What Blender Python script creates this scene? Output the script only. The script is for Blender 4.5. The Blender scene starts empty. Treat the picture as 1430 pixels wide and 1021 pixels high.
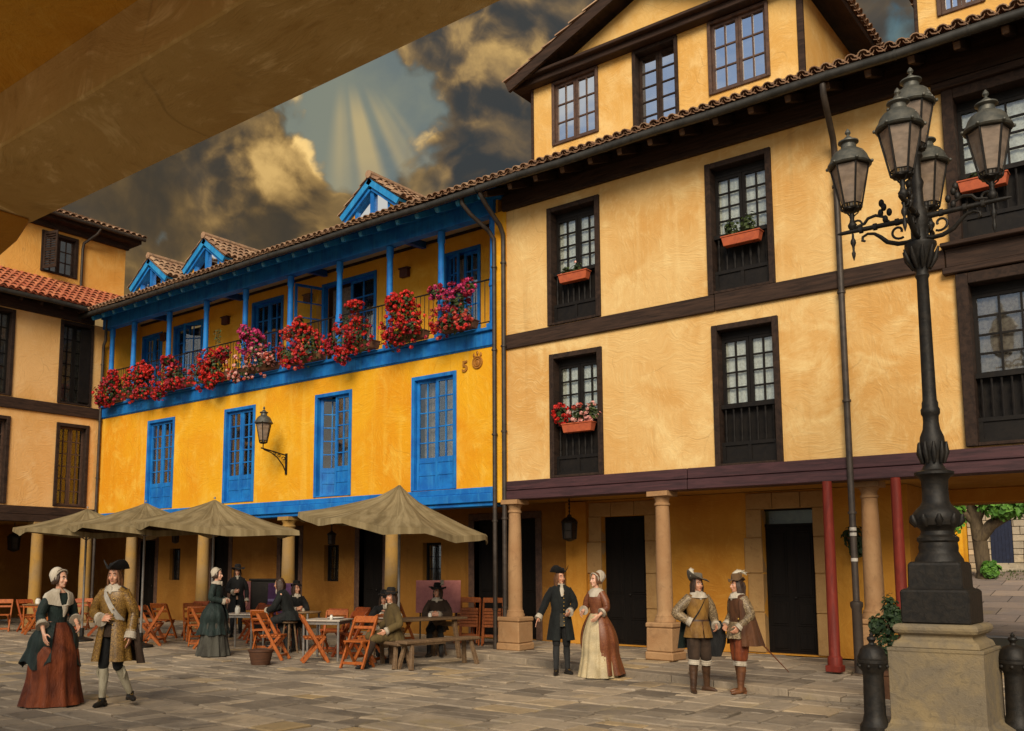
import bpy, bmesh, math, random
from mathutils import Vector, Matrix, noise as mnoise
R = math.radians
scene = bpy.context.scene
COL = scene.collection
rnd = random.Random(7)
def kerb_y0(x):
    if x <= -13.2: return 14.78 + (x + 33.0) / 19.8 * (14.62 - 14.78)
    return 14.62 + (x + 13.2) / 9.65 * (12.22 - 14.62)

# ------------------------------------------------------------------ object helpers
def empty(name, loc=(0, 0, 0), rz=0.0):
    o = bpy.data.objects.new(name, None)
    o.location = loc
    o.rotation_euler = (0, 0, rz)
    o.empty_display_size = 0.2
    COL.objects.link(o)
    return o

def tag(o, label=None, cat=None, group=None, kind=None):
    if label: o['label'] = label
    if cat: o['category'] = cat
    if group: o['group'] = group
    if kind: o['kind'] = kind
    return o

def children(o):
    return [c for c in bpy.data.objects if c.parent is o]

def copy_tree(o, parent=None):
    c = o.copy()
    COL.objects.link(c)
    c.parent = parent
    for ch in children(o):
        copy_tree(ch, c)
    return c

def wloc(o):
    v = Vector((0, 0, 0))
    while o is not None:
        v += Vector(o.location)
        o = o.parent
    return v

class MB:
    """collects geometry for ONE mesh object"""
    def __init__(self):
        self.bm = bmesh.new()
        self.cl = self.bm.loops.layers.float_color.new('tint')
        self.tint = None
        self.mi = 0
    def face(self, pts):
        vs = [self.bm.verts.new(Vector(p)) for p in pts]
        return self.vface(vs)
    def vface(self, vs):
        try:
            f = self.bm.faces.new(vs)
        except ValueError:
            return None
        f.material_index = self.mi
        t = self.tint if self.tint is not None else 0.5
        for l in f.loops:
            l[self.cl] = (t, t, t, 1)
        return f
    def hexa(self, c):
        v = [self.bm.verts.new(Vector(p)) for p in c]
        for f in ((0, 1, 2, 3), (7, 6, 5, 4), (0, 4, 5, 1), (1, 5, 6, 2), (2, 6, 7, 3), (3, 7, 4, 0)):
            self.vface([v[i] for i in f])
    def box(self, x0, x1, y0, y1, z0, z1):
        self.hexa([(x0, y0, z0), (x1, y0, z0), (x1, y1, z0), (x0, y1, z0), (x0, y0, z1), (x1, y0, z1), (x1, y1, z1), (x0, y1, z1)])
    def fbox(self, F, u0, u1, v0, v1, w0, w1):
        self.hexa([F(u0, v0, w0), F(u1, v0, w0), F(u1, v1, w0), F(u0, v1, w0), F(u0, v0, w1), F(u1, v0, w1), F(u1, v1, w1), F(u0, v1, w1)])
    def bar(self, a, b, w, h, up=(0, 0, 1), w2=None, h2=None):
        a = Vector(a); b = Vector(b); d = (b - a).normalized()
        up = Vector(up)
        s = d.cross(up)
        if s.length < 1e-4:
            s = d.cross(Vector((0, 1, 0)))
        s.normalize(); u = s.cross(d).normalized()
        w2 = w2 or w; h2 = h2 or h
        def ring(p, w, h):
            return [p - s * w / 2 - u * h / 2, p + s * w / 2 - u * h / 2, p + s * w / 2 + u * h / 2, p - s * w / 2 + u * h / 2]
        self.hexa(ring(a, w, h) + ring(b, w2, h2))
    def rings(self, rings, cap0=True, cap1=True, closed=True):
        vr = [[self.bm.verts.new(Vector(p)) for p in r] for r in rings]
        n = len(vr[0])
        for i in range(len(vr) - 1):
            for j in range(n if closed else n - 1):
                k = (j + 1) % n
                self.vface([vr[i][j], vr[i][k], vr[i + 1][k], vr[i + 1][j]])
        if closed and cap0: self.vface(list(reversed(vr[0])))
        if closed and cap1: self.vface(vr[-1])
    def tube(self, pts, rad, n=8, cap=True, flat=1.0):
        pts = [Vector(p) for p in pts]
        if not isinstance(rad, (list, tuple)): rad = [rad] * len(pts)
        rings = []; prev = None
        for i, p in enumerate(pts):
            if i == 0: d = pts[1] - pts[0]
            elif i == len(pts) - 1: d = pts[-1] - pts[-2]
            else: d = (pts[i + 1] - pts[i]).normalized() + (pts[i] - pts[i - 1]).normalized()
            d.normalize()
            if prev is None:
                ref = Vector((0, 0, 1)) if abs(d.z) < 0.9 else Vector((0, 1, 0))
                s = d.cross(ref).normalized()
            else:
                s = (prev - d * prev.dot(d)).normalized()
            prev = s
            u = d.cross(s)
            rings.append([p + (s * math.cos(t) + u * math.sin(t) * flat) * rad[i] for t in [2 * math.pi * k / n for k in range(n)]])
        self.rings(rings, cap, cap)
    def capsule(self, a, b, r0, r1, n=10):
        a = Vector(a); b = Vector(b); d = (b - a).normalized()
        pts = []; rr = []
        for t in (-0.95, -0.7, -0.35, 0):
            pts.append(a + d * r0 * t); rr.append(r0 * math.sqrt(max(0.02, 1 - t * t)))
        for t in (0, 0.35, 0.7, 0.95):
            pts.append(b + d * r1 * t); rr.append(r1 * math.sqrt(max(0.02, 1 - t * t)))
        if (b - a).length < 1e-5: return
        self.tube(pts, rr, n)
    def lathe(self, prof, n=16, o=(0, 0, 0), M=None, square=0.0):
        o = Vector(o); rings = []
        for r, z in prof:
            ring = []
            for k in range(n):
                t = 2 * math.pi * (k + 0.5) / n
                p = Vector((r * math.cos(t), r * math.sin(t), z))
                if M is not None: p = M @ p
                ring.append(o + p)
            rings.append(ring)
        self.rings(rings)
    def ell(self, c, r, n=12, m=8, M=None):
        rings = []
        c = Vector(c)
        for i in range(m + 1):
            ph = -math.pi / 2 + math.pi * (i + 0.02) / (m + 0.04)
            ring = []
            for k in range(n):
                t = 2 * math.pi * k / n
                p = Vector((r[0] * math.cos(ph) * math.cos(t), r[1] * math.cos(ph) * math.sin(t), r[2] * math.sin(ph)))
                if M is not None: p = M @ p
                ring.append(c + p)
            rings.append(ring)
        self.rings(rings)
    def prism(self, poly, ext):
        """poly: list of 3d points, ext: vector"""
        e = Vector(ext)
        a = [self.bm.verts.new(Vector(p)) for p in poly]
        b = [self.bm.verts.new(Vector(p) + e) for p in poly]
        self.vface(list(reversed(a))); self.vface(b)
        n = len(poly)
        for i in range(n):
            k = (i + 1) % n
            self.vface([a[i], a[k], b[k], b[i]])
    def grid(self, rows):
        self.rings(rows, closed=False)
    def build(self, name, mats, parent=None, smooth=None, bevel=0.0, recalc=True, subsurf=0, world=True, jitter=0.0):
        bm = self.bm
        if recalc: bmesh.ops.recalc_face_normals(bm, faces=bm.faces)
        if bevel > 0:
            es = [e for e in bm.edges if len(e.link_faces) == 2 and e.calc_face_angle(0) > 0.6]
            bmesh.ops.bevel(bm, geom=es, offset=bevel, segments=1, affect='EDGES', clamp_overlap=True)
        if jitter > 0:
            for v in bm.verts:
                q = v.co * 1.3
                v.co += Vector((mnoise.noise(q), mnoise.noise(q + Vector((7, 3, 1))), mnoise.noise(q + Vector((1, 9, 5))))) * jitter
        if parent is not None and world:
            off = wloc(parent)
            for v in bm.verts: v.co -= off
        me = bpy.data.meshes.new(name)
        bm.to_mesh(me); bm.free()
        if not isinstance(mats, (list, tuple)): mats = [mats]
        for m in mats: me.materials.append(m)
        o = bpy.data.objects.new(name, me)
        COL.objects.link(o)
        if parent is not None: o.parent = parent
        if smooth is not None:
            me.polygons.foreach_set('use_smooth', [True] * len(me.polygons))
            me.set_sharp_from_angle(angle=R(smooth))
        if subsurf:
            md = o.modifiers.new('s', 'SUBSURF'); md.levels = subsurf; md.render_levels = subsurf
        return o

def remeshed(o, voxel, smooth_it=2, fac=0.5, decimate=None):
    """turn an object of overlapping pieces into one continuous skin"""
    md = o.modifiers.new('r', 'REMESH'); md.mode = 'VOXEL'; md.voxel_size = voxel
    s = o.modifiers.new('s', 'SMOOTH'); s.iterations = smooth_it; s.factor = fac
    if decimate:
        dm = o.modifiers.new('d', 'DECIMATE'); dm.ratio = decimate
    dg = bpy.context.evaluated_depsgraph_get()
    me = bpy.data.meshes.new_from_object(o.evaluated_get(dg))
    old = o.data
    mats = [m for m in old.materials]
    o.modifiers.clear()
    o.data = me
    me.name = old.name
    bpy.data.meshes.remove(old)
    me.materials.clear()
    for m in mats: me.materials.append(m)
    me.polygons.foreach_set('use_smooth', [True] * len(me.polygons))
    me.update()
    return o

# ------------------------------------------------------------------ material helpers
class NT:
    def __init__(self, tree):
        self.t = tree; self.n = tree.nodes; self.l = tree.links
    def new(self, typ, **kw):
        nd = self.n.new(typ)
        for k, v in kw.items(): setattr(nd, k, v)
        return nd
    def put(self, sock, v):
        if v is None: return
        if hasattr(v, 'is_output'): self.l.new(v, sock)
        else:
            if isinstance(v, (tuple, list)) and sock.type == 'RGBA' and len(v) == 3: v = (*v, 1)
            sock.default_value = v
    def math(self, op, a, b=None, c=None, clamp=False):
        nd = self.new('ShaderNodeMath', operation=op); nd.use_clamp = clamp
        for i, v in enumerate((a, b, c)): self.put(nd.inputs[i], v) if v is not None else None
        return nd.outputs[0]
    def vmath(self, op, a, b=None, scale=None):
        nd = self.new('ShaderNodeVectorMath', operation=op)
        self.put(nd.inputs[0], a)
        if b is not None: self.put(nd.inputs[1], b)
        if scale is not None: self.put(nd.inputs['Scale'], scale)
        return nd.outputs['Value'] if op in ('DOT_PRODUCT', 'LENGTH', 'DISTANCE') else nd.outputs[0]
    def mix(self, f, a, b, blend='MIX'):
        nd = self.new('ShaderNodeMix', data_type='RGBA', blend_type=blend)
        nd.clamp_factor = True
        self.put(nd.inputs[0], f); self.put(nd.inputs[6], a); self.put(nd.inputs[7], b)
        return nd.outputs[2]
    def noise(self, vec, scale, detail=4, rough=0.55, dist=0.0, dim='3D', w=None):
        nd = self.new('ShaderNodeTexNoise'); nd.noise_dimensions = dim
        if vec is not None: self.put(nd.inputs['Vector'], vec)
        if w is not None: self.put(nd.inputs['W'], w)
        self.put(nd.inputs['Scale'], scale); self.put(nd.inputs['Detail'], detail)
        self.put(nd.inputs['Roughness'], rough); self.put(nd.inputs['Distortion'], dist)
        return nd.outputs['Fac']
    def smooth(self, v, a, b):
        nd = self.new('ShaderNodeMapRange', interpolation_type='SMOOTHSTEP')
        self.put(nd.inputs[0], v); self.put(nd.inputs[1], a); self.put(nd.inputs[2], b)
        return nd.outputs[0]
    def ramp(self, v, stops):
        nd = self.new('ShaderNodeValToRGB')
        e = nd.color_ramp.elements
        while len(e) < len(stops): e.new(0.5)
        for i, (p, c) in enumerate(stops):
            e[i].position = p; e[i].color = (*c, 1) if len(c) == 3 else c
        self.put(nd.inputs[0], v)
        return nd.outputs[0]
    def scale(self, vec, s):
        return self.vmath('MULTIPLY', vec, s)

def new_mat(name):
    m = bpy.data.materials.new(name); m.use_nodes = True
    t = NT(m.node_tree)
    bs = [n for n in t.n if n.type == 'BSDF_PRINCIPLED'][0]
    pos = t.new('ShaderNodeNewGeometry').outputs['Position']
    return m, t, bs, pos

def bump(t, bs, h, strength=0.3, dist=0.02):
    b = t.new('ShaderNodeBump'); t.put(b.inputs['Strength'], strength); t.put(b.inputs['Distance'], dist)
    t.put(b.inputs['Height'], h); t.l.new(b.outputs[0], bs.inputs['Normal'])

def mul(c, k): return tuple(min(1, x * k) for x in c)

def m_plaster(name, base, pale, deep, stain=(0.2, 0.12, 0.05), stain_amt=0.35, streak=0.5, brush=1.0):
    m, t, bs, pos = new_mat(name)
    big = t.noise(pos, 0.5, 5, 0.6, 0.5)
    med = t.noise(pos, 1.5, 7, 0.66, 0.5)
    wv = t.new('ShaderNodeTexNoise'); t.put(wv.inputs['Vector'], pos); t.put(wv.inputs['Scale'], 0.9); t.put(wv.inputs['Detail'], 2)
    pw = t.vmath('ADD', pos, t.vmath('SCALE', t.vmath('SUBTRACT', wv.outputs['Color'], (0.5, 0.5, 0.5)), scale=1.1))
    vs = t.noise(t.scale(pos, (3.4, 3.4, 0.22)), 1.0, 5, 0.6, 0.25)       # rain streaks run down
    s1 = t.noise(t.scale(pw, (1.6, 1.6, 9.0)), 2.4, 4, 0.65, 0.3)          # trowel strokes
    s2 = t.noise(t.scale(pw, (9.0, 9.0, 2.2)), 1.6, 4, 0.65, 0.3)
    pick = t.smooth(t.noise(pos, 0.8, 2), 0.44, 0.56)
    br = t.math('ADD', t.math('MULTIPLY', s1, pick), t.math('MULTIPLY', s2, t.math('SUBTRACT', 1.0, pick)))
    c = t.mix(t.smooth(big, 0.36, 0.66), base, deep)
    c = t.mix(t.math('MULTIPLY', t.smooth(med, 0.48, 0.74), 0.7), c, pale)
    c = t.mix(t.math('MULTIPLY', t.smooth(br, 0.52, 0.72), 0.35 * brush), c, pale)
    c = t.mix(t.math('MULTIPLY', t.smooth(br, 0.47, 0.28), 0.32 * brush), c, deep)
    c = t.mix(t.math('MULTIPLY', t.smooth(vs, 0.52, 0.78), streak), c, pale)
    sp = t.noise(pos, 3.8, 8, 0.72, 0.6)
    c = t.mix(t.math('MULTIPLY', t.smooth(sp, 0.62, 0.78), stain_amt * 1.2), c, stain)
    vd = t.noise(t.scale(pos, (4.5, 4.5, 0.16)), 1.3, 5, 0.62, 0.2)
    c = t.mix(t.math('MULTIPLY', t.smooth(vd, 0.58, 0.8), stain_amt * 0.9), c, mul(deep, 0.5))
    vo = t.new('ShaderNodeTexVoronoi', feature='DISTANCE_TO_EDGE'); t.put(vo.inputs['Vector'], pw); t.put(vo.inputs['Scale'], 0.55)
    crack = t.math('MULTIPLY', t.smooth(vo.outputs['Distance'], 0.006, 0.0), t.smooth(t.noise(pos, 1.1, 3), 0.52, 0.62))
    c = t.mix(t.math('MULTIPLY', crack, 0.22), c, mul(stain, 0.6))
    t.put(bs.inputs['Base Color'], c)
    t.put(bs.inputs['Roughness'], 0.9); t.put(bs.inputs['Specular IOR Level'], 0.25)
    h = t.math('ADD', t.math('MULTIPLY', br, 0.75), t.math('ADD', t.math('MULTIPLY', med, 0.4), t.math('MULTIPLY', t.noise(pos, 30, 4), 0.16)))
    h = t.math('SUBTRACT', h, t.math('MULTIPLY', crack, 0.12))
    bump(t, bs, h, 0.6, 0.03)
    return m

def m_wood(name, base, dark, rough=0.6, grain=(1, 1, 14), scale=2.0, wear=None, wear_amt=0.3, spec=0.35):
    m, t, bs, pos = new_mat(name)
    g = t.noise(t.scale(pos, grain), scale, 5, 0.65, 0.8)
    b = t.noise(pos, 1.7, 4)
    c = t.mix(t.smooth(g, 0.3, 0.7), dark, base)
    c = t.mix(t.math('MULTIPLY', t.smooth(b, 0.4, 0.7), 0.4), c, mul(base, 0.65))
    if wear:
        w = t.noise(t.scale(pos, grain), scale * 2.3, 6, 0.7)
        c = t.mix(t.math('MULTIPLY', t.smooth(w, 0.58, 0.75), wear_amt), c, wear)
    t.put(bs.inputs['Base Color'], c); t.put(bs.inputs['Roughness'], rough)
    t.put(bs.inputs['Specular IOR Level'], spec)
    bump(t, bs, g, 0.35, 0.01)
    return m

def m_stone(name, base, alt, dark, scale=1.0, tint=False, rough=0.85):
    m, t, bs, pos = new_mat(name)
    a = t.noise(pos, 1.6 * scale, 6, 0.65, 0.5)
    b = t.noise(pos, 7 * scale, 6, 0.7, 1.0)
    c = t.mix(t.smooth(a, 0.35, 0.66), base, alt)
    c = t.mix(t.math('MULTIPLY', t.smooth(b, 0.5, 0.75), 0.6), c, dark)
    if tint:
        at = t.new('ShaderNodeAttribute', attribute_name='tint').outputs['Fac']
        c = t.mix(0.85, c, t.ramp(at, [(0.0, (0.46, 0.43, 0.39)), (0.45, (0.95, 0.92, 0.87)), (0.8, (1.35, 1.26, 1.1)), (1.0, (1.35, 1.12, 0.66))]), 'MULTIPLY')
        st = t.noise(pos, 0.75 * scale, 7, 0.68, 0.8)          # old spills and dirt lying across the slabs
        c = t.mix(t.math('MULTIPLY', t.smooth(st, 0.52, 0.70), 0.6), c, mul(dark, 0.8))
        ms = t.noise(t.vmath('ADD', pos, (17.0, 4.0, 2.0)), 0.9 * scale, 6, 0.65, 0.6)
        c = t.mix(t.math('MULTIPLY', t.smooth(ms, 0.60, 0.74), 0.5), c, (0.30, 0.225, 0.085))
        wn = t.noise(t.vmath('ADD', pos, (3.0, 31.0, 2.0)), 2.6 * scale, 6, 0.7, 0.4)
        c = t.mix(t.math('MULTIPLY', t.smooth(wn, 0.55, 0.75), 0.5), c, mul(base, 1.6))
    t.put(bs.inputs['Base Color'], c); t.put(bs.inputs['Roughness'], rough)
    bump(t, bs, t.math('ADD', b, t.math('MULTIPLY', t.noise(pos, 40 * scale, 3), 0.4)), 0.5, 0.02)
    return m

def m_tile(name, base, alt, dark):
    m, t, bs, pos = new_mat(name)
    at = t.new('ShaderNodeAttribute', attribute_name='tint').outputs['Fac']
    c = t.mix(at, base, alt)
    b = t.noise(pos, 6, 6, 0.7, 0.5)
    c = t.mix(t.math('MULTIPLY', t.smooth(b, 0.45, 0.7), 0.75), c, dark)
    t.put(bs.inputs['Base Color'], c); t.put(bs.inputs['Roughness'], 0.85)
    bump(t, bs, b, 0.4, 0.02)
    return m

def m_plain(name, base, alt=None, rough=0.6, metal=0.0, scale=8, spec=0.4, bmp=0.2, tint=False, sheen=0.0):
    m, t, bs, pos = new_mat(name)
    alt = alt or mul(base, 0.6)
    a = t.noise(pos, scale, 5, 0.65, 0.4)
    c = t.mix(t.smooth(a, 0.35, 0.7), base, alt)
    if tint:
        at = t.new('ShaderNodeAttribute', attribute_name='tint').outputs['Fac']
        c = t.mix(1.0, c, t.ramp(at, [(0, (0.45, 0.45, 0.45)), (1, (1.5, 1.5, 1.5))]), 'MULTIPLY')
    t.put(bs.inputs['Base Color'], c); t.put(bs.inputs['Roughness'], rough); t.put(bs.inputs['Metallic'], metal)
    t.put(bs.inputs['Specular IOR Level'], spec)
    if sheen: t.put(bs.inputs['Sheen Weight'], sheen)
    if bmp: bump(t, bs, a, bmp, 0.01)
    return m

def m_pattern(name, base, motif, scale=28, thr=0.5, rough=0.55, spec=0.4):
    """woven brocade: curling motifs on a ground colour"""
    m, t, bs, pos = new_mat(name)
    oc = t.new('ShaderNodeTexCoord').outputs['Object']
    v = t.noise(oc, scale, 2, 0.5, 2.5)
    k = t.smooth(t.math('ABSOLUTE', t.math('SUBTRACT', v, thr)), 0.02, 0.075)
    c = t.mix(k, motif, base)
    a = t.noise(oc, 5, 4)
    c = t.mix(t.math('MULTIPLY', t.smooth(a, 0.4, 0.7), 0.45), c, mul(base, 0.45))
    t.put(bs.inputs['Base Color'], c); t.put(bs.inputs['Roughness'], rough); t.put(bs.inputs['Specular IOR Level'], spec)
    bump(t, bs, v, 0.3, 0.006)
    return m

def m_glass(name, tintc=(0.9, 0.95, 1.0), refl=1.0, base_refl=0.05):
    m, t, bs, pos = new_mat(name)
    t.n.remove(bs)
    tr = t.new('ShaderNodeBsdfTransparent'); t.put(tr.inputs[0], tintc)
    gl = t.new('ShaderNodeBsdfGlossy'); t.put(gl.inputs['Roughness'], 0.03); t.put(gl.inputs[0], (1, 1, 1))
    nz = t.noise(pos, 1.3, 2)
    b = t.new('ShaderNodeBump'); t.put(b.inputs['Strength'], 0.12); t.put(b.inputs['Distance'], 0.05); t.put(b.inputs['Height'], nz)
    t.l.new(b.outputs[0], gl.inputs['Normal'])
    lw = t.new('ShaderNodeFresnel'); t.put(lw.inputs[0], 1.45)
    f = t.math('MULTIPLY_ADD', lw.outputs[0], refl, base_refl, clamp=True)
    mx = t.new('ShaderNodeMixShader'); t.put(mx.inputs[0], f)
    t.l.new(tr.outputs[0], mx.inputs[1]); t.l.new(gl.outputs[0], mx.inputs[2])
    out = [n for n in t.n if n.type == 'OUTPUT_MATERIAL'][0]
    t.l.new(mx.outputs[0], out.inputs[0])
    return m

M = {}
M['beige'] = m_plaster('beige_plaster', (0.69, 0.445, 0.175), (0.80, 0.60, 0.28), (0.60, 0.325, 0.095), (0.34, 0.2, 0.07), 0.3, 0.35)
M['attic_beige'] = m_plaster('gable_plaster', (0.74, 0.465, 0.155), (0.82, 0.58, 0.25), (0.66, 0.36, 0.09), (0.34, 0.2, 0.07), 0.2, 0.3)
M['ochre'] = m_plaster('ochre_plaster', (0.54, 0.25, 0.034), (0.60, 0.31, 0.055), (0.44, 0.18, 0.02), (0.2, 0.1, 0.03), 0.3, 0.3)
M['yellow'] = m_plaster('yellow_plaster', (0.74, 0.37, 0.012), (0.80, 0.50, 0.07), (0.68, 0.28, 0.008), (0.36, 0.16, 0.02), 0.3, 0.55)
M['gallery'] = m_plaster('gallery_plaster', (0.82, 0.40, 0.03), (0.86, 0.48, 0.07), (0.74, 0.32, 0.018), (0.4, 0.18, 0.03), 0.2, 0.25)
M['corner'] = m_plaster('corner_plaster', (0.78, 0.47, 0.19), (0.84, 0.56, 0.26), (0.70, 0.38, 0.12), (0.34, 0.18, 0.07), 0.3, 0.4)
M['attic'] = m_plaster('attic_plaster', (0.80, 0.42, 0.10), (0.84, 0.50, 0.15), (0.72, 0.33, 0.06), (0.34, 0.18, 0.07), 0.25, 0.3)
M['arcade'] = m_plaster('arcade_plaster', (0.66, 0.44, 0.16), (0.86, 0.64, 0.30), (0.48, 0.29, 0.085), (0.24, 0.13, 0.04), 0.4, 0.2, 2.4)
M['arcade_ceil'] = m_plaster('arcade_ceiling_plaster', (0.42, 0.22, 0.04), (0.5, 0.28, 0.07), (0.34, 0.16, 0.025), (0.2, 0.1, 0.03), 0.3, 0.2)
def m_paint(name, base, deep, faded, bare):
    m, t, bs, pos = new_mat(name)
    g = t.noise(t.scale(pos, (2.0, 2.0, 2.0)), 1.2, 5, 0.6, 0.5)
    st = t.noise(t.scale(pos, (5.0, 5.0, 0.5)), 1.6, 5, 0.65, 0.3)
    ch = t.noise(pos, 11.0, 7, 0.72, 0.5)
    c = t.mix(t.smooth(g, 0.35, 0.66), deep, base)
    c = t.mix(t.math('MULTIPLY', t.smooth(st, 0.48, 0.72), 0.5), c, faded)
    c = t.mix(t.math('MULTIPLY', t.smooth(t.noise(t.scale(pos, (6, 6, 0.3)), 2.0, 4), 0.56, 0.76), 0.45), c, mul(deep, 0.45))
    c = t.mix(t.math('MULTIPLY', t.smooth(ch, 0.66, 0.70), 0.7), c, bare)
    t.put(bs.inputs['Base Color'], c); t.put(bs.inputs['Roughness'], 0.6); t.put(bs.inputs['Specular IOR Level'], 0.25)
    bump(t, bs, t.math('ADD', st, t.math('MULTIPLY', ch, 0.6)), 0.4, 0.012)
    return m
M['blue'] = m_paint('blue_paint', (0.010, 0.180, 0.54), (0.006, 0.11, 0.40), (0.035, 0.25, 0.56), (0.09, 0.11, 0.13))
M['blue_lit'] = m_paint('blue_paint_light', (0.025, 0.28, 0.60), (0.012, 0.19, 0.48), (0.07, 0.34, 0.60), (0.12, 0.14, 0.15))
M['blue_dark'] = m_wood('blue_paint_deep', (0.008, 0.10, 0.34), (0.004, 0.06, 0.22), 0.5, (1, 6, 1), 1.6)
M['darkwood'] = m_wood('dark_timber', (0.044, 0.025, 0.017), (0.015, 0.009, 0.007), 0.75, (5, 1, 5), 2.2, (0.11, 0.068, 0.045), 0.35, 0.2)
M['darkbeam'] = m_wood('dark_beam', (0.056, 0.031, 0.021), (0.020, 0.012, 0.009), 0.75, (0.7, 1, 9), 2.2, (0.15, 0.085, 0.055), 0.4, 0.2)
M['purplebeam'] = m_wood('maroon_beam', (0.078, 0.030, 0.034), (0.028, 0.012, 0.015), 0.6, (0.7, 1, 9), 2.2, (0.16, 0.075, 0.065), 0.35)
M['blackwood'] = m_wood('black_painted_wood', (0.012, 0.009, 0.007), (0.005, 0.004, 0.004), 0.6, (3, 3, 3), 2.2, (0.035, 0.027, 0.022), 0.2, 0.2)
M['brownwood'] = m_wood('brown_window_wood', (0.115, 0.062, 0.040), (0.05, 0.027, 0.02), 0.6, (4, 4, 4), 2.2, (0.2, 0.13, 0.09), 0.3)
M['doorwood'] = m_wood('door_wood', (0.008, 0.0055, 0.004), (0.004, 0.003, 0.0025), 0.7, (9, 9, 0.6), 2.2, None, 0, 0.15)
M['redpaint'] = m_wood('red_paint', (0.20, 0.026, 0.015), (0.11, 0.015, 0.010), 0.55, (3, 3, 0.6), 3.0, (0.27, 0.075, 0.045), 0.35, 0.2)
M['pipe'] = m_plain('pipe_paint', (0.060, 0.045, 0.035), (0.03, 0.024, 0.02), 0.5, 0.2, 6)
M['zinc'] = m_plain('gutter_zinc', (0.055, 0.052, 0.046), (0.028, 0.027, 0.024), 0.5, 0.4, 5)
M['columnstone'] = m_stone('column_stone', (0.32, 0.17, 0.072), (0.37, 0.215, 0.10), (0.17, 0.092, 0.042))
M['columnyellow'] = m_stone('yellow_column_stone', (0.36, 0.20, 0.04), (0.29, 0.185, 0.075), (0.20, 0.12, 0.045))
M['doorstone'] = m_stone('door_surround_stone', (0.34, 0.19, 0.065), (0.40, 0.24, 0.09), (0.22, 0.12, 0.045))
M['pedestal'] = m_stone('pedestal_stone', (0.16, 0.128, 0.085), (0.235, 0.175, 0.09), (0.065, 0.054, 0.038), 1.6)
M['paving'] = m_stone('paving_stone', (0.33, 0.272, 0.205), (0.245, 0.205, 0.16), (0.095, 0.078, 0.062), 0.9, tint=True)
M['joint'] = m_stone('paving_joint', (0.045, 0.036, 0.028), (0.06, 0.048, 0.036), (0.03, 0.024, 0.02))
M['tile'] = m_tile('roof_tile', (0.24, 0.125, 0.07), (0.44, 0.28, 0.165), (0.10, 0.075, 0.055))
M['redtile'] = m_tile('red_roof_tile', (0.42, 0.11, 0.05), (0.56, 0.20, 0.09), (0.18, 0.06, 0.035))
M['glass'] = m_glass('window_glass', (0.93, 0.96, 0.96), 0.9, 0.04)
M['skyglass'] = m_glass('attic_window_glass', (0.75, 0.85, 0.95), 1.6, 0.78)
M['curtain'] = m_plain('curtain_cloth', (0.86, 0.82, 0.72), (0.62, 0.57, 0.47), 0.9, 0, 22, 0.1)
M['dimcurtain'] = m_plain('dim_curtain_cloth', (0.30, 0.24, 0.19), (0.16, 0.12, 0.1), 0.9, 0, 22, 0.1)
M['room'] = m_plain('dark_room', (0.012, 0.010, 0.009), (0.006, 0.005, 0.005), 0.9, 0, 2, 0.1, 0)
M['iron'] = m_plain('cast_iron', (0.007, 0.006, 0.005), (0.018, 0.014, 0.010), 0.55, 0.0, 14, 0.3, 0.5)
M['capiron'] = m_plain('weathered_lantern_metal', (0.060, 0.062, 0.054), (0.11, 0.105, 0.085), 0.5, 0.3, 12, 0.5, 0.3)
M['terracotta'] = m_plain('terracotta', (0.46, 0.10, 0.035), (0.34, 0.07, 0.03), 0.7, 0, 9)
M['soil'] = m_plain('soil', (0.03, 0.02, 0.014), None, 0.95)
# ------------------------------------------------------------------ facades
YF = 15.1            # plane of the two long facades
XC = -26.55          # plane of the corner building
YB = 17.3            # back wall of the arcade
def FM(u, v, w): return (u, YF - w, v)
def FC(u, v, w): return (XC + w, u, v)
def FG(u, v, w): return (u, YB - w, v)          # arcade back wall
def FGal(u, v, w): return (u, 16.35 - w, v)     # gallery wall

def wall_mesh(mb, F, u0, u1, v0, v1, holes, depth=0.26, cell=0.0):
    us = sorted({u0, u1, *[h[0] for h in holes], *[h[1] for h in holes]})
    vs = sorted({v0, v1, *[h[2] for h in holes], *[h[3] for h in holes]})
    us = [u for u in us if u0 <= u <= u1]; vs = [v for v in vs if v0 <= v <= v1]
    for i in range(len(us) - 1):
        for j in range(len(vs) - 1):
            cu = (us[i] + us[i + 1]) / 2; cv = (vs[j] + vs[j + 1]) / 2
            if any(h[0] < cu < h[1] and h[2] < cv < h[3] for h in holes): continue
            mb.face([F(us[i], vs[j], 0), F(us[i + 1], vs[j], 0), F(us[i + 1], vs[j + 1], 0), F(us[i], vs[j + 1], 0)])
    for a, b, c, d in holes:
        for p, q in (((a, c), (b, c)), ((b, c), (b, d)), ((b, d), (a, d)), ((a, d), (a, c))):
            mb.face([F(p[0], p[1], 0), F(q[0], q[1], 0), F(q[0], q[1], -depth), F(p[0], p[1], -depth)])

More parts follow.
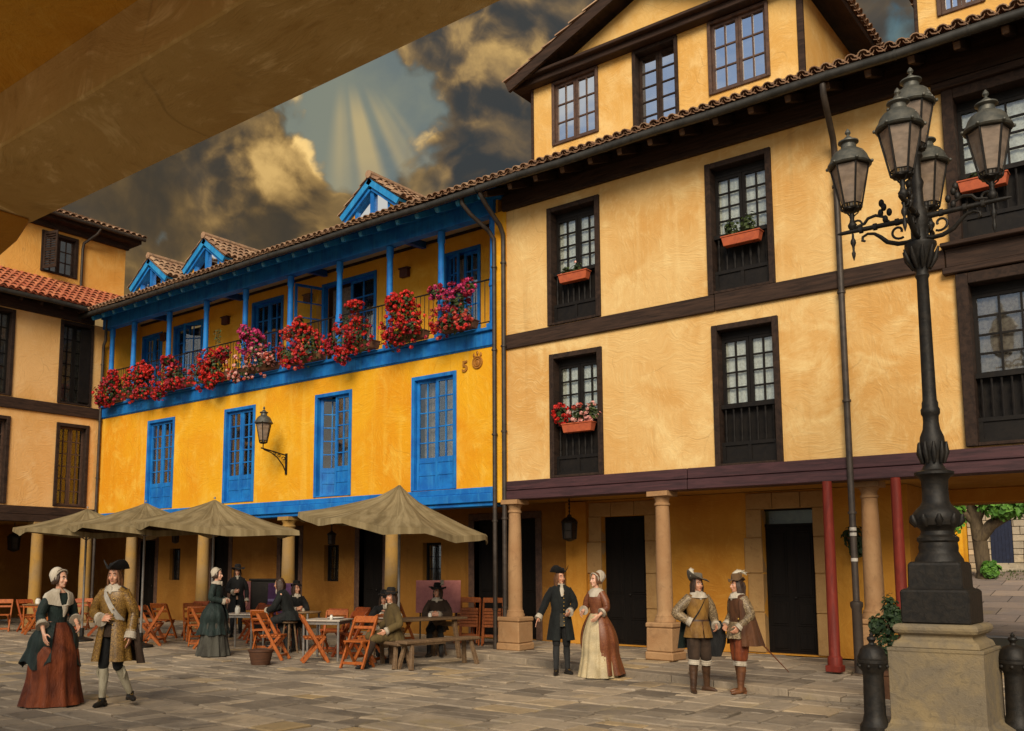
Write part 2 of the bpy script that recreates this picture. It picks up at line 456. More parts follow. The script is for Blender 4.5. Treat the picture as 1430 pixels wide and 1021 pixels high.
def lattice(mb, F, u0, u1, v0, v1, cols, rows, st, mun, w0, w1):
    """sash: stiles, rails and glazing bars butted end to end"""
    mb.fbox(F, u0, u0 + st, v0, v1, w0, w1); mb.fbox(F, u1 - st, u1, v0, v1, w0, w1)
    mb.fbox(F, u0 + st, u1 - st, v0, v0 + st, w0, w1); mb.fbox(F, u0 + st, u1 - st, v1 - st, v1, w0, w1)
    a0, a1, b0, b1 = u0 + st, u1 - st, v0 + st, v1 - st
    for i in range(1, cols):
        u = a0 + (a1 - a0) * i / cols
        mb.fbox(F, u - mun / 2, u + mun / 2, b0, b1, w0 + 0.006, w1 - 0.006)
    for j in range(1, rows):
        v = b0 + (b1 - b0) * j / rows
        for i in range(cols):
            x0 = a0 + (a1 - a0) * i / cols + (mun / 2 if i else 0); x1 = a0 + (a1 - a0) * (i + 1) / cols - (mun / 2 if i < cols - 1 else 0)
            mb.fbox(F, x0, x1, v - mun / 2, v + mun / 2, w0 + 0.008, w1 - 0.008)

def curtain_mesh(mb, F, u0, u1, v0, v1, w, amp=0.018, waves=5.0, ph=0.0):
    n = 28
    rows = []
    for j in range(5):
        v = v1 + (v0 - v1) * j / 4
        rows.append([F(u0 + (u1 - u0) * i / n, v, w + amp * math.sin(ph + waves * 2 * math.pi * i / n + 0.5 * j) * (0.4 + 0.6 * j / 4)) for i in range(n + 1)])
    mb.grid(rows)

def timber_window(parent, F, u0, u1, v0, v1, rows=4, cols=2, rail=True, curtain='curtain', cur=(0.0, 1.0), frame='darkwood', sash='blackwood', trim=0.11, glass='glass', depth=0.24, proud=0.045, rail_top=1.0, label=None):
    mb = MB()
    mb.fbox(F, u0, u0 + trim, v0, v1, -depth, proud); mb.fbox(F, u1 - trim, u1, v0, v1, -depth, proud)
    mb.fbox(F, u0 + trim, u1 - trim, v1 - trim, v1, -depth, proud - 0.004)
    mb.fbox(F, u0 + trim, u1 - trim, v0, v0 + 0.05, -depth, proud - 0.01)
    w = mb.build('window', M[frame], parent, bevel=0.008, jitter=0.006)
    if label: w['label'] = label
    a0, a1, b0, b1 = u0 + trim, u1 - trim, v0 + 0.05, v1 - trim
    base = b0 + (rail_top if rail else 0.0)
    top = b1 - (0.12 if rail else 0.0)
    mb = MB(); mid = (a0 + a1) / 2
    if rail:
        mb.fbox(F, a0, a1, top, b1, -depth + 0.03, -depth + 0.08)
        mb.fbox(F, a0, a1, b0, base, -depth + 0.02, -depth + 0.06)
    for p, q in ((a0, mid - 0.004), (mid + 0.004, a1)):
        lattice(mb, F, p, q, base, top, cols, rows, 0.055, 0.028, -depth + 0.02, -depth + 0.07)
    mb.build('sash', M[sash], w)
    mb = MB(); mb.fbox(F, a0 + 0.02, a1 - 0.02, base + 0.02, top - 0.02, -depth + 0.036, -depth + 0.042)
    mb.build('pane', M[glass], w)
    if curtain:
        mb = MB()
        cm = (a1 - a0) * 0.5
        for k, (p, q) in enumerate(((a0 + 0.03, a0 + 0.03 + cm * 0.92), (a1 - 0.03 - cm * 0.92, a1 - 0.03))):
            curtain_mesh(mb, F, p, q, base + 0.02 + (top - base) * cur[0], top - 0.02, -depth - 0.015, amp=0.012, ph=rnd.random() * 6, waves=rnd.choice((4, 5, 6)))
        mb.build('curtain', M[curtain], w, smooth=80)
    mb = MB(); mb.fbox(F, a0 - 0.3, a1 + 0.3, v0 - 0.1, v1 + 0.1, -depth - 0.62, -depth - 0.6)
    mb.build('interior', M['room'], w)
    if rail:
        mb = MB()
        z0 = b0 + 0.36; z1 = b0 + 0.95
        mb.fbox(F, a0, a1, z1, z1 + 0.07, -0.13, -0.045); mb.fbox(F, a0, a1, z0 - 0.05, z0 + 0.01, -0.125, -0.05)
        mb.fbox(F, a0, a1, b0, b0 + 0.06, -0.125, -0.05)
        for p, q in ((a0, a0 + 0.06), (mid - 0.03, mid + 0.03), (a1 - 0.06, a1)):
            mb.fbox(F, p, q, b0 + 0.06, z0 - 0.05, -0.12, -0.055)
        mb.fbox(F, a0 + 0.06, mid - 0.03, b0 + 0.06, z0 - 0.05, -0.10, -0.075); mb.fbox(F, mid + 0.03, a1 - 0.06, b0 + 0.06, z0 - 0.05, -0.10, -0.075)
        n = max(6, int((a1 - a0) / 0.125))
        for i in range(n):
            u = a0 + (a1 - a0) * (i + 0.5) / n
            zz = [z0 + 0.01 + (z1 - z0 - 0.01) * t for t in (0, 0.12, 0.2, 0.38, 0.6, 0.78, 0.86, 1)]
            mb.tube([F(u, z, -0.088) for z in zz], [0.022, 0.022, 0.013, 0.026, 0.015, 0.024, 0.013, 0.022], 7)
        mb.build('balustrade', M[sash], w, smooth=40)
    return w

def hinge(F, uh, wh, ang):
    """facade frame turned about a vertical hinge line"""
    c, s = math.cos(ang), math.sin(ang)
    def G(u, v, w):
        du, dw = u - uh, w - wh
        return F(uh + du * c - dw * s, v, wh + du * s + dw * c)
    return G

def blue_window(parent, F, u0, u1, v0, v1, rows=5, open_l=0.0, open_r=0.0, panel=0.26, curtain=True, trim=0.085, depth=0.14, mat='blue', leafmat='blue', dark=False):
    mb = MB()
    mb.fbox(F, u0, u0 + trim, v0, v1, -depth, 0.03); mb.fbox(F, u1 - trim, u1, v0, v1, -depth, 0.03)
    mb.fbox(F, u0 + trim, u1 - trim, v1 - trim, v1, -depth, 0.026); mb.fbox(F, u0 + trim, u1 - trim, v0, v0 + 0.03, -depth, 0.02)
    w = mb.build('window', M[mat], parent, bevel=0.006)
    a0, a1, b0, b1 = u0 + trim, u1 - trim, v0 + 0.03, v1 - trim
    mid = (a0 + a1) / 2; pz = b0 + (b1 - b0) * panel
    for side in (0, 1):
        p, q = (a0 + 0.004, mid - 0.003) if side == 0 else (mid + 0.003, a1 - 0.004)
        ang = open_l if side == 0 else -open_r
        G = hinge(F, p if side == 0 else q, -depth + 0.03, ang) if ang else F
        mb = MB()
        lattice(mb, G, p, q, pz, b1, 2, rows, 0.065, 0.026, -depth + 0.03, -depth + 0.075)
        mb.fbox(G, p, q, b0, pz, -depth + 0.035, -depth + 0.065)
        zm = (b0 + pz) / 2 + 0.02
        for za, zb in ((b0, b0 + 0.07), (zm - 0.03, zm + 0.03), (pz - 0.05, pz)):
            mb.fbox(G, p + 0.06, q - 0.06, za, zb, -depth + 0.065, -depth + 0.078)
        mb.fbox(G, p, p + 0.06, b0, pz, -depth + 0.065, -depth + 0.077); mb.fbox(G, q - 0.06, q, b0, pz, -depth + 0.065, -depth + 0.077)
        lf = mb.build('leaf', M[leafmat], w)
        mb = MB(); mb.fbox(G, p + 0.03, q - 0.03, pz + 0.03, b1 - 0.03, -depth + 0.045, -depth + 0.05)
        g = mb.build('pane', M['glass'], w)
    if curtain:
        mb = MB()
        if open_l > -0.5: curtain_mesh(mb, F, a0 + 0.02, a0 + (a1 - a0) * 0.42, pz, b1 - 0.02, -depth - 0.16, ph=rnd.random() * 6)
        curtain_mesh(mb, F, a1 - (a1 - a0) * 0.42, a1 - 0.02, pz, b1 - 0.02, -depth - 0.16, ph=rnd.random() * 6)
        mb.build('curtain', M['dimcurtain'], w, smooth=80)
    mb = MB(); mb.fbox(F, a0 - 0.3, a1 + 0.3, v0 - 0.1, v1 + 0.1, -depth - 0.62, -depth - 0.6)
    mb.build('interior', M['room'], w)
    return w

def tile_roof(mb, O, U, S, ulen, slen, pitch=0.21, course=0.36, seed=1, jit=0.012):
    O = Vector(O); U = Vector(U).normalized(); S = Vector(S).normalized(); N = U.cross(S).normalized()
    if N.z < 0: N = -N
    r = random.Random(seed)
    nc = max(1, round(ulen / pitch)); nr = max(1, round(slen / course))
    pitch = ulen / nc; course = slen / nr
    mb.tint = 0.15
    mb.face([O, O + U * ulen, O + U * ulen + S * slen, O + S * slen])
    for i in range(nc):
        uc = (i + 0.5) * pitch
        for j in range(nr):
            mb.tint = min(1, max(0, r.gauss(0.45, 0.3)))
            s0 = j * course - (0.05 if j == 0 else 0.045) + r.uniform(-jit, jit); s1 = (j + 1) * course + 0.02
            du = r.uniform(-jit, jit); rr0 = pitch * 0.44; rr1 = pitch * 0.37
            lift0 = 0.045 + r.uniform(0, jit); lift1 = 0.012
            ra, rb = [], []
            for k in range(6):
                t = math.pi * k / 5
                ra.append(O + U * (uc + du + rr0 * math.cos(t)) + S * s0 + N * (lift0 + rr0 * 0.85 * math.sin(t)))
                rb.append(O + U * (uc + du + rr1 * math.cos(t)) + S * s1 + N * (lift1 + rr1 * 0.85 * math.sin(t)))
            mb.grid([ra, rb])
            # visible thickness of the tile mouth
            rc = [p + (O + U * (uc + du) + S * s0 + N * lift0 - p) * 0.2 for p in ra]
            mb.grid([ra, rc])
            if j == 0:                       # pan tile lip between covers
                mb.tint = 0.2
                c = O + U * (uc + pitch / 2) + S * (s0 + 0.01)
                pa = [c + U * (pitch * 0.42 * math.cos(math.pi + math.pi * k / 4)) + N * (0.055 + 0.05 * math.sin(math.pi + math.pi * k / 4)) for k in range(5)]
                mb.grid([pa, [p + N * 0.018 for p in pa]])
    mb.tint = None

def eaves(parent, F, u0, u1, zwall, ztop, over, matbeam, matraft, matsoff, spacing=0.52, rise=0.36, gutter='zinc', rw=0.085, mattip=None):
    tips = []
    mb = MB(); mb.fbox(F, u0, u1, zwall, zwall + 0.30, -0.05, 0.09)
    mb.fbox(F, u0, u1, zwall + 0.30, ztop + rise + 0.02, -0.05, 0.02)
    mb.build('wall_plate', matbeam, parent, jitter=0.006)
    n = int((u1 - u0) / spacing)
    mb = MB()
    for i in range(n + 1):
        u = u0 + 0.06 + (u1 - u0 - 0.12) * i / n
        a = Vector(F(u, ztop + rise - 0.10, -0.02)); b = Vector(F(u, ztop - 0.06, over - 0.14))
        mb.bar(a, b, rw, 0.15, w2=rw, h2=0.13)
        d = (b - a).normalized()
        tips.append((b + d * 0.001, b + d * 0.035))
    mb.build('rafter', matraft, parent, bevel=0.01)['kind'] = 'stuff'
    mb = MB()
    for p, q in tips: mb.bar(p, q, rw * 0.86, 0.115)
    mb.build('rafter_tip', mattip or matraft, parent, bevel=0.015)['kind'] = 'stuff'
    mb = MB()
    c = [F(u0, ztop + rise + 0.0, -0.02), F(u1, ztop + rise + 0.0, -0.02), F(u1, ztop + 0.04, over), F(u0, ztop + 0.04, over)]
    d = [(p[0], p[1], p[2] + 0.03) for p in c]
    mb.hexa(c + d)
    mb.build('soffit', matsoff, parent)
    mb = MB()
    p0 = Vector(F(u0, ztop - 0.0, over + 0.05)); p1 = Vector(F(u1, ztop - 0.0, over + 0.05))
    nn = 12
    pts = [p0.lerp(p1, i / nn) + Vector((0, 0, 0.012 * math.sin(i * 2.1))) for i in range(nn + 1)]
    mb.tube(pts, 0.072, 10)
    for i in range(1, nn):
        mb.tube([pts[i] - Vector((0, 0, 0.0)), pts[i] + (p1 - p0).normalized() * 0.03], 0.08, 10)
    mb.build('gutter', M[gutter], parent, smooth=50)

def downpipe(parent, F, u, ztop, over, zbot, rad=0.05, mat='pipe', shoe=False, side=0.0):
    mb = MB()
    pts = [F(u + side, ztop, over), F(u + side, ztop - 0.16, over - 0.01), F(u + side * 0.8, ztop - 0.34, over * 0.75), F(u + side * 0.2, ztop - 0.62, 0.2), F(u, ztop - 0.78, 0.09), F(u, ztop - 1.0, 0.085), F(u, zbot, 0.085)]
    mb.tube(pts, rad, 10)
    z = ztop - 1.4
    while z > zbot + 0.3:
        mb.tube([F(u, z, 0.085), F(u, z + 0.035, 0.085)], rad * 1.35, 10)
        mb.fbox(F, u - 0.012, u + 0.012, z, z + 0.035, 0, 0.05)
        z -= 1.75
    if shoe:
        mb.tube([F(u, zbot, 0.085), F(u, zbot + 0.95, 0.085), F(u, zbot + 1.0, 0.085), F(u, zbot + 1.06, 0.085), F(u, zbot + 1.08, 0.085)], [rad * 1.5, rad * 1.5, rad * 1.9, rad * 1.9, rad * 1.2], 12)
    return mb.build('downpipe', M[mat], parent, smooth=50)

def stone_column(parent, x, y, z0, z1, ped_h=0.64, ped_w=0.54, r0=0.142, r1=0.118, mat='columnstone', pedmat=None, cap_w=0.40):
    mb = MB()
    if ped_h > 0:
        h = ped_w / 2
        mb.box(x - h, x + h, y - h, y + h, z0, z0 + 0.14)
        mb.box(x - h * 0.93, x + h * 0.93, y - h * 0.93, y + h * 0.93, z0 + 0.14, z0 + ped_h - 0.09)
        mb.box(x - h * 0.98, x + h * 0.98, y - h * 0.98, y + h * 0.98, z0 + ped_h - 0.09, z0 + ped_h)
        pd = mb.build('pedestal', M[pedmat or mat], parent, bevel=0.022, jitter=0.012)
        mb = MB()
    zb = z0 + ped_h
    H = z1 - zb
    prof = [(r0 * 1.32, zb), (r0 * 1.32, zb + 0.05), (r0 * 1.18, zb + 0.08), (r0 * 1.2, zb + 0.11), (r0 * 1.02, zb + 0.14), (r0, zb + 0.2)]
    for k in range(1, 8):
        t = k / 8
        prof.append((r0 + (r1 - r0) * t + 0.006 * math.sin(math.pi * t), zb + 0.2 + (H - 0.42) * t))
    prof += [(r1, z1 - 0.26), (r1 * 1.16, z1 - 0.245), (r1 * 1.16, z1 - 0.215), (r1, z1 - 0.2), (r1 * 1.05, z1 - 0.15), (r1 * 1.35, z1 - 0.085)]
    mb.lathe(prof, 24, (x, y, 0))
    c = cap_w / 2
    mb.box(x - c, x + c, y - c, y + c, z1 - 0.085, z1)
    return mb.build('column', M[mat], parent, smooth=40, jitter=0.01)

def stone_surround(parent, F, u0, u1, v0, v1, wd=0.3, depth=0.2, proud=0.035):
    mb = MB()
    hs = [0.0, 0.28, 0.55, 0.8, 1.0]
    H = v1 - v0
    for side in (0, 1):
        for k in range(4):
            za, zb = v0 + H * hs[k] + 0.004, v0 + H * hs[k + 1] - 0.004
            ww = wd + (0.05 if k % 2 == 0 else 0.0)
            a, b = (u0 - ww, u0) if side == 0 else (u1, u1 + ww)
            mb.fbox(F, a, b, za, zb, -depth, proud + 0.003 * k)
    n = 3
    for k in range(n):
        a = u0 - wd + (u1 - u0 + 2 * wd) * k / n + 0.004; b = u0 - wd + (u1 - u0 + 2 * wd) * (k + 1) / n - 0.004
        mb.fbox(F, a, b, v1, v1 + 0.3, -depth, proud + (0.008 if k == 1 else 0.002))
    return mb.build('door_surround', M['doorstone'], parent, bevel=0.012, jitter=0.008)

def plank_door(parent, F, u0, u1, v0, v1, transom=0.0, depth=0.2, mat='doorwood'):
    mb = MB()
    top = v1 - transom
    mid = (u0 + u1) / 2
    mb.fbox(F, u0, u1, v0, top, -depth, -depth + 0.05)
    for a, b in ((u0, mid - 0.006), (mid + 0.006, u1)):
        for za, zb in ((v0 + 0.05, v0 + 0.42), (v0 + 0.5, v0 + 0.95), (v0 + 1.03, top - 0.08)):
            mb.fbox(F, a + 0.07, b - 0.07, za, zb, -depth + 0.05, -depth + 0.062)
            mb.fbox(F, a + 0.11, b - 0.11, za + 0.04, zb - 0.04, -depth + 0.062, -depth + 0.075)
    d = mb.build('door', M[mat], parent, bevel=0.006)
    mb = MB(); mb.ell(F(mid + 0.07, v0 + 1.02, -depth + 0.085), (0.025, 0.025, 0.025)); mb.build('handle', M['iron'], d, smooth=60)
    if transom:
        mb = MB(); mb.fbox(F, u0, u1, top, top + 0.05, -depth, -depth + 0.07); mb.fbox(F, u0, u1, v1 - 0.03, v1, -depth, -depth + 0.07)
        mb.build('transom', M[mat], d)
        mb = MB(); mb.fbox(F, u0, u1, top + 0.05, v1 - 0.03, -depth + 0.01, -depth + 0.02); mb.build('pane', M['fanlight'], d)
    return d

M['fanlight'] = m_plain('fanlight_glass', (0.05, 0.055, 0.02), (0.02, 0.02, 0.01), 0.2, 0, 3, 0.6, 0)

M['palebrown'] = m_wood('sun_bleached_window_wood', (0.20, 0.115, 0.075), (0.10, 0.055, 0.036), 0.6, (4, 4, 4), 2.2, (0.3, 0.2, 0.14), 0.4)
M['shadedochre'] = m_plaster('shaded_ochre_plaster', (0.26, 0.115, 0.018), (0.31, 0.15, 0.03), (0.20, 0.08, 0.012), (0.1, 0.05, 0.015), 0.35, 0.3)  # ochre plaster darkened, the deep arcade shade put into its colour
M['blue_tip'] = m_wood('lit_tip_blue_paint', (0.06, 0.34, 0.62), (0.02, 0.2, 0.46), 0.4)  # rafter ends painted paler, as if catching the light
M['lit_tip'] = m_wood('lit_rafter_end', (0.17, 0.10, 0.062), (0.08, 0.045, 0.03), 0.6)  # paler brown, light on the beige house's rafter ends put into the colour
# ================================================================== timbered beige building
beige = tag(empty('timbered_building', (-5.4, YF, 0.1)), 'tall beige plastered house with dark timber bands, brown windows and a stone arcade', 'building')
XL, XR = -11.1, 0.45
WINS = [(-10.08, -8.88, 6.42, 8.82), (-10.06, -8.88, 3.41, 5.84), (-6.71, -5.52, 6.41, 8.79), (-6.68, -5.51, 3.39, 5.85), (-2.86, -0.55, 6.46, 8.86), (-2.82, -0.55, 3.42, 5.98)]
mb = MB()
wall_mesh(mb, FM, XL, XR, 3.36, 9.06, [(a + 0.05, b - 0.05, c + 0.02, d - 0.05) for a, b, c, d in WINS], 0.3)
mb.face([(XR, YF, 3.36), (XR, 22, 3.36), (XR, 22, 9.4), (XR, YF, 9.06)])
mb.face([(XR, 22, 3.0), (XL, 22, 3.0), (XL, 22, 9.4), (XR, 22, 9.4)])
mb.build('wall', M['beige'], beige)
for i, (a, b, c, d) in enumerate(WINS):
    wide = i >= 4
    timber_window(beige, FM, a, b, c, d, rows=4 if i < 4 else 4, cols=2 if not wide else 3, rail=True, curtain='curtain' if not (wide and i == 5) else 'dimcurtain', trim=0.1 if not wide else 0.16, proud=0.05 if not wide else 0.09, frame='darkwood')
# timber bands
mb = MB()
for a, b in ((XL, -6.6), (-6.585, -2.95), (-2.935, XR)):
    mb.fbox(FM, a, b, 6.105, 6.40, -0.05, 0.065)
mb.build('storey_beam', M['darkbeam'], beige, bevel=0.012, jitter=0.012)
mb = MB()
mb.fbox(FM, -2.98, XR, 6.405, 6.47, -0.05, 0.2); mb.fbox(FM, -2.98, XR, 6.0, 6.1, -0.05, 0.12)
mb.build('window_ledge', M['darkbeam'], beige, bevel=0.012, jitter=0.01)
mb = MB(); mb.fbox(FM, -2.98, XR, 8.865, 8.98, -0.05, 0.16)
mb.build('window_ledge', M['darkbeam'], beige, bevel=0.012, jitter=0.01)
mb = MB()
for z0, z1, w in ((3.03, 3.205, 0.085), (3.215, 3.40, 0.07)):
    for a, b in ((XL - 0.02, -7.2), (-7.188, -3.4), (-3.388, XR)):
        mb.fbox(FM, a, b, z0, z1, -0.25, w)
mb.build('arcade_beam', M['purplebeam'], beige, bevel=0.012, jitter=0.012)
eaves(beige, FM, XL - 0.05, XR + 0.2, 9.02, 9.24, 0.86, M['darkbeam'], M['darkwood'], M['darkwood'], 0.62, rw=0.11, mattip=M['lit_tip'])
mb = MB(); SL = Vector((0, 1, 0.42)).normalized()
tile_roof(mb, (XL - 0.25, YF - 0.92, 9.33), (1, 0, 0), SL, XR - XL + 0.6, 4.4, seed=3, pitch=0.185)
mb.tint = 0.4
zr = 9.33 + 4.4 * SL.z; yr = YF - 0.92 + 4.4 * SL.y
mb.face([(XL - 0.25, yr, zr), (XR + 0.35, yr, zr), (XR + 0.35, 22.3, 9.3), (XL - 0.25, 22.3, 9.3)])
mb.build('roof', M['tile'], beige, smooth=35)
mb = MB(); mb.face([(XR, YF, 9.06), (XR, yr, zr), (XR, 22, 9.4)]); mb.build('gable_end', M['beige'], beige)
downpipe(beige, FM, -4.45, 9.16, 0.86, 0.1, 0.05, shoe=True, side=0.1)
downpipe(beige, FM, -11.12, 9.30, 0.86, 0.1, 0.048, side=0.0)
mb = MB()      # pale bands on the pipe
for z in (2.25, 2.17, 1.78): mb.tube([FM(-4.45, z, 0.085), FM(-4.45, z + 0.05, 0.085)], 0.052, 12)
mb.build('pipe_band', m_plain('pale_band', (0.5, 0.46, 0.4)), beige, smooth=50)
# ground floor behind the arcade
D1 = (-10.26, -9.23, 0.12, 2.77); D2 = (-6.78, -5.82, 0.12, 2.79)
mb = MB()
wall_mesh(mb, FG, XL, -4.2, 0.1, 3.12, [D1, D2], 0.3)
mb.face([(-4.2, YB, 0.1), (-4.2, 19.45, 0.1), (-4.2, 19.45, 3.12), (-4.2, YB, 3.12)])
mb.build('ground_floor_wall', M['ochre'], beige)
mb = MB(); mb.fbox(FG, XL, -10.6 + 0.0, 0.1, 3.1, 0.0, 0.09); mb.build('pilaster', M['ochre'], beige)
for D, tr in ((D1, 0), (D2, 0.33)):
    stone_surround(beige, FG, *D)
    plank_door(beige, FG, *D, transom=tr)
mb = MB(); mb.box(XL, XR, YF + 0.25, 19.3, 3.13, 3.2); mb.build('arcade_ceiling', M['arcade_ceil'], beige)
mb = MB(); mb.box(-4.2, XR, 19.0, 19.4, 2.86, 3.13); mb.build('lintel', M['ochre'], beige, bevel=0.02)
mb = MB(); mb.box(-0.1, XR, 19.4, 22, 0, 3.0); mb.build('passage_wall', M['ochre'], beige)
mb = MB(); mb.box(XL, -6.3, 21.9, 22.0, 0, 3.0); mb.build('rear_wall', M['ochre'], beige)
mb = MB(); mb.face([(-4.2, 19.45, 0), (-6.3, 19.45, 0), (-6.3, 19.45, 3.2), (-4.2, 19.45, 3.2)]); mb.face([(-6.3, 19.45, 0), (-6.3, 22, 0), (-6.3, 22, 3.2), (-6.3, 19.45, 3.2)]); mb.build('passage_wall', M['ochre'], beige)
mb = MB(); mb.box(-6.3, XR, 19.42, 22, 3.45, 3.5); mb.build('passage_ceiling', M['arcade_ceil'], beige)
for x in (-10.98, -7.74): stone_column(beige, x, YF + 0.06, 0.1, 3.03)
stone_column(beige, -4.32, YF + 0.4, 0.1, 3.03, ped_h=0.8, ped_w=0.46, r0=0.15)
stone_column(beige, -0.1, YF + 0.3, 0.1, 3.03)
for x, y in ((-4.80, YF - 0.12), (-3.80, YF - 0.08)):
    mb = MB(); mb.tube([(x, y, 0.1), (x, y, 0.32), (x, y, 0.34), (x, y, 1.7), (x, y, 3.03)], [0.11, 0.11, 0.085, 0.082, 0.072], 14)
    mb.box(x - 0.115, x + 0.115, y - 0.115, y + 0.115, 0.1, 0.2)
    mb.build('post', M['redpaint'], beige, smooth=40, bevel=0.008)

def gable_dormer(parent, xc, hw, yf, zb, ze, zap, depth, first=True):
    x0, x1 = xc - hw, xc + hw
    Fd = lambda u, v, w: (u, yf - w, v)
    d = MB()
    ws = [(xc - hw * 0.835, xc - hw * 0.445, 10.44, ze - 0.02), (xc - hw * 0.17, xc + hw * 0.17, 10.1, ze - 0.02), (xc + hw * 0.385, xc + hw * 0.79, 10.40, ze - 0.02)]
    wall_mesh(d, Fd, x0, x1, zb, ze, ws, 0.2)
    for x in (x0, x1):
        d.face([(x, yf, zb), (x, yf + depth, zb), (x, yf + depth, ze), (x, yf, ze)])
    k = (zap - ze - 0.1) / (hw + 0.45)
    d.face([(x0, yf + 0.03, ze), (x1, yf + 0.03, ze), (xc, yf + 0.03, zap - 0.2)])
    dm = d.build('gable_dormer', M['attic_beige'], parent)
    w1 = timber_window(dm, Fd, *ws[0], rows=3, rail=False, curtain='curtain', frame='brownwood', sash='brownwood', trim=0.06, glass='skyglass', depth=0.1)
    w2 = timber_window(dm, Fd, *ws[1], rows=5, cols=1, rail=False, curtain=None, frame='darkwood', sash='darkwood', trim=0.07, glass='skyglass', depth=0.22)
    w3 = timber_window(dm, Fd, *ws[2], rows=3, rail=False, curtain='curtain', frame='brownwood', sash='brownwood', trim=0.06, glass='skyglass', depth=0.1)
    b = MB()
    b.fbox(Fd, x0 - 0.35, x1 + 0.35, ze, ze + 0.13, -0.04, 0.22); b.fbox(Fd, x0 - 0.45, x1 + 0.45, ze + 0.13, ze + 0.2, -0.04, 0.34)
    b.fbox(Fd, x1 - 0.10, x1 + 0.012, zb, ze, -0.05, 0.03); b.fbox(Fd, x0 - 0.05, x0 + 0.0, zb, ze, -0.05, 0.045)
    b.build('cornice', M['darkbeam'], dm, bevel=0.012, jitter=0.008)
    # roof: two tiled slopes with deep verge boards
    ov = 0.45
    r_ = MB(); tl = MB()
    for s in (-1, 1):
        e = Vector((xc + s * (hw + ov), 0, ze + 0.12)); a = Vector((xc, 0, zap))
        y0 = yf - ov; y1 = yf + depth
        n = Vector((s * (a.z - e.z), 0, abs(e.x - a.x))).normalized()
        for off, th, yy0, yy1 in ((-0.02, -0.24, y0 + 0.02, y0 + 0.09),):
            r_.hexa([e + n * th + Vector((0, yy0, 0)), a + n * th * 1.0 + Vector((0, yy0, 0)), a + n * off + Vector((0, yy0, 0)), e + n * off + Vector((0, yy0, 0)),
                     e + n * th + Vector((0, yy1, 0)), a + n * th * 1.0 + Vector((0, yy1, 0)), a + n * off + Vector((0, yy1, 0)), e + n * off + Vector((0, yy1, 0))])
        r_.hexa([e + n * -0.10 + Vector((0, y0 + 0.09, 0)), a + n * -0.10 + Vector((0, y0 + 0.09, 0)), a + n * -0.03 + Vector((0, y0 + 0.09, 0)), e + n * -0.03 + Vector((0, y0 + 0.09, 0)),
                 e + n * -0.10 + Vector((0, y1, 0)), a + n * -0.10 + Vector((0, y1, 0)), a + n * -0.03 + Vector((0, y1, 0)), e + n * -0.03 + Vector((0, y1, 0))])
        O = e + Vector((0, y0, 0))
        tile_roof(tl, O, (0, 1, 0), a - e, y1 - y0, (a - e).length + 0.05, seed=11 + s)
    rb = r_.build('verge_board', M['darkbeam'], dm)
    tl.build('roof', M['tile'], dm, smooth=35)
    return dm

gable_dormer(beige, -7.95, 2.86, 15.72, 9.75, 11.86, 13.35, 6.2)
gable_dormer(beige, -1.5, 1.75, 15.72, 9.75, 11.86, 13.0, 6.2)

# ================================================================== yellow building with blue gallery
yel = tag(empty('yellow_building', (-18.8, YF, 0.1)), 'bright yellow house with sky blue gallery, blue doors and three small blue dormers', 'building')
YL, YR = -26.55, -11.39
BW = [(-23.97, -22.64, 3.36, 5.92), (-20.38, -19.1, 3.38, 5.87), (-16.84, -15.58, 3.36, 5.84), (-13.7, -12.43, 3.34, 5.86)]
mb = MB()
wall_mesh(mb, FM, YL, YR, 3.2, 6.3, [(a + 0.04, b - 0.04, c, d - 0.04) for a, b, c, d in BW], 0.16)
mb.build('wall', M['yellow'], yel)
mb = MB(); mb.fbox(FM, YR, XL + 0.0, 3.0, 9.06, -0.3, 0.02); mb.build('pilaster', M['yellow'], yel)
opens = [(0, 0), (0, 0), (-0.75, 0.0), (-0.12, 0.0)]
for (a, b, c, d), (ol, orr) in zip(BW, opens):
    blue_window(yel, FM, a, b, c, d, open_l=ol, open_r=orr)
mb = MB()
mb.fbox(FM, YL, YR, 3.02, 3.2, -0.3, 0.10); mb.fbox(FM, YL, YR, 3.2, 3.325, -0.05, 0.06); mb.fbox(FM, YL, YR, 2.94, 3.02, -0.3, 0.04)
mb.build('arcade_beam', M['blue'], yel, bevel=0.012, jitter=0.008)
mb = MB()
mb.fbox(FM, YL, YR, 6.26, 6.56, -0.1, 0.05); mb.fbox(FM, YL, YR, 6.56, 6.63, -1.3, 0.12); mb.fbox(FM, YL, YR, 6.235, 6.26, -0.1, 0.03)
mb.build('gallery_floor', M['blue'], yel, bevel=0.012, jitter=0.006)
GD = [(-27.0, -26.3, 6.63, 9.0), (-24.75, -23.25, 6.63, 9.1), (-20.95, -19.6, 6.63, 9.15), (-18.05, -16.05, 6.63, 9.12), (-13.85, -12.75, 6.63, 9.05)]
GD[0] = (-26.45, -25.35, 6.63, 9.05)
mb = MB(); wall_mesh(mb, FGal, YL, YR, 6.63, 9.6, [(a + 0.04, b - 0.04, c, d - 0.04) for a, b, c, d in GD], 0.2); mb.build('gallery_wall', M['gallery'], yel)
mb = MB(); mb.box(YL, YR, YF + 0.12, 16.35, 9.46, 9.52); mb.build('gallery_ceiling', m_plaster('gallery_ceiling_plaster', (0.62, 0.42, 0.17), (0.68, 0.48, 0.22), (0.52, 0.34, 0.13)), yel)
mb = MB(); mb.fbox(FGal, YL, YR, 9.40, 9.455, 0, 0.05); mb.build('gallery_moulding', M['darkwood'], yel)
for xa in (YR, YL - 0.05):
    mb = MB(); mb.box(xa, xa + 0.05, YF + 0.02, 16.35, 6.3, 9.5); mb.build('gallery_end_wall', M['gallery'], yel)
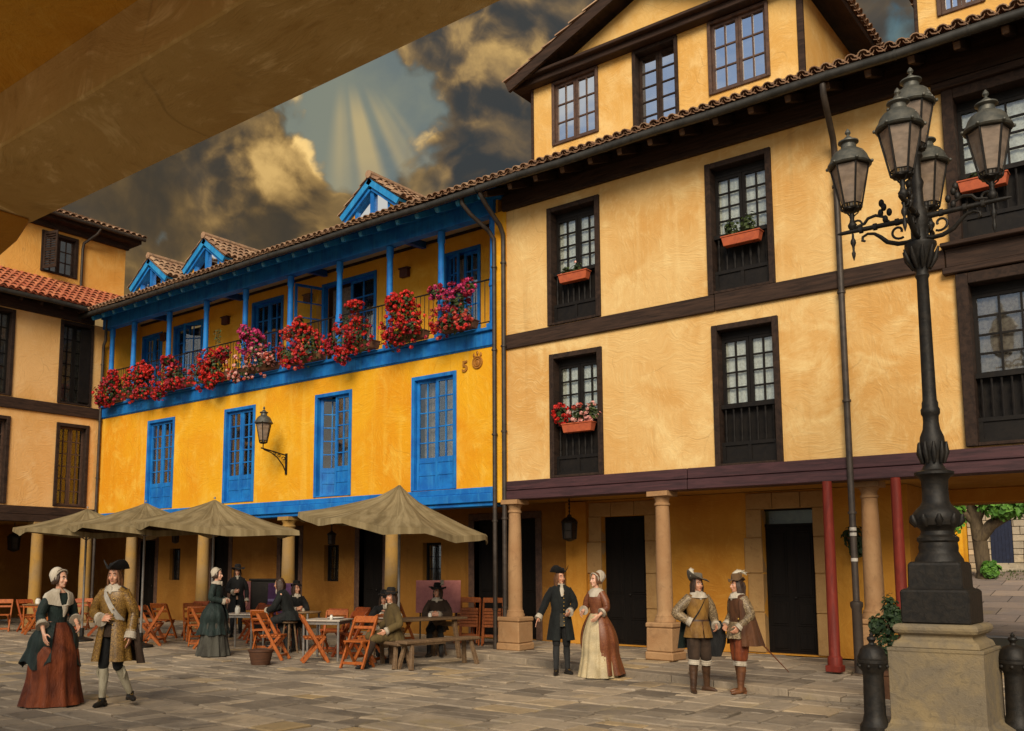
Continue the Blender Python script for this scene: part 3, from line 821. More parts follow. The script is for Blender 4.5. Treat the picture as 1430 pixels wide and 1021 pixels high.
for i, (a, b, c, d) in enumerate(GD):
    blue_window(yel, FGal, a, b, c, d, open_l=(0, 0, 0, 1.9, 0.35)[i], open_r=(0, 0.5, 0, 0, 0)[i], mat='blue', leafmat='blue', rows=4)
PX = [-26.17, -24.97, -23.16, -21.4, -19.69, -17.89, -16.11, -14.45, -12.9, -11.47]
for x in PX:
    mb = MB()
    mb.tube([FM(x, z, -0.04) for z in (6.63, 6.75, 6.76, 7.5, 7.52, 7.58, 7.6, 7.7, 7.72, 8.75, 8.78, 9.02)], [0.10, 0.10, 0.085, 0.08, 0.10, 0.10, 0.085, 0.085, 0.075, 0.068, 0.085, 0.085], 10)
    mb.fbox(FM, x - 0.11, x + 0.11, 6.63, 6.72, -0.15, 0.07)
    mb.build('gallery_post', M['blue'], yel, smooth=40)
for x in PX[1::2]:
    mb = MB(); mb.bar(FM(x + 0.02, 9.3, -0.1), FM(x + 0.02, 9.38, -1.2), 0.12, 0.16); mb.bar(FM(x + 0.02, 9.05, -0.1), FM(x + 0.02, 9.3, -0.55), 0.11, 0.1)
    mb.build('gallery_joist', M['blue_dark'], yel)
mb = MB(); mb.fbox(FM, YL, YR, 9.03, 9.36, -0.14, 0.09); mb.fbox(FM, YL, YR, 9.36, 9.46, -0.1, 0.06); mb.build('gallery_beam', M['blue'], yel, bevel=0.012, jitter=0.006)
# iron railing
for i in range(len(PX) - 1):
    a, b = PX[i] + 0.09, PX[i + 1] - 0.09
    mb = MB()
    mb.tube([FM(a, 7.68, -0.02), FM(b, 7.68, -0.02)], 0.018, 6); mb.tube([FM(a, 6.78, -0.02), FM(b, 6.78, -0.02)], 0.012, 6)
    n = max(4, int((b - a) / 0.115))
    for k in range(1, n):
        u = a + (b - a) * k / n
        mb.tube([FM(u, 6.78, -0.02), FM(u, 7.2, -0.02), FM(u, 7.66, -0.02)], [0.008, 0.009, 0.008], 5)
    mb.build('railing', M['iron'], yel)
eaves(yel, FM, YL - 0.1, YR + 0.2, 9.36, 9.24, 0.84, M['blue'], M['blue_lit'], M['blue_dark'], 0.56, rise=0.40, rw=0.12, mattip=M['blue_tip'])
mb = MB()
tile_roof(mb, (YL - 0.9, YF - 0.92, 9.33), (1, 0, 0), SL, YR - YL + 0.9 + 0.25 - 0.22, 4.4, seed=5, pitch=0.185)
mb.tint = 0.4
mb.face([(YL - 0.9, yr, zr), (YR + 0.05, yr, zr), (YR + 0.05, 22.3, 9.3), (YL - 0.9, 22.3, 9.3)])
mb.build('roof', M['tile'], yel, smooth=35)
downpipe(yel, FM, -11.36, 9.26, 0.8, 0.1, 0.045, side=-0.28, mat='pipe')
# small lamps on the gallery wall
for x in (-25.2, -22.1, -18.55, -15.05):
    mb = MB(); mb.fbox(FGal, x - 0.13, x + 0.13, 8.72, 8.92, 0, 0.12); mb.fbox(FGal, x - 0.16, x + 0.16, 8.92, 8.95, 0, 0.15)
    mb.build('wall_lamp', m_plain('dark_red_metal', (0.10, 0.03, 0.02)), yel, bevel=0.01)
mb = MB(); mb.box(YL - 5, YR, 22.0, 22.1, 0, 9.35); mb.build('rear_wall', M['ochre'], yel)

def blue_dormer(parent, xc, yf=15.66, zap=11.14, hw=1.02, hz=0.76):
    ze = zap - hz
    Fd = lambda u, v, w: (u, yf - w, v)
    d = MB(); iw = hw * 0.78
    kz = hz / hw
    # cheeks and yellow corner posts
    for s in (-1, 1):
        d.box(min(xc + s * iw, xc + s * (iw - 0.2)), max(xc + s * iw, xc + s * (iw - 0.2)), yf, yf + 2.2, 9.6, ze + 0.12)
    d.box(xc - iw + 0.2, xc + iw - 0.2, yf + 0.9, yf + 2.2, 9.6, ze + 0.1)
    dm = d.build('dormer', M['yellow'], parent)
    r_ = MB(); tl = MB(); br = MB()
    for s in (-1, 1):
        e = Vector((xc + s * hw, 0, ze)); a = Vector((xc, 0, zap))
        n = Vector((s * hz, 0, hw)).normalized()
        y0 = yf - 0.14; y1 = yf + 3.3
        def slab(m, t0, t1, ya, yb):
            m.hexa([e + n * t0 + Vector((0, ya, 0)), a + n * t0 + Vector((0, ya, 0)), a + n * t1 + Vector((0, ya, 0)), e + n * t1 + Vector((0, ya, 0)),
                    e + n * t0 + Vector((0, yb, 0)), a + n * t0 + Vector((0, yb, 0)), a + n * t1 + Vector((0, yb, 0)), e + n * t1 + Vector((0, yb, 0))])
        slab(r_, -0.17, -0.02, y0, y0 + 0.05)
        slab(r_, -0.09, -0.03, y0 + 0.05, y1)
        slab(br, -0.25, -0.175, y0 + 0.06, y0 + 0.16)
        tile_roof(tl, e + Vector((0, y0 - 0.03, 0)), (0, 1, 0), a - e, y1 - y0, (a - e).length + 0.03, pitch=0.2, course=0.34, seed=int(abs(xc) * 7) + s)
    r_.build('verge_board', M['blue_lit'], dm); br.build('roof_beam', M['blue'], dm)
    tl.tint = 0.6
    tl.tube([(xc, yf - 0.17, zap + 0.07), (xc, yf + 3.3, zap + 0.07)], 0.1, 8)
    tl.build('roof', M['tile'], dm, smooth=35)
    # triangular window: post and two leaning lights
    fr = MB()
    zt = lambda u: zap - 0.20 - abs(u) * kz
    for u0 in (-0.055,):
        fr.fbox(Fd, xc - 0.06, xc + 0.06, 9.7, zt(0), -0.08, 0.02)
    for s in (-1, 1):
        u = iw - 0.2
        fr.fbox(Fd, min(xc + s * u, xc + s * (u - 0.08)), max(xc + s * u, xc + s * (u - 0.08)), 9.7, zt(u), -0.08, 0.01)
        a = Vector(Fd(xc + s * 0.06, zt(0.06) - 0.05, -0.035)); b = Vector(Fd(xc + s * (u - 0.04), zt(u) - 0.04, -0.035))
        fr.bar(a, b, 0.07, 0.1)
    fw = fr.build('window', M['blue'], dm)
    g = MB()
    for s in (-1, 1):
        u = iw - 0.22
        pts = [Fd(xc + s * 0.05, 9.7, -0.05), Fd(xc + s * u, 9.7, -0.05), Fd(xc + s * u, zt(u), -0.05), Fd(xc + s * 0.05, zt(0.05), -0.05)]
        g.prism(pts, (0, 0.006, 0))
    g.build('pane', M['skyglass'], fw)
    g = MB(); g.prism([Fd(xc - iw + 0.2, 9.6, -0.75), Fd(xc + iw - 0.2, 9.6, -0.75), Fd(xc + iw - 0.2, zt(iw), -0.75), Fd(xc, zt(0), -0.75), Fd(xc - iw + 0.2, zt(iw), -0.75)], (0, 0.02, 0))
    g.build('interior', M['room'], fw)
    return dm
for xc in (-15.55, -22.2, -25.0): blue_dormer(yel, xc)

# ground floor of the yellow house
GDR = [(-27.6, -26.75, 0.12, 2.6), (-23.8, -22.95, 0.12, 2.7), (-20.6, -19.85, 0.12, 2.7), (-17.5, -16.65, 0.12, 2.7), (-13.7, -11.95, 0.12, 2.8)]
GWN = [(-25.95, -25.4, 1.34, 2.32), (-18.84, -18.27, 1.35, 2.31), (-15.31, -14.72, 1.34, 2.31)]
mb = MB(); wall_mesh(mb, FG, -31.2, XL, 0.1, 3.12, GDR + GWN, 0.25); mb.build('ground_floor_wall', M['shadedochre'], yel)
for D in GDR:
    plank_door(yel, FG, *D, depth=0.22)
    mb = MB(); mb.fbox(FG, D[0] - 0.16, D[0], D[2], D[3], -0.2, 0.03); mb.fbox(FG, D[1], D[1] + 0.16, D[2], D[3], -0.2, 0.03); mb.fbox(FG, D[0] - 0.16, D[1] + 0.16, D[3], D[3] + 0.16, -0.2, 0.028)
    mb.build('door_frame', M['brownwood'], yel, bevel=0.01)
for a, b, c, d in GWN:
    mb = MB(); lattice(mb, FG, a, b, c, d, 2, 3, 0.05, 0.02, -0.2, -0.15)
    for k in range(1, 5): mb.tube([FG(a + (b - a) * k / 5, c, -0.05), FG(a + (b - a) * k / 5, d, -0.05)], 0.011, 6)
    w = mb.build('window', M['blackwood'], yel)
    mb = MB(); mb.fbox(FG, a, b, c, d, -0.19, -0.18); mb.build('pane', M['glass'], w)
    mb = MB(); mb.fbox(FG, a - 0.1, b + 0.1, c - 0.1, d + 0.1, -0.5, -0.48); mb.build('interior', M['room'], w)
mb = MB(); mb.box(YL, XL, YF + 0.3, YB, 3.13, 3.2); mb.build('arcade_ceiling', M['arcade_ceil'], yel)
for x in (-14.32, -17.78, -21.22, -24.68): stone_column(yel, x, YF + 0.06, 0.1, 2.94, ped_h=0.3, ped_w=0.44, r0=0.165, r1=0.145, mat='columnyellow', pedmat='doorstone', cap_w=0.40)

# ================================================================== corner building on the left
cor = tag(empty('corner_house', (XC, 11.0, 0.1)), 'amber plastered corner house with dark timber windows and a set back tiled attic', 'building')
CW = [(8.8, 9.85, 6.56, 9.06), (11.25, 12.32, 6.56, 9.06), (13.67, 14.72, 6.56, 9.08), (8.8, 9.85, 3.5, 5.98), (11.3, 12.34, 3.5, 5.98), (13.7, 14.73, 3.5, 5.98)]
mb = MB(); wall_mesh(mb, FC, 5.0, YF, 3.3, 9.12, [(a + 0.05, b - 0.05, c + 0.02, d - 0.05) for a, b, c, d in CW], 0.26)
mb.face([(XC, 5, 0), (XC - 6, 5, 0), (XC - 6, 5, 9.6), (XC, 5, 9.12)])
mb.build('wall', M['corner'], cor)
for i, (a, b, c, d) in enumerate(CW):
    timber_window(cor, FC, a, b, c, d, rows=6, rail=False, curtain='dimcurtain' if i < 3 else None, frame='darkwood', sash='blackwood' if i < 3 else 'brownwood', trim=0.1, depth=0.2, glass='glass')
mb = MB()
mb.fbox(FC, 14.30, 14.62, 6.66, 8.9, 0.0, 0.06)
mb.build('shutter', M['blackwood'], cor)
mb = MB(); mb.fbox(FC, 5, YF - 0.0, 6.21, 6.53, -0.05, 0.06); mb.build('storey_beam', M['darkbeam'], cor, bevel=0.012, jitter=0.01)
mb = MB(); mb.fbox(FC, 5, YF - 0.05, 3.02, 3.22, -0.25, 0.09); mb.fbox(FC, 5, YF - 0.05, 3.225, 3.46, -0.2, 0.07); mb.build('arcade_beam', M['darkbeam'], cor, bevel=0.012, jitter=0.01)
eaves(cor, FC, 5, YF - 0.4, 9.1, 9.38, 0.6, M['darkbeam'], M['darkwood'], M['darkwood'], 0.6, rise=0.3)
mb = MB(); SC = Vector((-1, 0, 0.55)).normalized()
tile_roof(mb, (XC + 0.64, 17.0, 9.47), (0, -1, 0), SC, 12.0, 2.6, seed=8)
mb.build('roof', M['redtile'], cor, smooth=35)
downpipe(cor, FC, 15.02, 9.3, 0.25, 0.1, 0.045)
# set-back attic
XA = -28.0
FA = lambda u, v, w: (XA + w, u, v)
AW = [(13.66, 14.86, 10.88, 12.2), (10.9, 12.0, 10.88, 12.2)]
mb = MB(); wall_mesh(mb, FA, 5, 16.53, 10.2, 12.42, [(a + 0.05, b - 0.05, c + 0.05, d - 0.05) for a, b, c, d in AW], 0.2)
mb.face([(XA, 16.53, 10.2), (XA - 4, 16.53, 10.2), (XA - 4, 16.53, 12.42), (XA, 16.53, 12.42)])
at = mb.build('attic', M['attic'], cor)
for i, (a, b, c, d) in enumerate(AW):
    w = timber_window(at, FA, a, b, c, d, rows=3, rail=False, curtain=None, frame='darkwood', sash='darkwood', trim=0.1, glass='skyglass', depth=0.15)
G = hinge(FA, 13.74, 0.05, 1.25)
mb = MB(); lattice(mb, G, 13.74, 14.28, 10.95, 12.12, 1, 2, 0.07, 0.04, 0.05, 0.09)
for k in range(14): mb.fbox(G, 13.80, 14.22, 11.02 + k * 0.078, 11.06 + k * 0.078, 0.055, 0.085)
mb.build('shutter', M['darkwood'], at)
mb = MB(); mb.fbox(FA, 5, 16.6, 12.3, 12.5, -0.02, 0.1); mb.fbox(FA, 5, 16.85, 12.5, 12.62, -0.3, 0.42); mb.build('attic_eaves', M['darkbeam'], at)
mb = MB(); tile_roof(mb, (XA + 0.55, 16.95, 12.66), (0, -1, 0), (-1, 0, 0.42), 12, 3.2, seed=9); mb.build('attic_roof', M['tile'], at, smooth=35)
mb = MB(); mb.tube([FA(5, 12.62, 0.56), FA(16.9, 12.62, 0.56)], 0.06, 8)
mb.tube([FA(15.3, 12.56, 0.56), FA(15.25, 12.4, 0.45), FA(15.0, 12.1, 0.1), FA(14.98, 11.9, 0.07), FA(14.98, 10.4, 0.07)], 0.045, 8)
mb.build('attic_pipe', M['pipe'], at, smooth=50)
# arcade of the corner house
mb = MB(); mb.face([(-31.2, 5, 0.05), (-31.2, YB, 0.05), (-31.2, YB, 3.2), (-31.2, 5, 3.2)]); mb.build('ground_floor_wall', M['shadedochre'], cor)
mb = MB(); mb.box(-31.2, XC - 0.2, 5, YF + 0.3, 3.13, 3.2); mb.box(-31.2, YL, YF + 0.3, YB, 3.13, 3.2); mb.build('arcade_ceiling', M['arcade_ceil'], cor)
for y in (YF - 0.25, 13.35, 10.2, 7.4): stone_column(cor, XC + 0.02 - 0.1, y, 0.0, 3.02, ped_h=0.25, ped_w=0.46, r0=0.17, r1=0.155, mat='columnyellow', pedmat='doorstone', cap_w=0.4)

# ================================================================== arcade the view is taken from
M['over_ceil'] = m_plaster('overhead_plaster', (0.74, 0.38, 0.045), (0.84, 0.52, 0.10), (0.58, 0.27, 0.028), (0.3, 0.16, 0.04), 0.35, 0.2, 1.8)
arc = tag(empty('arcade', (-3.0, 1.5, 0)), 'shaded ochre plaster arcade lintel and ceiling close overhead in the top left corner', 'arcade')
mb = MB(); mb.box(-14, 7, 1.30, 1.69, 3.0, 3.30); mb.build('lintel', M['arcade'], arc, bevel=0.006, jitter=0.012)
mb = MB(); mb.box(-14, 7, -1.6, 1.30, 3.19, 3.29); mb.build('ceiling', M['over_ceil'], arc, jitter=0.01)
mb = MB()
mb.prism([(-3.50, 1.32, 3.0), (-3.62, 1.32, 2.93), (-3.95, 1.32, 2.86), (-4.02, 1.32, 2.78), (-4.02, 1.32, 0), (-4.4, 1.32, 0), (-4.4, 1.32, 2.78), (-4.5, 1.32, 2.86), (-4.9, 1.32, 2.93), (-5.0, 1.32, 3.0)], (0, 0.35, 0))
mb.build('pillar', M['ochre'], arc, bevel=0.012)
# ------------------------------------------------------------------ materials of the furniture
M['orangewood'] = m_wood('orange_varnished_wood', (0.43, 0.115, 0.018), (0.25, 0.056, 0.010), 0.45, (5, 5, 1.5), 5.0, (0.5, 0.2, 0.06), 0.25)
M['reddishwood'] = m_wood('reddish_varnished_wood', (0.36, 0.075, 0.015), (0.2, 0.038, 0.009), 0.45, (5, 5, 1.5), 5.0, (0.4, 0.13, 0.05), 0.25)
M['oldwood'] = m_wood('weathered_table_wood', (0.20, 0.125, 0.065), (0.10, 0.058, 0.03), 0.7, (2, 9, 9), 3.0, (0.30, 0.2, 0.12), 0.35)
def m_canvas():
    m, t, bs, pos = new_mat('parasol_canvas')
    oc = t.new('ShaderNodeTexCoord').outputs['Object']
    sp = t.new('ShaderNodeSeparateXYZ'); t.put(sp.inputs[0], oc)
    ang = t.math('ARCTAN2', sp.outputs[1], sp.outputs[0])
    rad = t.math('POWER', t.math('ADD', t.math('POWER', sp.outputs[0], 2.0), t.math('POWER', sp.outputs[1], 2.0)), 0.5)
    cb = t.new('ShaderNodeCombineXYZ'); t.put(cb.inputs[0], t.math('MULTIPLY', ang, 6.0)); t.put(cb.inputs[1], t.math('MULTIPLY', rad, 0.9))
    st = t.noise(cb.outputs[0], 1.4, 5, 0.6, 0.4)
    bl = t.noise(pos, 1.6, 6, 0.65, 0.4)
    c = t.mix(t.smooth(st, 0.34, 0.68), (0.215, 0.16, 0.08), (0.37, 0.29, 0.16))
    c = t.mix(t.math('MULTIPLY', t.smooth(bl, 0.48, 0.72), 0.55), c, (0.12, 0.092, 0.05))
    t.put(bs.inputs['Base Color'], c); t.put(bs.inputs['Roughness'], 0.9); t.put(bs.inputs['Specular IOR Level'], 0.1)
    bump(t, bs, t.math('ADD', st, t.math('MULTIPLY', t.noise(pos, 90, 2), 0.08)), 0.6, 0.03)
    out = [n for n in t.n if n.type == 'OUTPUT_MATERIAL'][0]
    tl = t.new('ShaderNodeBsdfTranslucent'); t.l.new(c, tl.inputs[0])
    mx = t.new('ShaderNodeMixShader'); t.put(mx.inputs[0], 0.22); t.l.new(bs.outputs[0], mx.inputs[1]); t.l.new(tl.outputs[0], mx.inputs[2]); t.l.new(mx.outputs[0], out.inputs[0])
    return m
M['canvas'] = m_canvas()
M['greymetal'] = m_plain('grey_painted_metal', (0.24, 0.22, 0.20), (0.16, 0.145, 0.13), 0.45, 0.3)
M['tabletop'] = m_plain('pale_table_top', (0.50, 0.44, 0.37), (0.36, 0.30, 0.24), 0.5)
M['woodtop'] = m_wood('round_table_wood', (0.24, 0.15, 0.075), (0.15, 0.085, 0.04), 0.55, (3, 3, 3), 4.0)
M['white'] = m_plain('white_ceramic', (0.72, 0.69, 0.62), (0.6, 0.57, 0.5), 0.35)
M['basketm'] = m_wood('planter_wicker', (0.11, 0.045, 0.02), (0.05, 0.02, 0.01), 0.7, (1, 1, 16), 3.0)
M['frost'] = None
def lantern_pane():
    m, t, bs, pos = new_mat('smoked_lantern_glass')
    a = t.noise(t.scale(pos, (3, 3, 6)), 3, 4)
    t.put(bs.inputs['Base Color'], t.mix(t.smooth(a, 0.3, 0.7), (0.30, 0.225, 0.17), (0.2, 0.15, 0.115)))
    t.put(bs.inputs['Roughness'], 0.22); t.put(bs.inputs['Transmission Weight'], 0.0); t.put(bs.inputs['Alpha'], 0.82)
    return m
M['frost'] = lantern_pane()

# ------------------------------------------------------------------ the big street lamp
LX, LY = -2.32, 10.68
lamp = tag(empty('street_lamp', (LX, LY, 0)), 'tall ornate cast iron lamp post with five lanterns on a square stone pedestal', 'street lamp')
mb = MB(); h = 0.435
def sq(mb, prof, cx=LX, cy=LY, sub=1):
    rings = []
    for r_, z in prof:
        rings.append([(cx - r_, cy - r_, z), (cx + r_, cy - r_, z), (cx + r_, cy + r_, z), (cx - r_, cy + r_, z)])
    mb.rings(rings)
sq(mb, [(0.56, 0), (0.56, 0.07), (0.50, 0.10), (h + 0.015, 0.12), (h, 0.16), (h, 0.835), (h + 0.006, 0.84), (h + 0.006, 0.87)])
pb = mb.build('pedestal', M['pedestal'], lamp, bevel=0.012, jitter=0.008)
mb = MB()
sq(mb, [(h - 0.03, 0.87), (h - 0.05, 0.93), (h - 0.10, 0.96), (h - 0.11, 0.99), (h - 0.06, 1.02), (h - 0.045, 1.05), (h - 0.045, 1.085), (h - 0.075, 1.11)])
mb.build('pedestal_cap', M['pedestal'], lamp, bevel=0.01, jitter=0.008)
mb = MB()
sq(mb, [(0.32, 1.112), (0.32, 1.43), (0.30, 1.46), (0.255, 1.462), (0.25, 1.70), (0.235, 1.735)])
mb.build('plinth', M['iron'], lamp, bevel=0.014)
mb = MB()
prof = [(0.235, 1.73), (0.225, 1.77), (0.20, 1.81), (0.185, 1.84), (0.19, 1.88), (0.182, 1.93), (0.20, 1.95), (0.20, 1.98), (0.165, 2.01), (0.155, 2.05), (0.17, 2.08), (0.215, 2.11), (0.232, 2.17), (0.228, 2.23), (0.19, 2.28), (0.15, 2.32),
        (0.13, 2.36), (0.125, 2.48), (0.13, 2.58), (0.155, 2.615), (0.19, 2.64), (0.19, 2.665), (0.12, 2.69), (0.092, 2.74), (0.095, 2.80), (0.118, 2.87), (0.126, 2.95), (0.115, 3.04), (0.085, 3.12), (0.076, 3.20), (0.078, 3.26), (0.092, 3.285), (0.094, 3.33), (0.08, 3.355), (0.08, 3.40), (0.07, 3.43), (0.068, 3.5),
        (0.058, 4.75), (0.072, 4.78), (0.06, 4.82), (0.078, 4.9), (0.125, 4.99), (0.13, 5.05), (0.16, 5.11), (0.158, 5.14), (0.08, 5.16), (0.07, 5.25), (0.085, 5.32), (0.10, 5.40), (0.09, 5.50), (0.06, 5.56), (0.055, 5.75), (0.07, 5.82), (0.05, 5.88), (0.05, 6.08), (0.075, 6.12), (0.06, 6.16)]
mb.lathe(prof, 28, (LX, LY, 0))
post = mb.build('post', M['iron'], lamp, smooth=35)
mb = MB()
for k in range(10):      # acanthus leaves round the knop and the capital
    a = 2 * math.pi * k / 10
    for r0, z0, r1, z1, s in ((0.105, 2.76, 0.135, 2.98, 0.03), (0.085, 4.86, 0.175, 5.08, 0.03), (0.2, 2.10, 0.245, 2.22, 0.04)):
        mb.tube([(LX + math.cos(a) * rr, LY + math.sin(a) * rr, z) for rr, z in ((r0, z0), ((r0 + r1) / 2 + 0.012, (z0 + z1) / 2), (r1, z1))], [s * 0.5, s, s * 0.35], 6)
mb.build('leaf_ornament', M['iron'], lamp, smooth=60)['kind'] = 'stuff'

def spiral(c, e1, e2, r0, r1, a0, a1, n=16):
    c = Vector(c); e1 = Vector(e1); e2 = Vector(e2)
    return [c + e1 * (r0 + (r1 - r0) * i / n) * math.cos(a0 + (a1 - a0) * i / n) + e2 * (r0 + (r1 - r0) * i / n) * math.sin(a0 + (a1 - a0) * i / n) for i in range(n + 1)]

def lamp_arm(dx, dy, L):
    D = Vector((dx, dy, 0)); Z = Vector((0, 0, 1)); O = Vector((LX, LY, 0))
    P = lambda s, z: O + D * s + Z * z
    mb = MB()
    mb.tube([P(0.03, 5.43), P(0.3, 5.435), P(L, 5.44), P(L + 0.12, 5.44), P(L + 0.17, 5.44)], [0.036, 0.03, 0.026, 0.022, 0.006], 8)
    for s in (0.22, 0.45, L - 0.09): mb.tube([P(s - 0.018, 5.437), P(s + 0.018, 5.437)], 0.042, 8)
    # big S scroll under the bar
    pts = [P(0.06, 5.20), P(0.12, 5.185), P(0.22, 5.19), P(0.33, 5.235), P(0.40, 5.31), P(0.46, 5.36), P(0.53, 5.375), P(0.585, 5.35), P(0.59, 5.31), P(0.56, 5.295)]
    mb.tube(pts, [0.026, 0.026, 0.026, 0.025, 0.022, 0.018, 0.016, 0.016, 0.018, 0.012], 8)
    mb.tube([P(*p) for p in ((0.07, 5.22), (0.07, 5.34), (0.1, 5.41))], 0.02, 6)
    mb.tube([p for p in spiral(P(0.21, 5.325), D, Z, 0.085, 0.03, -2.2, 3.4)], 0.014, 7)
    # scroll above, carrying the lantern
    mb.tube([P(*p) for p in ((0.3, 5.46), (0.36, 5.53), (0.44, 5.565), (0.52, 5.55), (0.56, 5.50), (L, 5.47))], [0.012, 0.016, 0.018, 0.018, 0.018, 0.016], 7)
    mb.tube([p for p in spiral(P(L - 0.06, 5.50), D, Z, 0.06, 0.02, 0.5, 6.0)], 0.013, 6)
    # pendant
    mb.lathe([(0.012, -0.02), (0.014, -0.07), (0.028, -0.10), (0.03, -0.13), (0.014, -0.17), (0.012, -0.22), (0.022, -0.245), (0.018, -0.28), (0.004, -0.33)], 10, tuple(P(L, 5.43)))
    # upright leaf
    for k, (ds, dz, r_) in enumerate(((0, 0.0, 0.022), (-0.05, 0.07, 0.018), (0.05, 0.08, 0.018), (0.01, 0.14, 0.02), (0.035, 0.19, 0.014))):
        mb.ell(P(0.34 + ds * 0.9, 5.50 + dz), (0.03, 0.03, 0.045))
    # lantern support
    mb.lathe([(0.028, 0.0), (0.045, 0.03), (0.05, 0.06), (0.03, 0.09), (0.022, 0.13), (0.03, 0.16), (0.022, 0.2)], 10, tuple(P(L, 5.455)))
    for s in (-1, 1):
        for q in (-1, 1):
            T = Vector((-dy, dx, 0))
            b = P(L, 5.60)
            mb.tube([b, b + (D * s + T * q) * 0.05 + Z * 0.06, b + (D * s + T * q) * 0.072 + Z * 0.12], 0.008, 5)
    mb.build('lamp_arm', M['iron'], lamp, smooth=45)
    return P(L, 5.70)

def lantern_on(parent, base, s=1.0, n=6, rot=0.2, name='lantern'):
    base = Vector(base)
    rb, rt, H = 0.105 * s, 0.205 * s, 0.50 * s
    def ring(r_, z): return [base + Vector((r_ * math.cos(rot + 2 * math.pi * k / n), r_ * math.sin(rot + 2 * math.pi * k / n), z)) for k in range(n)]
    fr = MB()
    a, b = ring(rb, 0.0), ring(rt, H)
    for k in range(n):
        fr.tube([a[k], b[k]], 0.011 * s, 6)
        fr.tube([a[k], a[(k + 1) % n]], 0.012 * s, 6); fr.tube([b[k], b[(k + 1) % n]], 0.016 * s, 6)
        a2, a3 = a[k].lerp(b[k], 0.10), a[(k + 1) % n].lerp(b[(k + 1) % n], 0.10)
        fr.tube([a2, a3], 0.008 * s, 5)
        m = a[k].lerp(a[(k + 1) % n], 0.5); fr.tube([m, a2.lerp(a3, 0.5)], 0.006 * s, 4)
    fr.lathe([(rb * 0.6, -0.035 * s), (rb * 1.02, -0.015 * s), (rb * 1.02, 0.0)], n, tuple(base))
    ln = fr.build(name, M['iron'], parent, smooth=45)
    g = MB()
    ia, ib = ring(rb * 0.96, 0.05 * s), ring(rt * 0.965, H - 0.005)
    g.rings([ia, ib], cap0=False, cap1=False)
    g.build('pane', M['frost'], ln)
    c = MB()
    prof = [(rt * 1.10, H - 0.005 * s), (rt * 1.17, H + 0.012 * s), (rt * 1.14, H + 0.03 * s), (rt * 1.0, H + 0.075 * s), (rt * 0.93, H + 0.12 * s), (rt * 0.78, H + 0.165 * s), (rt * 0.52, H + 0.2 * s), (rt * 0.42, H + 0.215 * s), (rt * 0.38, H + 0.265 * s), (rt * 0.55, H + 0.285 * s), (rt * 0.54, H + 0.30 * s), (rt * 0.34, H + 0.315 * s), (rt * 0.2, H + 0.345 * s), (rt * 0.08, H + 0.365 * s), (rt * 0.08, H + 0.38 * s), (rt * 0.16, H + 0.40 * s), (rt * 0.14, H + 0.42 * s), (rt * 0.03, H + 0.455 * s)]
    c.lathe(prof, 18, tuple(base))
    for k in range(n): c.ell(tuple(base + Vector((rt * 1.17 * math.cos(rot + 2 * math.pi * k / n), rt * 1.17 * math.sin(rot + 2 * math.pi * k / n), H + 0.02 * s))), (0.02 * s,) * 3, 8, 6)
    c.build('cap', M['capiron'], ln, smooth=40)
    lb = MB(); lb.lathe([(0.02 * s, 0), (0.02 * s, 0.12 * s), (0.045 * s, 0.17 * s), (0.05 * s, 0.24 * s), (0.02 * s, 0.3 * s)], 10, tuple(base))
    lb.build('bulb', M['white'], ln, smooth=60)
    return ln

for dx, dy, L, rot in ((-1, 0, 0.69, 0.1), (1, 0, 0.71, 0.3), (0, -1, 0.62, 0.25), (0, 1, 0.52, 0.15)):
    lantern_on(lamp, lamp_arm(dx, dy, L), 1.0, 6, rot)
lantern_on(lamp, (LX, LY, 6.2), 1.0, 6, 0.2)

# ------------------------------------------------------------------ bollards
def bollard(x, y, label):
    o = tag(empty('bollard', (x, y, 0)), label, 'bollard', 'iron bollards by the lamp')
    mb = MB()
    mb.lathe([(0.15, 0), (0.15, 0.08), (0.12, 0.12), (0.105, 0.2), (0.098, 0.58), (0.104, 0.62), (0.135, 0.655), (0.14, 0.70), (0.148, 0.71), (0.148, 0.735), (0.138, 0.745)], 22, (x, y, 0))
    mb.build('shaft', M['iron'], o, smooth=35)
    mb = MB()
    mb.lathe([(0.142, 0.745), (0.145, 0.762), (0.128, 0.80), (0.115, 0.84), (0.085, 0.875), (0.035, 0.893), (0.026, 0.91), (0.032, 0.925), (0.046, 0.945), (0.04, 0.965), (0.018, 0.975), (0.022, 0.99), (0.004, 1.015)], 22, (x, y, 0))
    mb.build('cap', M['iron'], o, smooth=35)
    mb = MB()
    for k in range(8):
        a = 2 * math.pi * k / 8
        mb.ell((x + 0.14 * math.cos(a), y + 0.14 * math.sin(a), 0.68), (0.02, 0.02, 0.02), 8, 6)
    mb.build('stud_band', M['iron'], o, smooth=60)['kind'] = 'stuff'
bollard(-2.90, 10.22, 'black domed iron bollard left of the lamp pedestal')
bollard(-1.76, 11.05, 'black domed iron bollard right of the lamp pedestal')

# ------------------------------------------------------------------ wall lantern and hanging lanterns
wl = tag(empty('wall_lantern', (-17.85, YF, 4.3)), 'black iron lantern on a scrolled bracket fixed to the bright yellow wall', 'lantern')
mb = MB()
P = lambda s, z: (-17.85, YF - s, z)
mb.box(-17.88, -17.82, YF - 0.03, YF, 3.98, 4.5)
mb.tube([P(0.02, 4.45), P(0.5, 4.52), P(0.8, 4.56)], 0.018, 7)
mb.tube([P(0.03, 4.05), P(0.12, 4.2), P(0.3, 4.38), P(0.5, 4.48), P(0.72, 4.53)], 0.015, 7)
for c, r_ in (((0.10, 4.36), 0.06), ((0.24, 4.42), 0.05), ((0.38, 4.465), 0.038)):
    mb.tube(spiral(P(*c), (0, -1, 0), (0, 0, 1), r_, r_ * 0.3, 0, 6.0), 0.010, 6)
mb.tube([P(0.74, 4.54), P(0.74, 4.68)], 0.014, 7)
mb.build('bracket', M['iron'], wl, smooth=45)
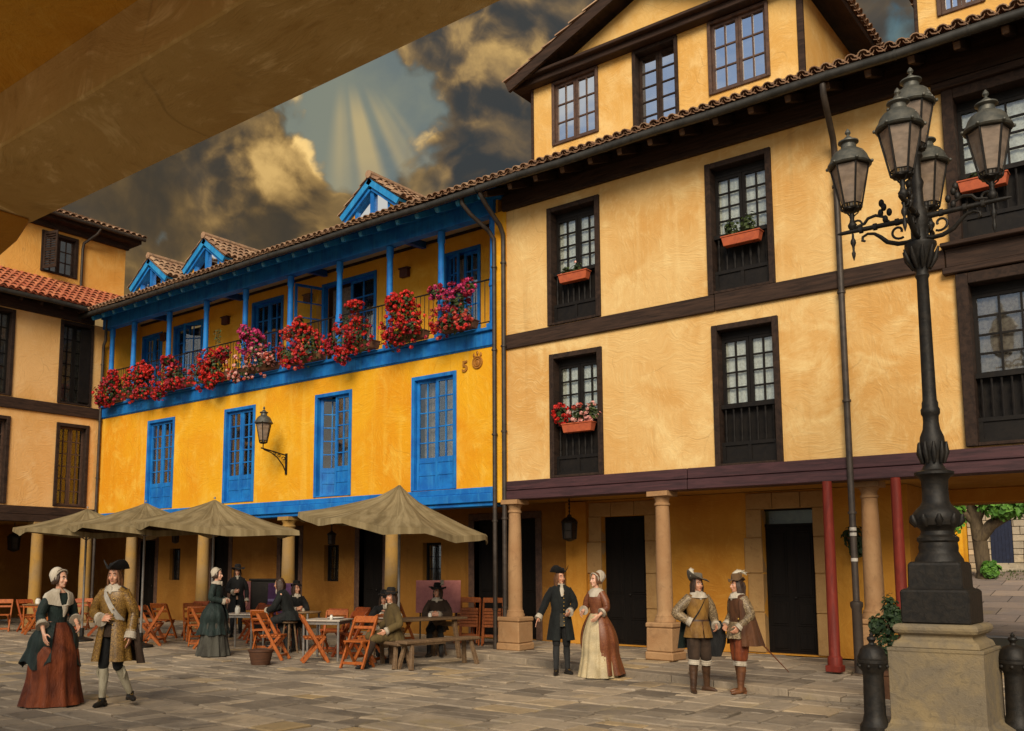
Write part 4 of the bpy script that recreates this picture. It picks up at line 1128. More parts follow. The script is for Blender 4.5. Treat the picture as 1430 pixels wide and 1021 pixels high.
lantern_on(wl, P(0.74, 4.70), 0.92, 6, 0.2)

def hanging_lantern(x, y, ztop, zc, s, label):
    o = tag(empty('hanging_lantern', (x, y, ztop)), label, 'lantern', 'lanterns hanging in the arcades')
    mb = MB(); mb.tube([(x, y, ztop), (x, y, zc + 0.3 * s)], 0.012, 6)
    for k in range(5): mb.tube(spiral((x, y, ztop - 0.05 - (ztop - zc - 0.3 * s) * k / 5), (1, 0, 0), (0, 0, 1), 0.02, 0.02, 0, 6.28, 8), 0.006, 5)
    mb.build('chain', M['iron'], o)
    fr = MB()
    def hexr(r_, z): return [(x + r_ * math.cos(0.3 + math.pi / 3 * k), y + r_ * math.sin(0.3 + math.pi / 3 * k), z) for k in range(6)]
    a, b = hexr(0.16 * s, zc - 0.24 * s), hexr(0.185 * s, zc + 0.14 * s)
    for k in range(6):
        fr.tube([a[k], b[k]], 0.014 * s, 5); fr.tube([a[k], a[(k + 1) % 6]], 0.016 * s, 5); fr.tube([b[k], b[(k + 1) % 6]], 0.018 * s, 5)
        fr.tube([Vector(a[k]).lerp(Vector(b[k]), 0.5), Vector(a[(k + 1) % 6]).lerp(Vector(b[(k + 1) % 6]), 0.5)], 0.009 * s, 5)
    fr.lathe([(0.2 * s, 0.14 * s), (0.21 * s, 0.16 * s), (0.14 * s, 0.24 * s), (0.06 * s, 0.28 * s), (0.05 * s, 0.32 * s), (0.02 * s, 0.34 * s)], 12, (x, y, zc))
    fr.lathe([(0.03 * s, -0.31 * s), (0.10 * s, -0.28 * s), (0.165 * s, -0.24 * s)], 12, (x, y, zc))
    lf = fr.build('frame', M['iron'], o, smooth=45)
    g = MB(); g.rings([hexr(0.15 * s, zc - 0.23 * s), hexr(0.175 * s, zc + 0.13 * s)], cap0=False, cap1=False)
    g.build('pane', M['darkpane'], o)
M['darkpane'] = m_plain('sooty_pane', (0.035, 0.022, 0.012), (0.015, 0.01, 0.008), 0.3)
hanging_lantern(-10.55, 16.5, 3.13, 2.50, 0.86, 'hanging black lantern between the left beige column and the first dark door')
hanging_lantern(-17.7, 16.5, 3.13, 2.45, 0.6, 'small hanging lantern seen just under the biggest parasol on the right')
hanging_lantern(-24.5, 16.5, 3.13, 2.62, 0.6, 'small hanging lantern under the third parasol from the left')
hanging_lantern(-29.4, 14.0, 3.13, 2.52, 1.0, 'hanging dark lantern in the corner house arcade at far left')

# ------------------------------------------------------------------ parasols
def parasol(x, y, z, r, tilt, toward, label, sides=8, rot=0.0, cap=False, drop=0.78, seed=1):
    o = tag(empty('parasol', (x, y, 0)), label, 'parasol', 'canvas parasols over the terrace')
    rr = random.Random(seed)
    TM = Matrix.Rotation(tilt, 3, Vector((-toward[1], toward[0], 0)))
    def pt(u, a):          # u 0..1 from hub to rim, a angle
        k = (a - rot) / (2 * math.pi / sides); f = abs((k % 1.0) - 0.5) * 2      # 1 on a rib, 0 between ribs
        rad = r * u * (1 - (1 - math.cos(math.pi / sides)) * (1 - f) * 0.9) if sides > 4 else r * u / max(abs(math.cos(((a - rot + math.pi / 4) % (math.pi / 2)) - math.pi / 4)) * math.sqrt(2), 1e-3) * 1.0
        if sides == 4:
            b = (a - rot) % (math.pi / 2) - math.pi / 4
            rad = r * u * math.cos(math.pi / 4) / math.cos(b)
        zz = -drop * (u ** 0.82) + 0.10 * max(0, u - 0.75) * f - 0.07 * (1 - f) * math.sin(math.pi * min(1, u)) - 0.05 * (1 - f) * u
        zz += 0.010 * mnoise.noise(Vector((math.cos(a) * 3 * u + seed, math.sin(a) * 3 * u, seed)))
        p = TM @ Vector((rad * math.cos(a), rad * math.sin(a), zz))
        return Vector((x, y, z)) + p
    n = sides * 8
    mb = MB()
    rows = [[pt(max(0.015, i / 12), rot + 2 * math.pi * k / n) for k in range(n)] for i in range(13)]
    val = [rows[-1][k] + Vector((0, 0, -0.085 - 0.006 * math.sin(k * 1.7 + seed) - 0.03 * abs(math.sin(k * math.pi / 8)))) + (rows[-1][k] - Vector((x, y, rows[-1][k].z))) * 0.006 for k in range(n)]
    rows.append(val)
    mb.rings(rows, cap1=False)
    inner = [[p + Vector((0, 0, -0.004)) for p in rw] for rw in rows]
    mb.rings(list(reversed(inner)), cap0=False, cap1=False)
    cv = mb.build('canopy', M['canvas'], o, smooth=50, recalc=False)
    if cap:
        mb = MB()
        rows = [[pt(max(0.01, i / 5 * 0.26), rot + 2 * math.pi * k / n) + Vector((0, 0, 0.09 - 0.02 * i)) for k in range(n)] for i in range(6)]
        rows.append([p + Vector((0, 0, -0.05)) for p in rows[-1]])
        mb.rings(rows, cap1=False); mb.build('vent_cap', M['canvas'], o, smooth=50)
    mb = MB(); mb.tube([(x, y, 0), (x, y, z - 0.05)], 0.026, 12); mb.lathe([(0.02, 0.0), (0.022, 0.03), (0.008, 0.05)], 10, (x, y, z)); mb.build('pole', M['greymetal'], o, smooth=40)
    for k in range(sides):
        a = rot + 2 * math.pi * k / sides
        pts = [pt(u, a) + Vector((0, 0, -0.03)) for u in (0.03, 0.25, 0.5, 0.75, 0.97)]
        mb = MB(); mb.tube(pts, 0.012, 6)
        mb.tube([Vector((x, y, z - 0.75)), pt(0.5, a) + Vector((0, 0, -0.035))], 0.010, 6)
        mb.build('rib', M['greymetal'], o)
    mb = MB(); mb.lathe([(0.27, 0.0), (0.27, 0.05), (0.1, 0.09), (0.05, 0.12), (0.05, 0.3), (0.03, 0.31)], 20, (x, y, 0)); mb.build('base', M['iron'], o, smooth=35)
    return o
LFT = (-0.78, -0.63)
parasol(-11.78, 12.66, 3.13, 1.80, 0.13, (0.8, 0.25), 'largest olive canvas parasol, over the long wooden table', 8, 0.25, True, 0.66, 1)
parasol(-16.03, 11.69, 3.09, 2.0, 0.07, (0.9, 0.2), 'square canvas parasol over the woman in the dark green dress', 4, 0.35, False, 0.56, 2)
parasol(-18.3, 11.55, 3.12, 2.0, 0.05, (0.9, 0.2), 'square canvas parasol second from the left, partly behind its neighbour', 4, 0.4, False, 0.56, 3)
parasol(-20.9, 11.65, 3.10, 2.0, 0.04, (0.9, 0.2), 'farthest left square canvas parasol in front of the corner house', 4, 0.45, False, 0.54, 4)

# ------------------------------------------------------------------ folding chairs
def folding_chair(mat='orangewood'):
    o = empty('folding_chair')
    W = 0.21
    for s in (-1, 1):
        mb = MB(); mb.bar((s * W, 0.25, 0.83), (s * W, -0.24, 0.0), 0.034, 0.058, up=(0, 1, 0)); mb.build('long_leg', M[mat], o, bevel=0.004, world=False)
        mb = MB(); mb.bar((s * (W - 0.038), -0.16, 0.435), (s * (W - 0.034), 0.22, 0.0), 0.030, 0.052, up=(0, 1, 0)); mb.build('short_leg', M[mat], o, bevel=0.004, world=False)
    mb = MB()
    for k in range(6):
        y = -0.19 + k * 0.066
        mb.box(-W + 0.014, W - 0.014, y, y + 0.052, 0.434, 0.462)
    for s in (-1, 1): mb.box(s * (W - 0.052) - 0.012, s * (W - 0.052) + 0.012, -0.19, 0.19, 0.41, 0.437)
    mb.build('seat', M[mat], o, bevel=0.004, world=False)
    mb = MB(); 
    mb.bar((-W - 0.012, 0.236, 0.80), (W + 0.012, 0.236, 0.80), 0.03, 0.125, up=(0, 0.5, 0.86))
    mb.build('backrest', M[mat], o, bevel=0.006, world=False)
    mb = MB(); mb.bar((-W, 0.165, 0.665), (W, 0.165, 0.665), 0.024, 0.055, up=(0, 0.5, 0.86)); mb.build('back_rail', M[mat], o, bevel=0.004, world=False)
    mb = MB(); mb.bar((-W, -0.19, 0.09), (W, -0.19, 0.09), 0.026, 0.045); mb.build('stretcher', M[mat], o, bevel=0.004, world=False)
    mb = MB(); mb.bar((-W + 0.03, 0.175, 0.06), (W - 0.03, 0.175, 0.06), 0.026, 0.045); mb.build('stretcher', M[mat], o, bevel=0.004, world=False)
    return o
def face(fx, fy): return math.atan2(fx, -fy)
FR_, FL_, FA_, FT_ = (0.78, 0.63), (-0.78, -0.63), (-0.63, 0.78), (0.63, -0.78)
def mixd(a, b, k): return (a[0] * (1 - k) + b[0] * k, a[1] * (1 - k) + b[1] * k)
chair0 = folding_chair('orangewood'); chair1 = folding_chair('reddishwood')
CH = [
    (-11.62, 11.50, mixd(FT_, FL_, 0.25), 0, 'bright orange folding chair facing out beside the pale square table, nearest chair to the benches'),
    (-12.98, 11.72, mixd(FR_, FA_, 0.2), 0, 'orange folding chair seen side on at the left of the pale square table'),
    (-15.30, 12.45, mixd(FA_, FR_, 0.1), 0, 'orange folding chair with its back to the viewer right behind the wicker planter'),
    (-15.75, 13.45, mixd(FL_, FA_, 0.2), 1, 'reddish folding chair side on between the wicker planter and the perched man'),
    (-19.1, 12.35, FR_, 0, 'orange folding chair side on just right of the man in gold coat'),
    (-19.35, 13.6, mixd(FT_, FR_, 0.3), 0, 'orange folding chair facing out left of the round wooden table'),
    (-17.75, 12.62, mixd(FA_, FL_, 0.15), 0, 'orange folding chair tucked against the left of the green dress woman'),
    (-18.35, 14.55, mixd(FL_, FT_, 0.3), 1, 'reddish folding chair behind the round wooden table'),
    (-16.3, 13.9, mixd(FT_, FR_, 0.3), 1, 'reddish folding chair just right behind the green dress woman'),
    (-14.25, 13.35, mixd(FT_, FL_, 0.2), 1, 'reddish folding chair on the far side of the pale square table'),
    (-13.15, 12.75, mixd(FL_, FT_, 0.5), 1, 'reddish folding chair between the pale square table and the long table'),
    (-14.1, 15.2, mixd(FR_, FT_, 0.5), 0, 'orange folding chair standing empty by the yellow column behind the black hatted drinker'),
    (-12.25, 12.45, mixd(FL_, FA_, 0.3), 0, 'orange folding chair half hidden by the bench end and the sitting man'),
    (-25.85, 12.1, mixd(FT_, FR_, 0.2), 0, 'orange folding chair at the far left edge by the corner arcade'),
    (-25.3, 12.55, mixd(FR_, FT_, 0.4), 1, 'reddish folding chair second from the left edge by the corner arcade'),
    (-24.3, 12.2, mixd(FL_, FT_, 0.4), 0, 'orange folding chair left of the white capped woman'),
    (-24.6, 13.4, FT_, 1, 'reddish folding chair in the back row near the corner column'),
    (-22.4, 12.9, mixd(FR_, FA_, 0.3), 1, 'reddish folding chair between the strolling couple'),
    (-23.2, 12.0, mixd(FL_, FT_, 0.2), 0, 'orange folding chair side on between the white capped woman and the tricorne man'),
    (-25.0, 13.9, FT_, 0, 'orange folding chair at the back left under the parasol nearest the corner'),
    (-20.1, 13.3, mixd(FA_, FR_, 0.2), 0, 'orange folding chair with its back turned, left of the round wooden table'),
    (-17.2, 13.9, mixd(FT_, FL_, 0.3), 1, 'reddish folding chair half hidden right behind the woman in dark green'),
    (-13.75, 12.95, mixd(FT_, FA_, 0.45), 0, 'orange folding chair just past the pale square table, its back half hidden'),
    (-16.9, 12.25, mixd(FR_, FT_, 0.3), 0, 'orange folding chair side on between the green dress woman and her white jar table'),
    (-14.5, 14.2, mixd(FT_, FL_, 0.5), 1, 'reddish folding chair in the shade left of the column behind the pale square table'),
    (-20.4, 14.4, mixd(FT_, FL_, 0.2), 1, 'reddish folding chair in the shade by the dark doorway left of the round table'),
    (-18.55, 11.95, mixd(FL_, FT_, 0.25), 0, 'orange folding chair in front of the round wooden table, facing the tricorne man'),
    (-20.15, 12.0, mixd(FR_, FA_, 0.2), 0, 'orange folding chair nearest the right shoulder of the tricorne man'),
    (-13.9, 11.55, mixd(FR_, FT_, 0.1), 0, 'orange folding chair left of the pale square table, just right of the planter'),
    (-21.0, 12.5, mixd(FT_, FL_, 0.3), 1, 'reddish folding chair right behind the tricorne man'),
]
used = [False, False]
for x, y, f, k, lb in CH:
    src = (chair0, chair1)[k]
    c = src if not used[k] else copy_tree(src)
    used[k] = True
    c.location = (x, y, 0.0 if y < kerb_y0(x) else 0.1); c.rotation_euler = (0, 0, face(*f) + rnd.uniform(-0.12, 0.12))
    tag(c, lb, 'chair', 'folding chairs of the terrace')

# folded chairs leaning together by the column
def folded_chair(x, y, rz, lean, z, label):
    o = empty('folded_chair', (x, y, z), rz)
    W = 0.21; T = Matrix.Rotation(-lean, 3, 'X')
    q = lambda *p: tuple(T @ Vector(p))
    for s in (-1, 1):
        mb = MB(); mb.bar(q(s * W, 0, 0), q(s * W, 0, 0.96), 0.03, 0.045, up=(0, 1, 0)); mb.build('long_leg', M['orangewood'], o, bevel=0.004, world=False)
        mb = MB(); mb.bar(q(s * (W - 0.036), -0.035, 0.04), q(s * (W - 0.036), -0.035, 0.6), 0.024, 0.035, up=(0, 1, 0)); mb.build('short_leg', M['orangewood'], o, bevel=0.004, world=False)
    mb = MB()
    for k in range(6):
        z0 = 0.40 + k * 0.066; mb.bar(q(-W + 0.02, -0.06, z0), q(W - 0.02, -0.06, z0), 0.018, 0.052, up=q(0, 0, 1))
    mb.build('seat', M['orangewood'], o, world=False)
    mb = MB(); mb.bar(q(-W - 0.01, -0.02, 0.93), q(W + 0.01, -0.02, 0.93), 0.024, 0.1, up=q(0, 0, 1)); mb.build('backrest', M['orangewood'], o, bevel=0.005, world=False)
    mb = MB(); mb.bar(q(-W, -0.015, 0.20), q(W, -0.015, 0.20), 0.02, 0.04, up=q(0, 0, 1)); mb.build('stretcher', M['orangewood'], o, world=False)
    tag(o, label, 'chair', 'folded chairs leaning in the arcade')
for i, (x, y, dz, lb) in enumerate((( -11.86, 15.55, 0, 'folded orange chair at the front right of the leaning stack'), (-12.36, 15.43, 0, 'folded orange chair at the front left of the leaning stack'), (-11.94, 15.66, 0, 'folded orange chair behind the front right one in the leaning stack'), (-12.46, 15.55, 0, 'folded orange chair behind the front left one in the leaning stack'), (-12.69, 15.66, 0, 'folded orange chair at the outer left back of the leaning stack'))):
    folded_chair(x, y, face(0.35, -0.95), 0.14, 0.1, lb)

# ------------------------------------------------------------------ tables, benches
def square_table(name, x, y, rz, w, d, h, top, leg, label, group=None, round_=False):
    o = tag(empty(name, (x, y, 0), rz), label, 'table', group)
    mb = MB()
    if round_: mb.lathe([(w / 2 - 0.01, h - 0.03), (w / 2, h - 0.02), (w / 2, h - 0.006), (w / 2 - 0.008, h)], 32)
    else: mb.box(-w / 2, w / 2, -d / 2, d / 2, h - 0.028, h)
    mb.build('table_top', M[top], o, bevel=0.006, world=False, smooth=30)
    if not round_:
        mb = MB()
        for s in (-1, 1):
            mb.box(-w / 2 + 0.06, w / 2 - 0.06, s * (d / 2 - 0.05) - 0.012, s * (d / 2 - 0.05) + 0.012, h - 0.085, h - 0.03)
            mb.box(s * (w / 2 - 0.05) - 0.012, s * (w / 2 - 0.05) + 0.012, -d / 2 + 0.06, d / 2 - 0.06, h - 0.085, h - 0.03)
        mb.build('apron', M[leg], o, world=False)
    for sx in (-1, 1):
        for sy in (-1, 1):
            mb = MB(); k = 0.30 if round_ else 1
            a = (sx * (w / 2 - 0.04) * (0.7 if round_ else 1), sy * ((d / 2) - 0.04) * (0.7 if round_ else 1))
            mb.tube([(a[0], a[1], h - 0.03), (a[0] * (1.12 if round_ else 1), a[1] * (1.12 if round_ else 1), 0)], 0.024, 10)
            mb.build('leg', M[leg], o, world=False, smooth=40)
    return o
square_table('cafe_table', -13.15, 11.95 + 0.25, 0.45, 0.75, 0.75, 0.74, 'tabletop', 'greymetal', 'pale square table with grey metal legs between orange chairs, a white plate on it', 'small terrace tables')
square_table('cafe_table', -16.35, 12.75, 0.5, 0.72, 0.72, 0.74, 'tabletop', 'greymetal', 'pale square table right of the green dress woman with a white jar on it', 'small terrace tables')
square_table('cafe_table', -18.55, 13.35, 0.0, 0.78, 0.78, 0.74, 'woodtop', 'orangewood', 'round wooden table between the gold coat man and the green dress woman', 'small terrace tables', True)
square_table('cafe_table', -14.9, 13.15, 0.3, 0.72, 0.72, 0.80, 'woodtop', 'greymetal', 'brown table that the two dark dressed drinkers lean on', 'small terrace tables', True)
square_table('cafe_table', -24.9, 12.75, 0.4, 0.75, 0.75, 0.74, 'woodtop', 'orangewood', 'brown table among chairs at the far left behind the white capped woman', 'small terrace tables')
def plank_table(x, y, rz, L, Wd, h, label):
    o = tag(empty('trestle_table', (x, y, 0), rz), label, 'table')
    mb = MB()
    for k in range(4):
        a = -Wd / 2 + k * Wd / 4
        mb.box(a + 0.004, a + Wd / 4 - 0.004, -L / 2 - 0.02 * (k % 2), L / 2 + 0.015 * (k % 3), h - 0.045 + 0.002 * k, h + 0.002 * k)
    mb.build('table_top', M['oldwood'], o, bevel=0.008, world=False, jitter=0.004)
    for sy in (-1, 1):
        for sx in (-1, 1):
            mb = MB(); mb.bar((sx * (Wd / 2 - 0.12), sy * (L / 2 - 0.25), h - 0.045), (sx * (Wd / 2 - 0.02), sy * (L / 2 - 0.2), 0), 0.075, 0.075, up=(0, 1, 0)); mb.build('leg', M['oldwood'], o, bevel=0.008, world=False)
        mb = MB(); mb.bar((-Wd / 2 + 0.08, sy * (L / 2 - 0.24), h - 0.13), (Wd / 2 - 0.08, sy * (L / 2 - 0.24), h - 0.13), 0.05, 0.09); mb.build('crossbar', M['oldwood'], o, world=False)
    mb = MB(); mb.bar((0, -L / 2 + 0.24, 0.3), (0, L / 2 - 0.24, 0.3), 0.06, 0.09); mb.build('stretcher', M['oldwood'], o, world=False)
def plank_bench(x, y, rz, L, h, label):
    o = tag(empty('bench', (x, y, 0), rz), label, 'bench', 'plank benches at the long table')
    mb = MB(); mb.box(-0.15, 0.15, -L / 2, L / 2, h - 0.055, h); mb.build('seat', M['oldwood'], o, bevel=0.014, world=False, jitter=0.006)
    for sy in (-1, 1):
        for sx in (-1, 1):
            mb = MB(); mb.bar((sx * 0.08, sy * (L / 2 - 0.18), h - 0.05), (sx * 0.16, sy * (L / 2 - 0.09), 0), 0.06, 0.06, up=(0, 1, 0), w2=0.07, h2=0.07); mb.build('leg', M['oldwood'], o, bevel=0.008, world=False)
plank_table(-11.85, 13.15, -0.12, 2.05, 0.78, 0.76, 'long rustic plank table where three hatted figures sit')
plank_bench(-10.68, 12.5, -0.10, 1.75, 0.48, 'thick rustic bench in front of the long table, right one nearest the viewer')
plank_bench(-11.35, 11.95, 1.25, 1.2, 0.44, 'thin rustic bench at the left that the man in olive coat sits on')

# things on the tables
def jar(x, y, z, r_, h, label, mat='white', name='jar', cat='jar'):
    o = tag(empty(name, (x, y, z)), label, cat)
    mb = MB(); mb.lathe([(r_ * 0.8, 0), (r_, h * 0.1), (r_, h * 0.7), (r_ * 0.7, h * 0.82), (r_ * 0.72, h * 0.95)], 16, (x, y, z)); mb.build('body', M[mat], o, smooth=40)
    mb = MB(); mb.lathe([(r_ * 0.78, h * 0.95), (r_ * 0.78, h), (r_ * 0.2, h * 1.06)], 16, (x, y, z)); mb.build('lid', M['greymetal'], o, smooth=40)
jar(-16.30, 12.55, 0.74, 0.055, 0.17, 'tall white jar on the table beside the green dress woman')
jar(-24.95, 12.62, 0.74, 0.07, 0.16, 'white jar on the far left table behind the white capped woman')
jar(-15.05, 12.98, 0.80, 0.04, 0.10, 'small pale cup on the round table of the two dark drinkers', 'white', 'cup', 'cup')
def plate(x, y, z, r_, label, mat='white'):
    mb = MB(); mb.lathe([(r_ * 0.5, 0), (r_ * 0.62, 0.006), (r_, 0.022), (r_ * 0.99, 0.028), (r_ * 0.6, 0.012), (0.01, 0.011)], 24, (x, y, z))
    tag(mb.build('plate', M[mat], None, smooth=40), label, 'plate')
plate(-13.1, 12.35, 0.741, 0.16, 'wide white plate on the pale square table')
plate(-12.0, 12.45, 0.766, 0.12, 'small white plate at the left end of the long plank table')
jar(-12.05, 13.0, 0.766, 0.035, 0.08, 'small white cup near the hunched drinker on the long plank table', 'white', 'cup', 'cup')
jar(-11.8, 13.55, 0.766, 0.035, 0.08, 'small white cup in front of the plumed drinker on the long plank table', 'white', 'cup', 'cup')
jar(-12.95, 12.1, 0.74, 0.03, 0.09, 'small white cup beside the plate on the pale square table', 'white', 'cup', 'cup')

# planter in front of the chair
mb = MB()
bx = tag(empty('planter', (-13.32, 10.78, 0)), 'low dark brown wicker planter standing alone on the paving in front of a chair', 'planter')
rings = []
for i in range(9):
    z = 0.03 * i + 0.005; k = 0.16 + 0.05 * i / 8 + (0.006 if i % 2 else 0)
    rings.append([(-13.32 + k * math.cos(a) * 1.0 * max(1, 0), 10.78 + k * math.sin(a), z) for a in [2 * math.pi * j / 24 for j in range(24)]])
mb.rings(rings, cap1=False); mb.build('basket', M['basketm'], bx, smooth=25)
mb = MB(); mb.lathe([(0.195, 0.0), (0.225, 0.0), (0.225, 0.03), (0.195, 0.03)], 24, (-13.32, 10.78, 0.235)); mb.build('rim', M['basketm'], bx, smooth=25)
mb = MB(); mb.lathe([(0.005, 0), (0.19, 0), (0.19, 0.01), (0.005, 0.02)], 20, (-13.32, 10.78, 0.20)); mb.build('soil', M['soil'], bx)

# boards and boxes under the arcade
def board(name, x, y, z0, w, h, rz, mat, label, cat, band=None, lean=0.1):
    o = tag(empty(name, (x, y, z0 - 0.0), rz), label, cat)
    mb = MB(); mb.hexa([(-w / 2, 0, 0), (w / 2, 0, 0), (w / 2, 0.03, 0), (-w / 2, 0.03, 0), (-w / 2, lean, h), (w / 2, lean, h), (w / 2, lean + 0.03, h), (-w / 2, lean + 0.03, h)])
    mb.build('panel', M[mat], o, bevel=0.006, world=False)
    mb = MB()
    for s in (-1, 1): mb.bar((s * w * 0.4, lean * 0.6 + 0.02, h * 0.6), (s * w * 0.42, 0.42, -z0 + 0.1), 0.03, 0.03)
    for s in (-1, 1): mb.bar((s * w * 0.4, 0.02, 0.02), (s * w * 0.4, -0.04, -z0 + 0.1), 0.03, 0.03)
    mb.build('stand', M['blackwood'], o, world=False)
    if band:
        mb = MB()
        mb.hexa([(-w * 0.46, -0.006, h * 0.42), (w * 0.46, -0.006, h * 0.42), (w * 0.46, 0.02, h * 0.42), (-w * 0.46, 0.02, h * 0.42), (-w * 0.46, -0.006 + lean * 0.2, h * 0.5), (w * 0.46, -0.006 + lean * 0.2, h * 0.5), (w * 0.46, 0.02 + lean * 0.2, h * 0.5), (-w * 0.46, 0.02 + lean * 0.2, h * 0.5)])
        mb.build('band', M[band], o, world=False)
M['violet'] = m_plain('violet_board', (0.16, 0.055, 0.17), (0.10, 0.03, 0.10), 0.6)
M['lilac'] = m_plain('lilac_print', (0.42, 0.33, 0.5), (0.3, 0.2, 0.36), 0.6)
M['rose'] = m_plain('rose_board', (0.52, 0.19, 0.16), (0.42, 0.14, 0.12), 0.7)
M['darkrose'] = m_plain('dark_rose_board', (0.14, 0.03, 0.03), (0.08, 0.02, 0.02), 0.7)
board('menu_board', -17.2, 14.45, 0.62, 0.62, 0.72, face(*FT_), 'violet', 'violet menu board with a pale band left of the two dark drinkers', 'board', 'lilac', 0.12)
board('menu_board', -13.05, 15.25, 0.75, 0.95, 0.68, face(*FT_), 'rose', 'rose pink board behind the drinker with the feathered hat', 'board', None, 0.08)
board('menu_board', -20.1, 15.9, 0.6, 0.95, 0.75, face(*FT_), 'darkrose', 'dark red board behind the thin man in a black hat', 'board', None, 0.08)
cab = tag(empty('cabinet', (-18.9, 15.6, 0.1), face(*FT_)), 'tall black serving cabinet by the column behind the terrace tables', 'cabinet')
mb = MB(); mb.box(-0.5, 0.5, -0.2, 0.2, 0, 1.28); mb.build('case', M['blackwood'], cab, bevel=0.02, world=False)
for s in (-1, 1):
    mb = MB(); mb.box(min(s * 0.02, s * 0.48), max(s * 0.02, s * 0.48), -0.225, -0.2, 0.06, 1.2); mb.build('door', M['blackwood'], cab, bevel=0.008, world=False)
mb = MB(); mb.box(-0.54, 0.54, -0.24, 0.24, 1.28, 1.33); mb.build('top', M['blackwood'], cab, bevel=0.01, world=False)

# house number beside the gallery
hs = tag(empty('house_sign', (-12.05, YF, 5.95)), 'rusty metal house number five beside a round emblem on the yellow wall', 'sign')
M['rust'] = m_plain('rusty_metal', (0.44, 0.19, 0.025), (0.28, 0.10, 0.018), 0.6, 0.3, 20)
fc = bpy.data.curves.new('numeral', 'FONT'); fc.body = '5'; fc.size = 0.32; fc.extrude = 0.012; fc.offset = 0.008
fo = bpy.data.objects.new('numeral', fc); COL.objects.link(fo)
fme = bpy.data.meshes.new_from_object(fo.evaluated_get(bpy.context.evaluated_depsgraph_get())); bpy.data.objects.remove(fo)
fme.materials.clear(); fme.materials.append(M['rust'])
no = bpy.data.objects.new('numeral', fme); COL.objects.link(no); no.parent = hs; no.location = (-0.22, -0.02, -0.15); no.rotation_euler = (R(90), 0, 0)
mb = MB()
for r0 in (0.12, 0.075): mb.tube(spiral((-11.86, YF - 0.015, 5.95), (1, 0, 0), (0, 0, 1), r0, r0, 0, 6.2832, 26), 0.022, 6)
mb.ell((-11.86, YF - 0.015, 5.95), (0.055, 0.015, 0.055))
for k in range(3): mb.ell((-11.86 + (k - 1) * 0.09, YF - 0.015, 6.11 + (0.04 if k == 1 else 0)), (0.03, 0.015, 0.045))
mb.build('emblem', M['rust'], hs, smooth=50)
# ------------------------------------------------------------------ people
def m_skin(name, c):
    m, t, bs, pos = new_mat(name)
    a = t.noise(pos, 14, 4)
    t.put(bs.inputs['Base Color'], t.mix(t.smooth(a, 0.3, 0.7), c, (c[0] * 0.85, c[1] * 0.68, c[2] * 0.6)))
    t.put(bs.inputs['Roughness'], 0.5); t.put(bs.inputs['Subsurface Weight'], 0.12); t.put(bs.inputs['Subsurface Scale'], 0.01)
    return m
def m_cloth(name, c, c2=None, rough=0.85, sheen=0.03, fold=5):
    m, t, bs, pos = new_mat(name)
    oc = t.new('ShaderNodeTexCoord').outputs['Object']
    a = t.noise(t.scale(oc, (1, 1, 0.45)), fold, 5, 0.6, 0.6)
    t.put(bs.inputs['Base Color'], t.mix(t.smooth(a, 0.32, 0.68), c, c2 or mul(c, 0.5)))
    t.put(bs.inputs['Roughness'], rough); t.put(bs.inputs['Sheen Weight'], sheen); t.put(bs.inputs['Specular IOR Level'], 0.2)
    w = t.noise(oc, 160, 2)
    b2 = t.noise(t.scale(oc, (2.2, 2.2, 0.7)), 9, 4, 0.6, 1.2)
    bump(t, bs, t.math('ADD', t.math('ADD', a, t.math('MULTIPLY', b2, 0.5)), t.math('MULTIPLY', w, 0.06)), 0.8, 0.03)
    return m
SK = m_skin('skin', (0.56, 0.30, 0.19)); SK2 = m_skin('pale_skin', (0.66, 0.40, 0.28))
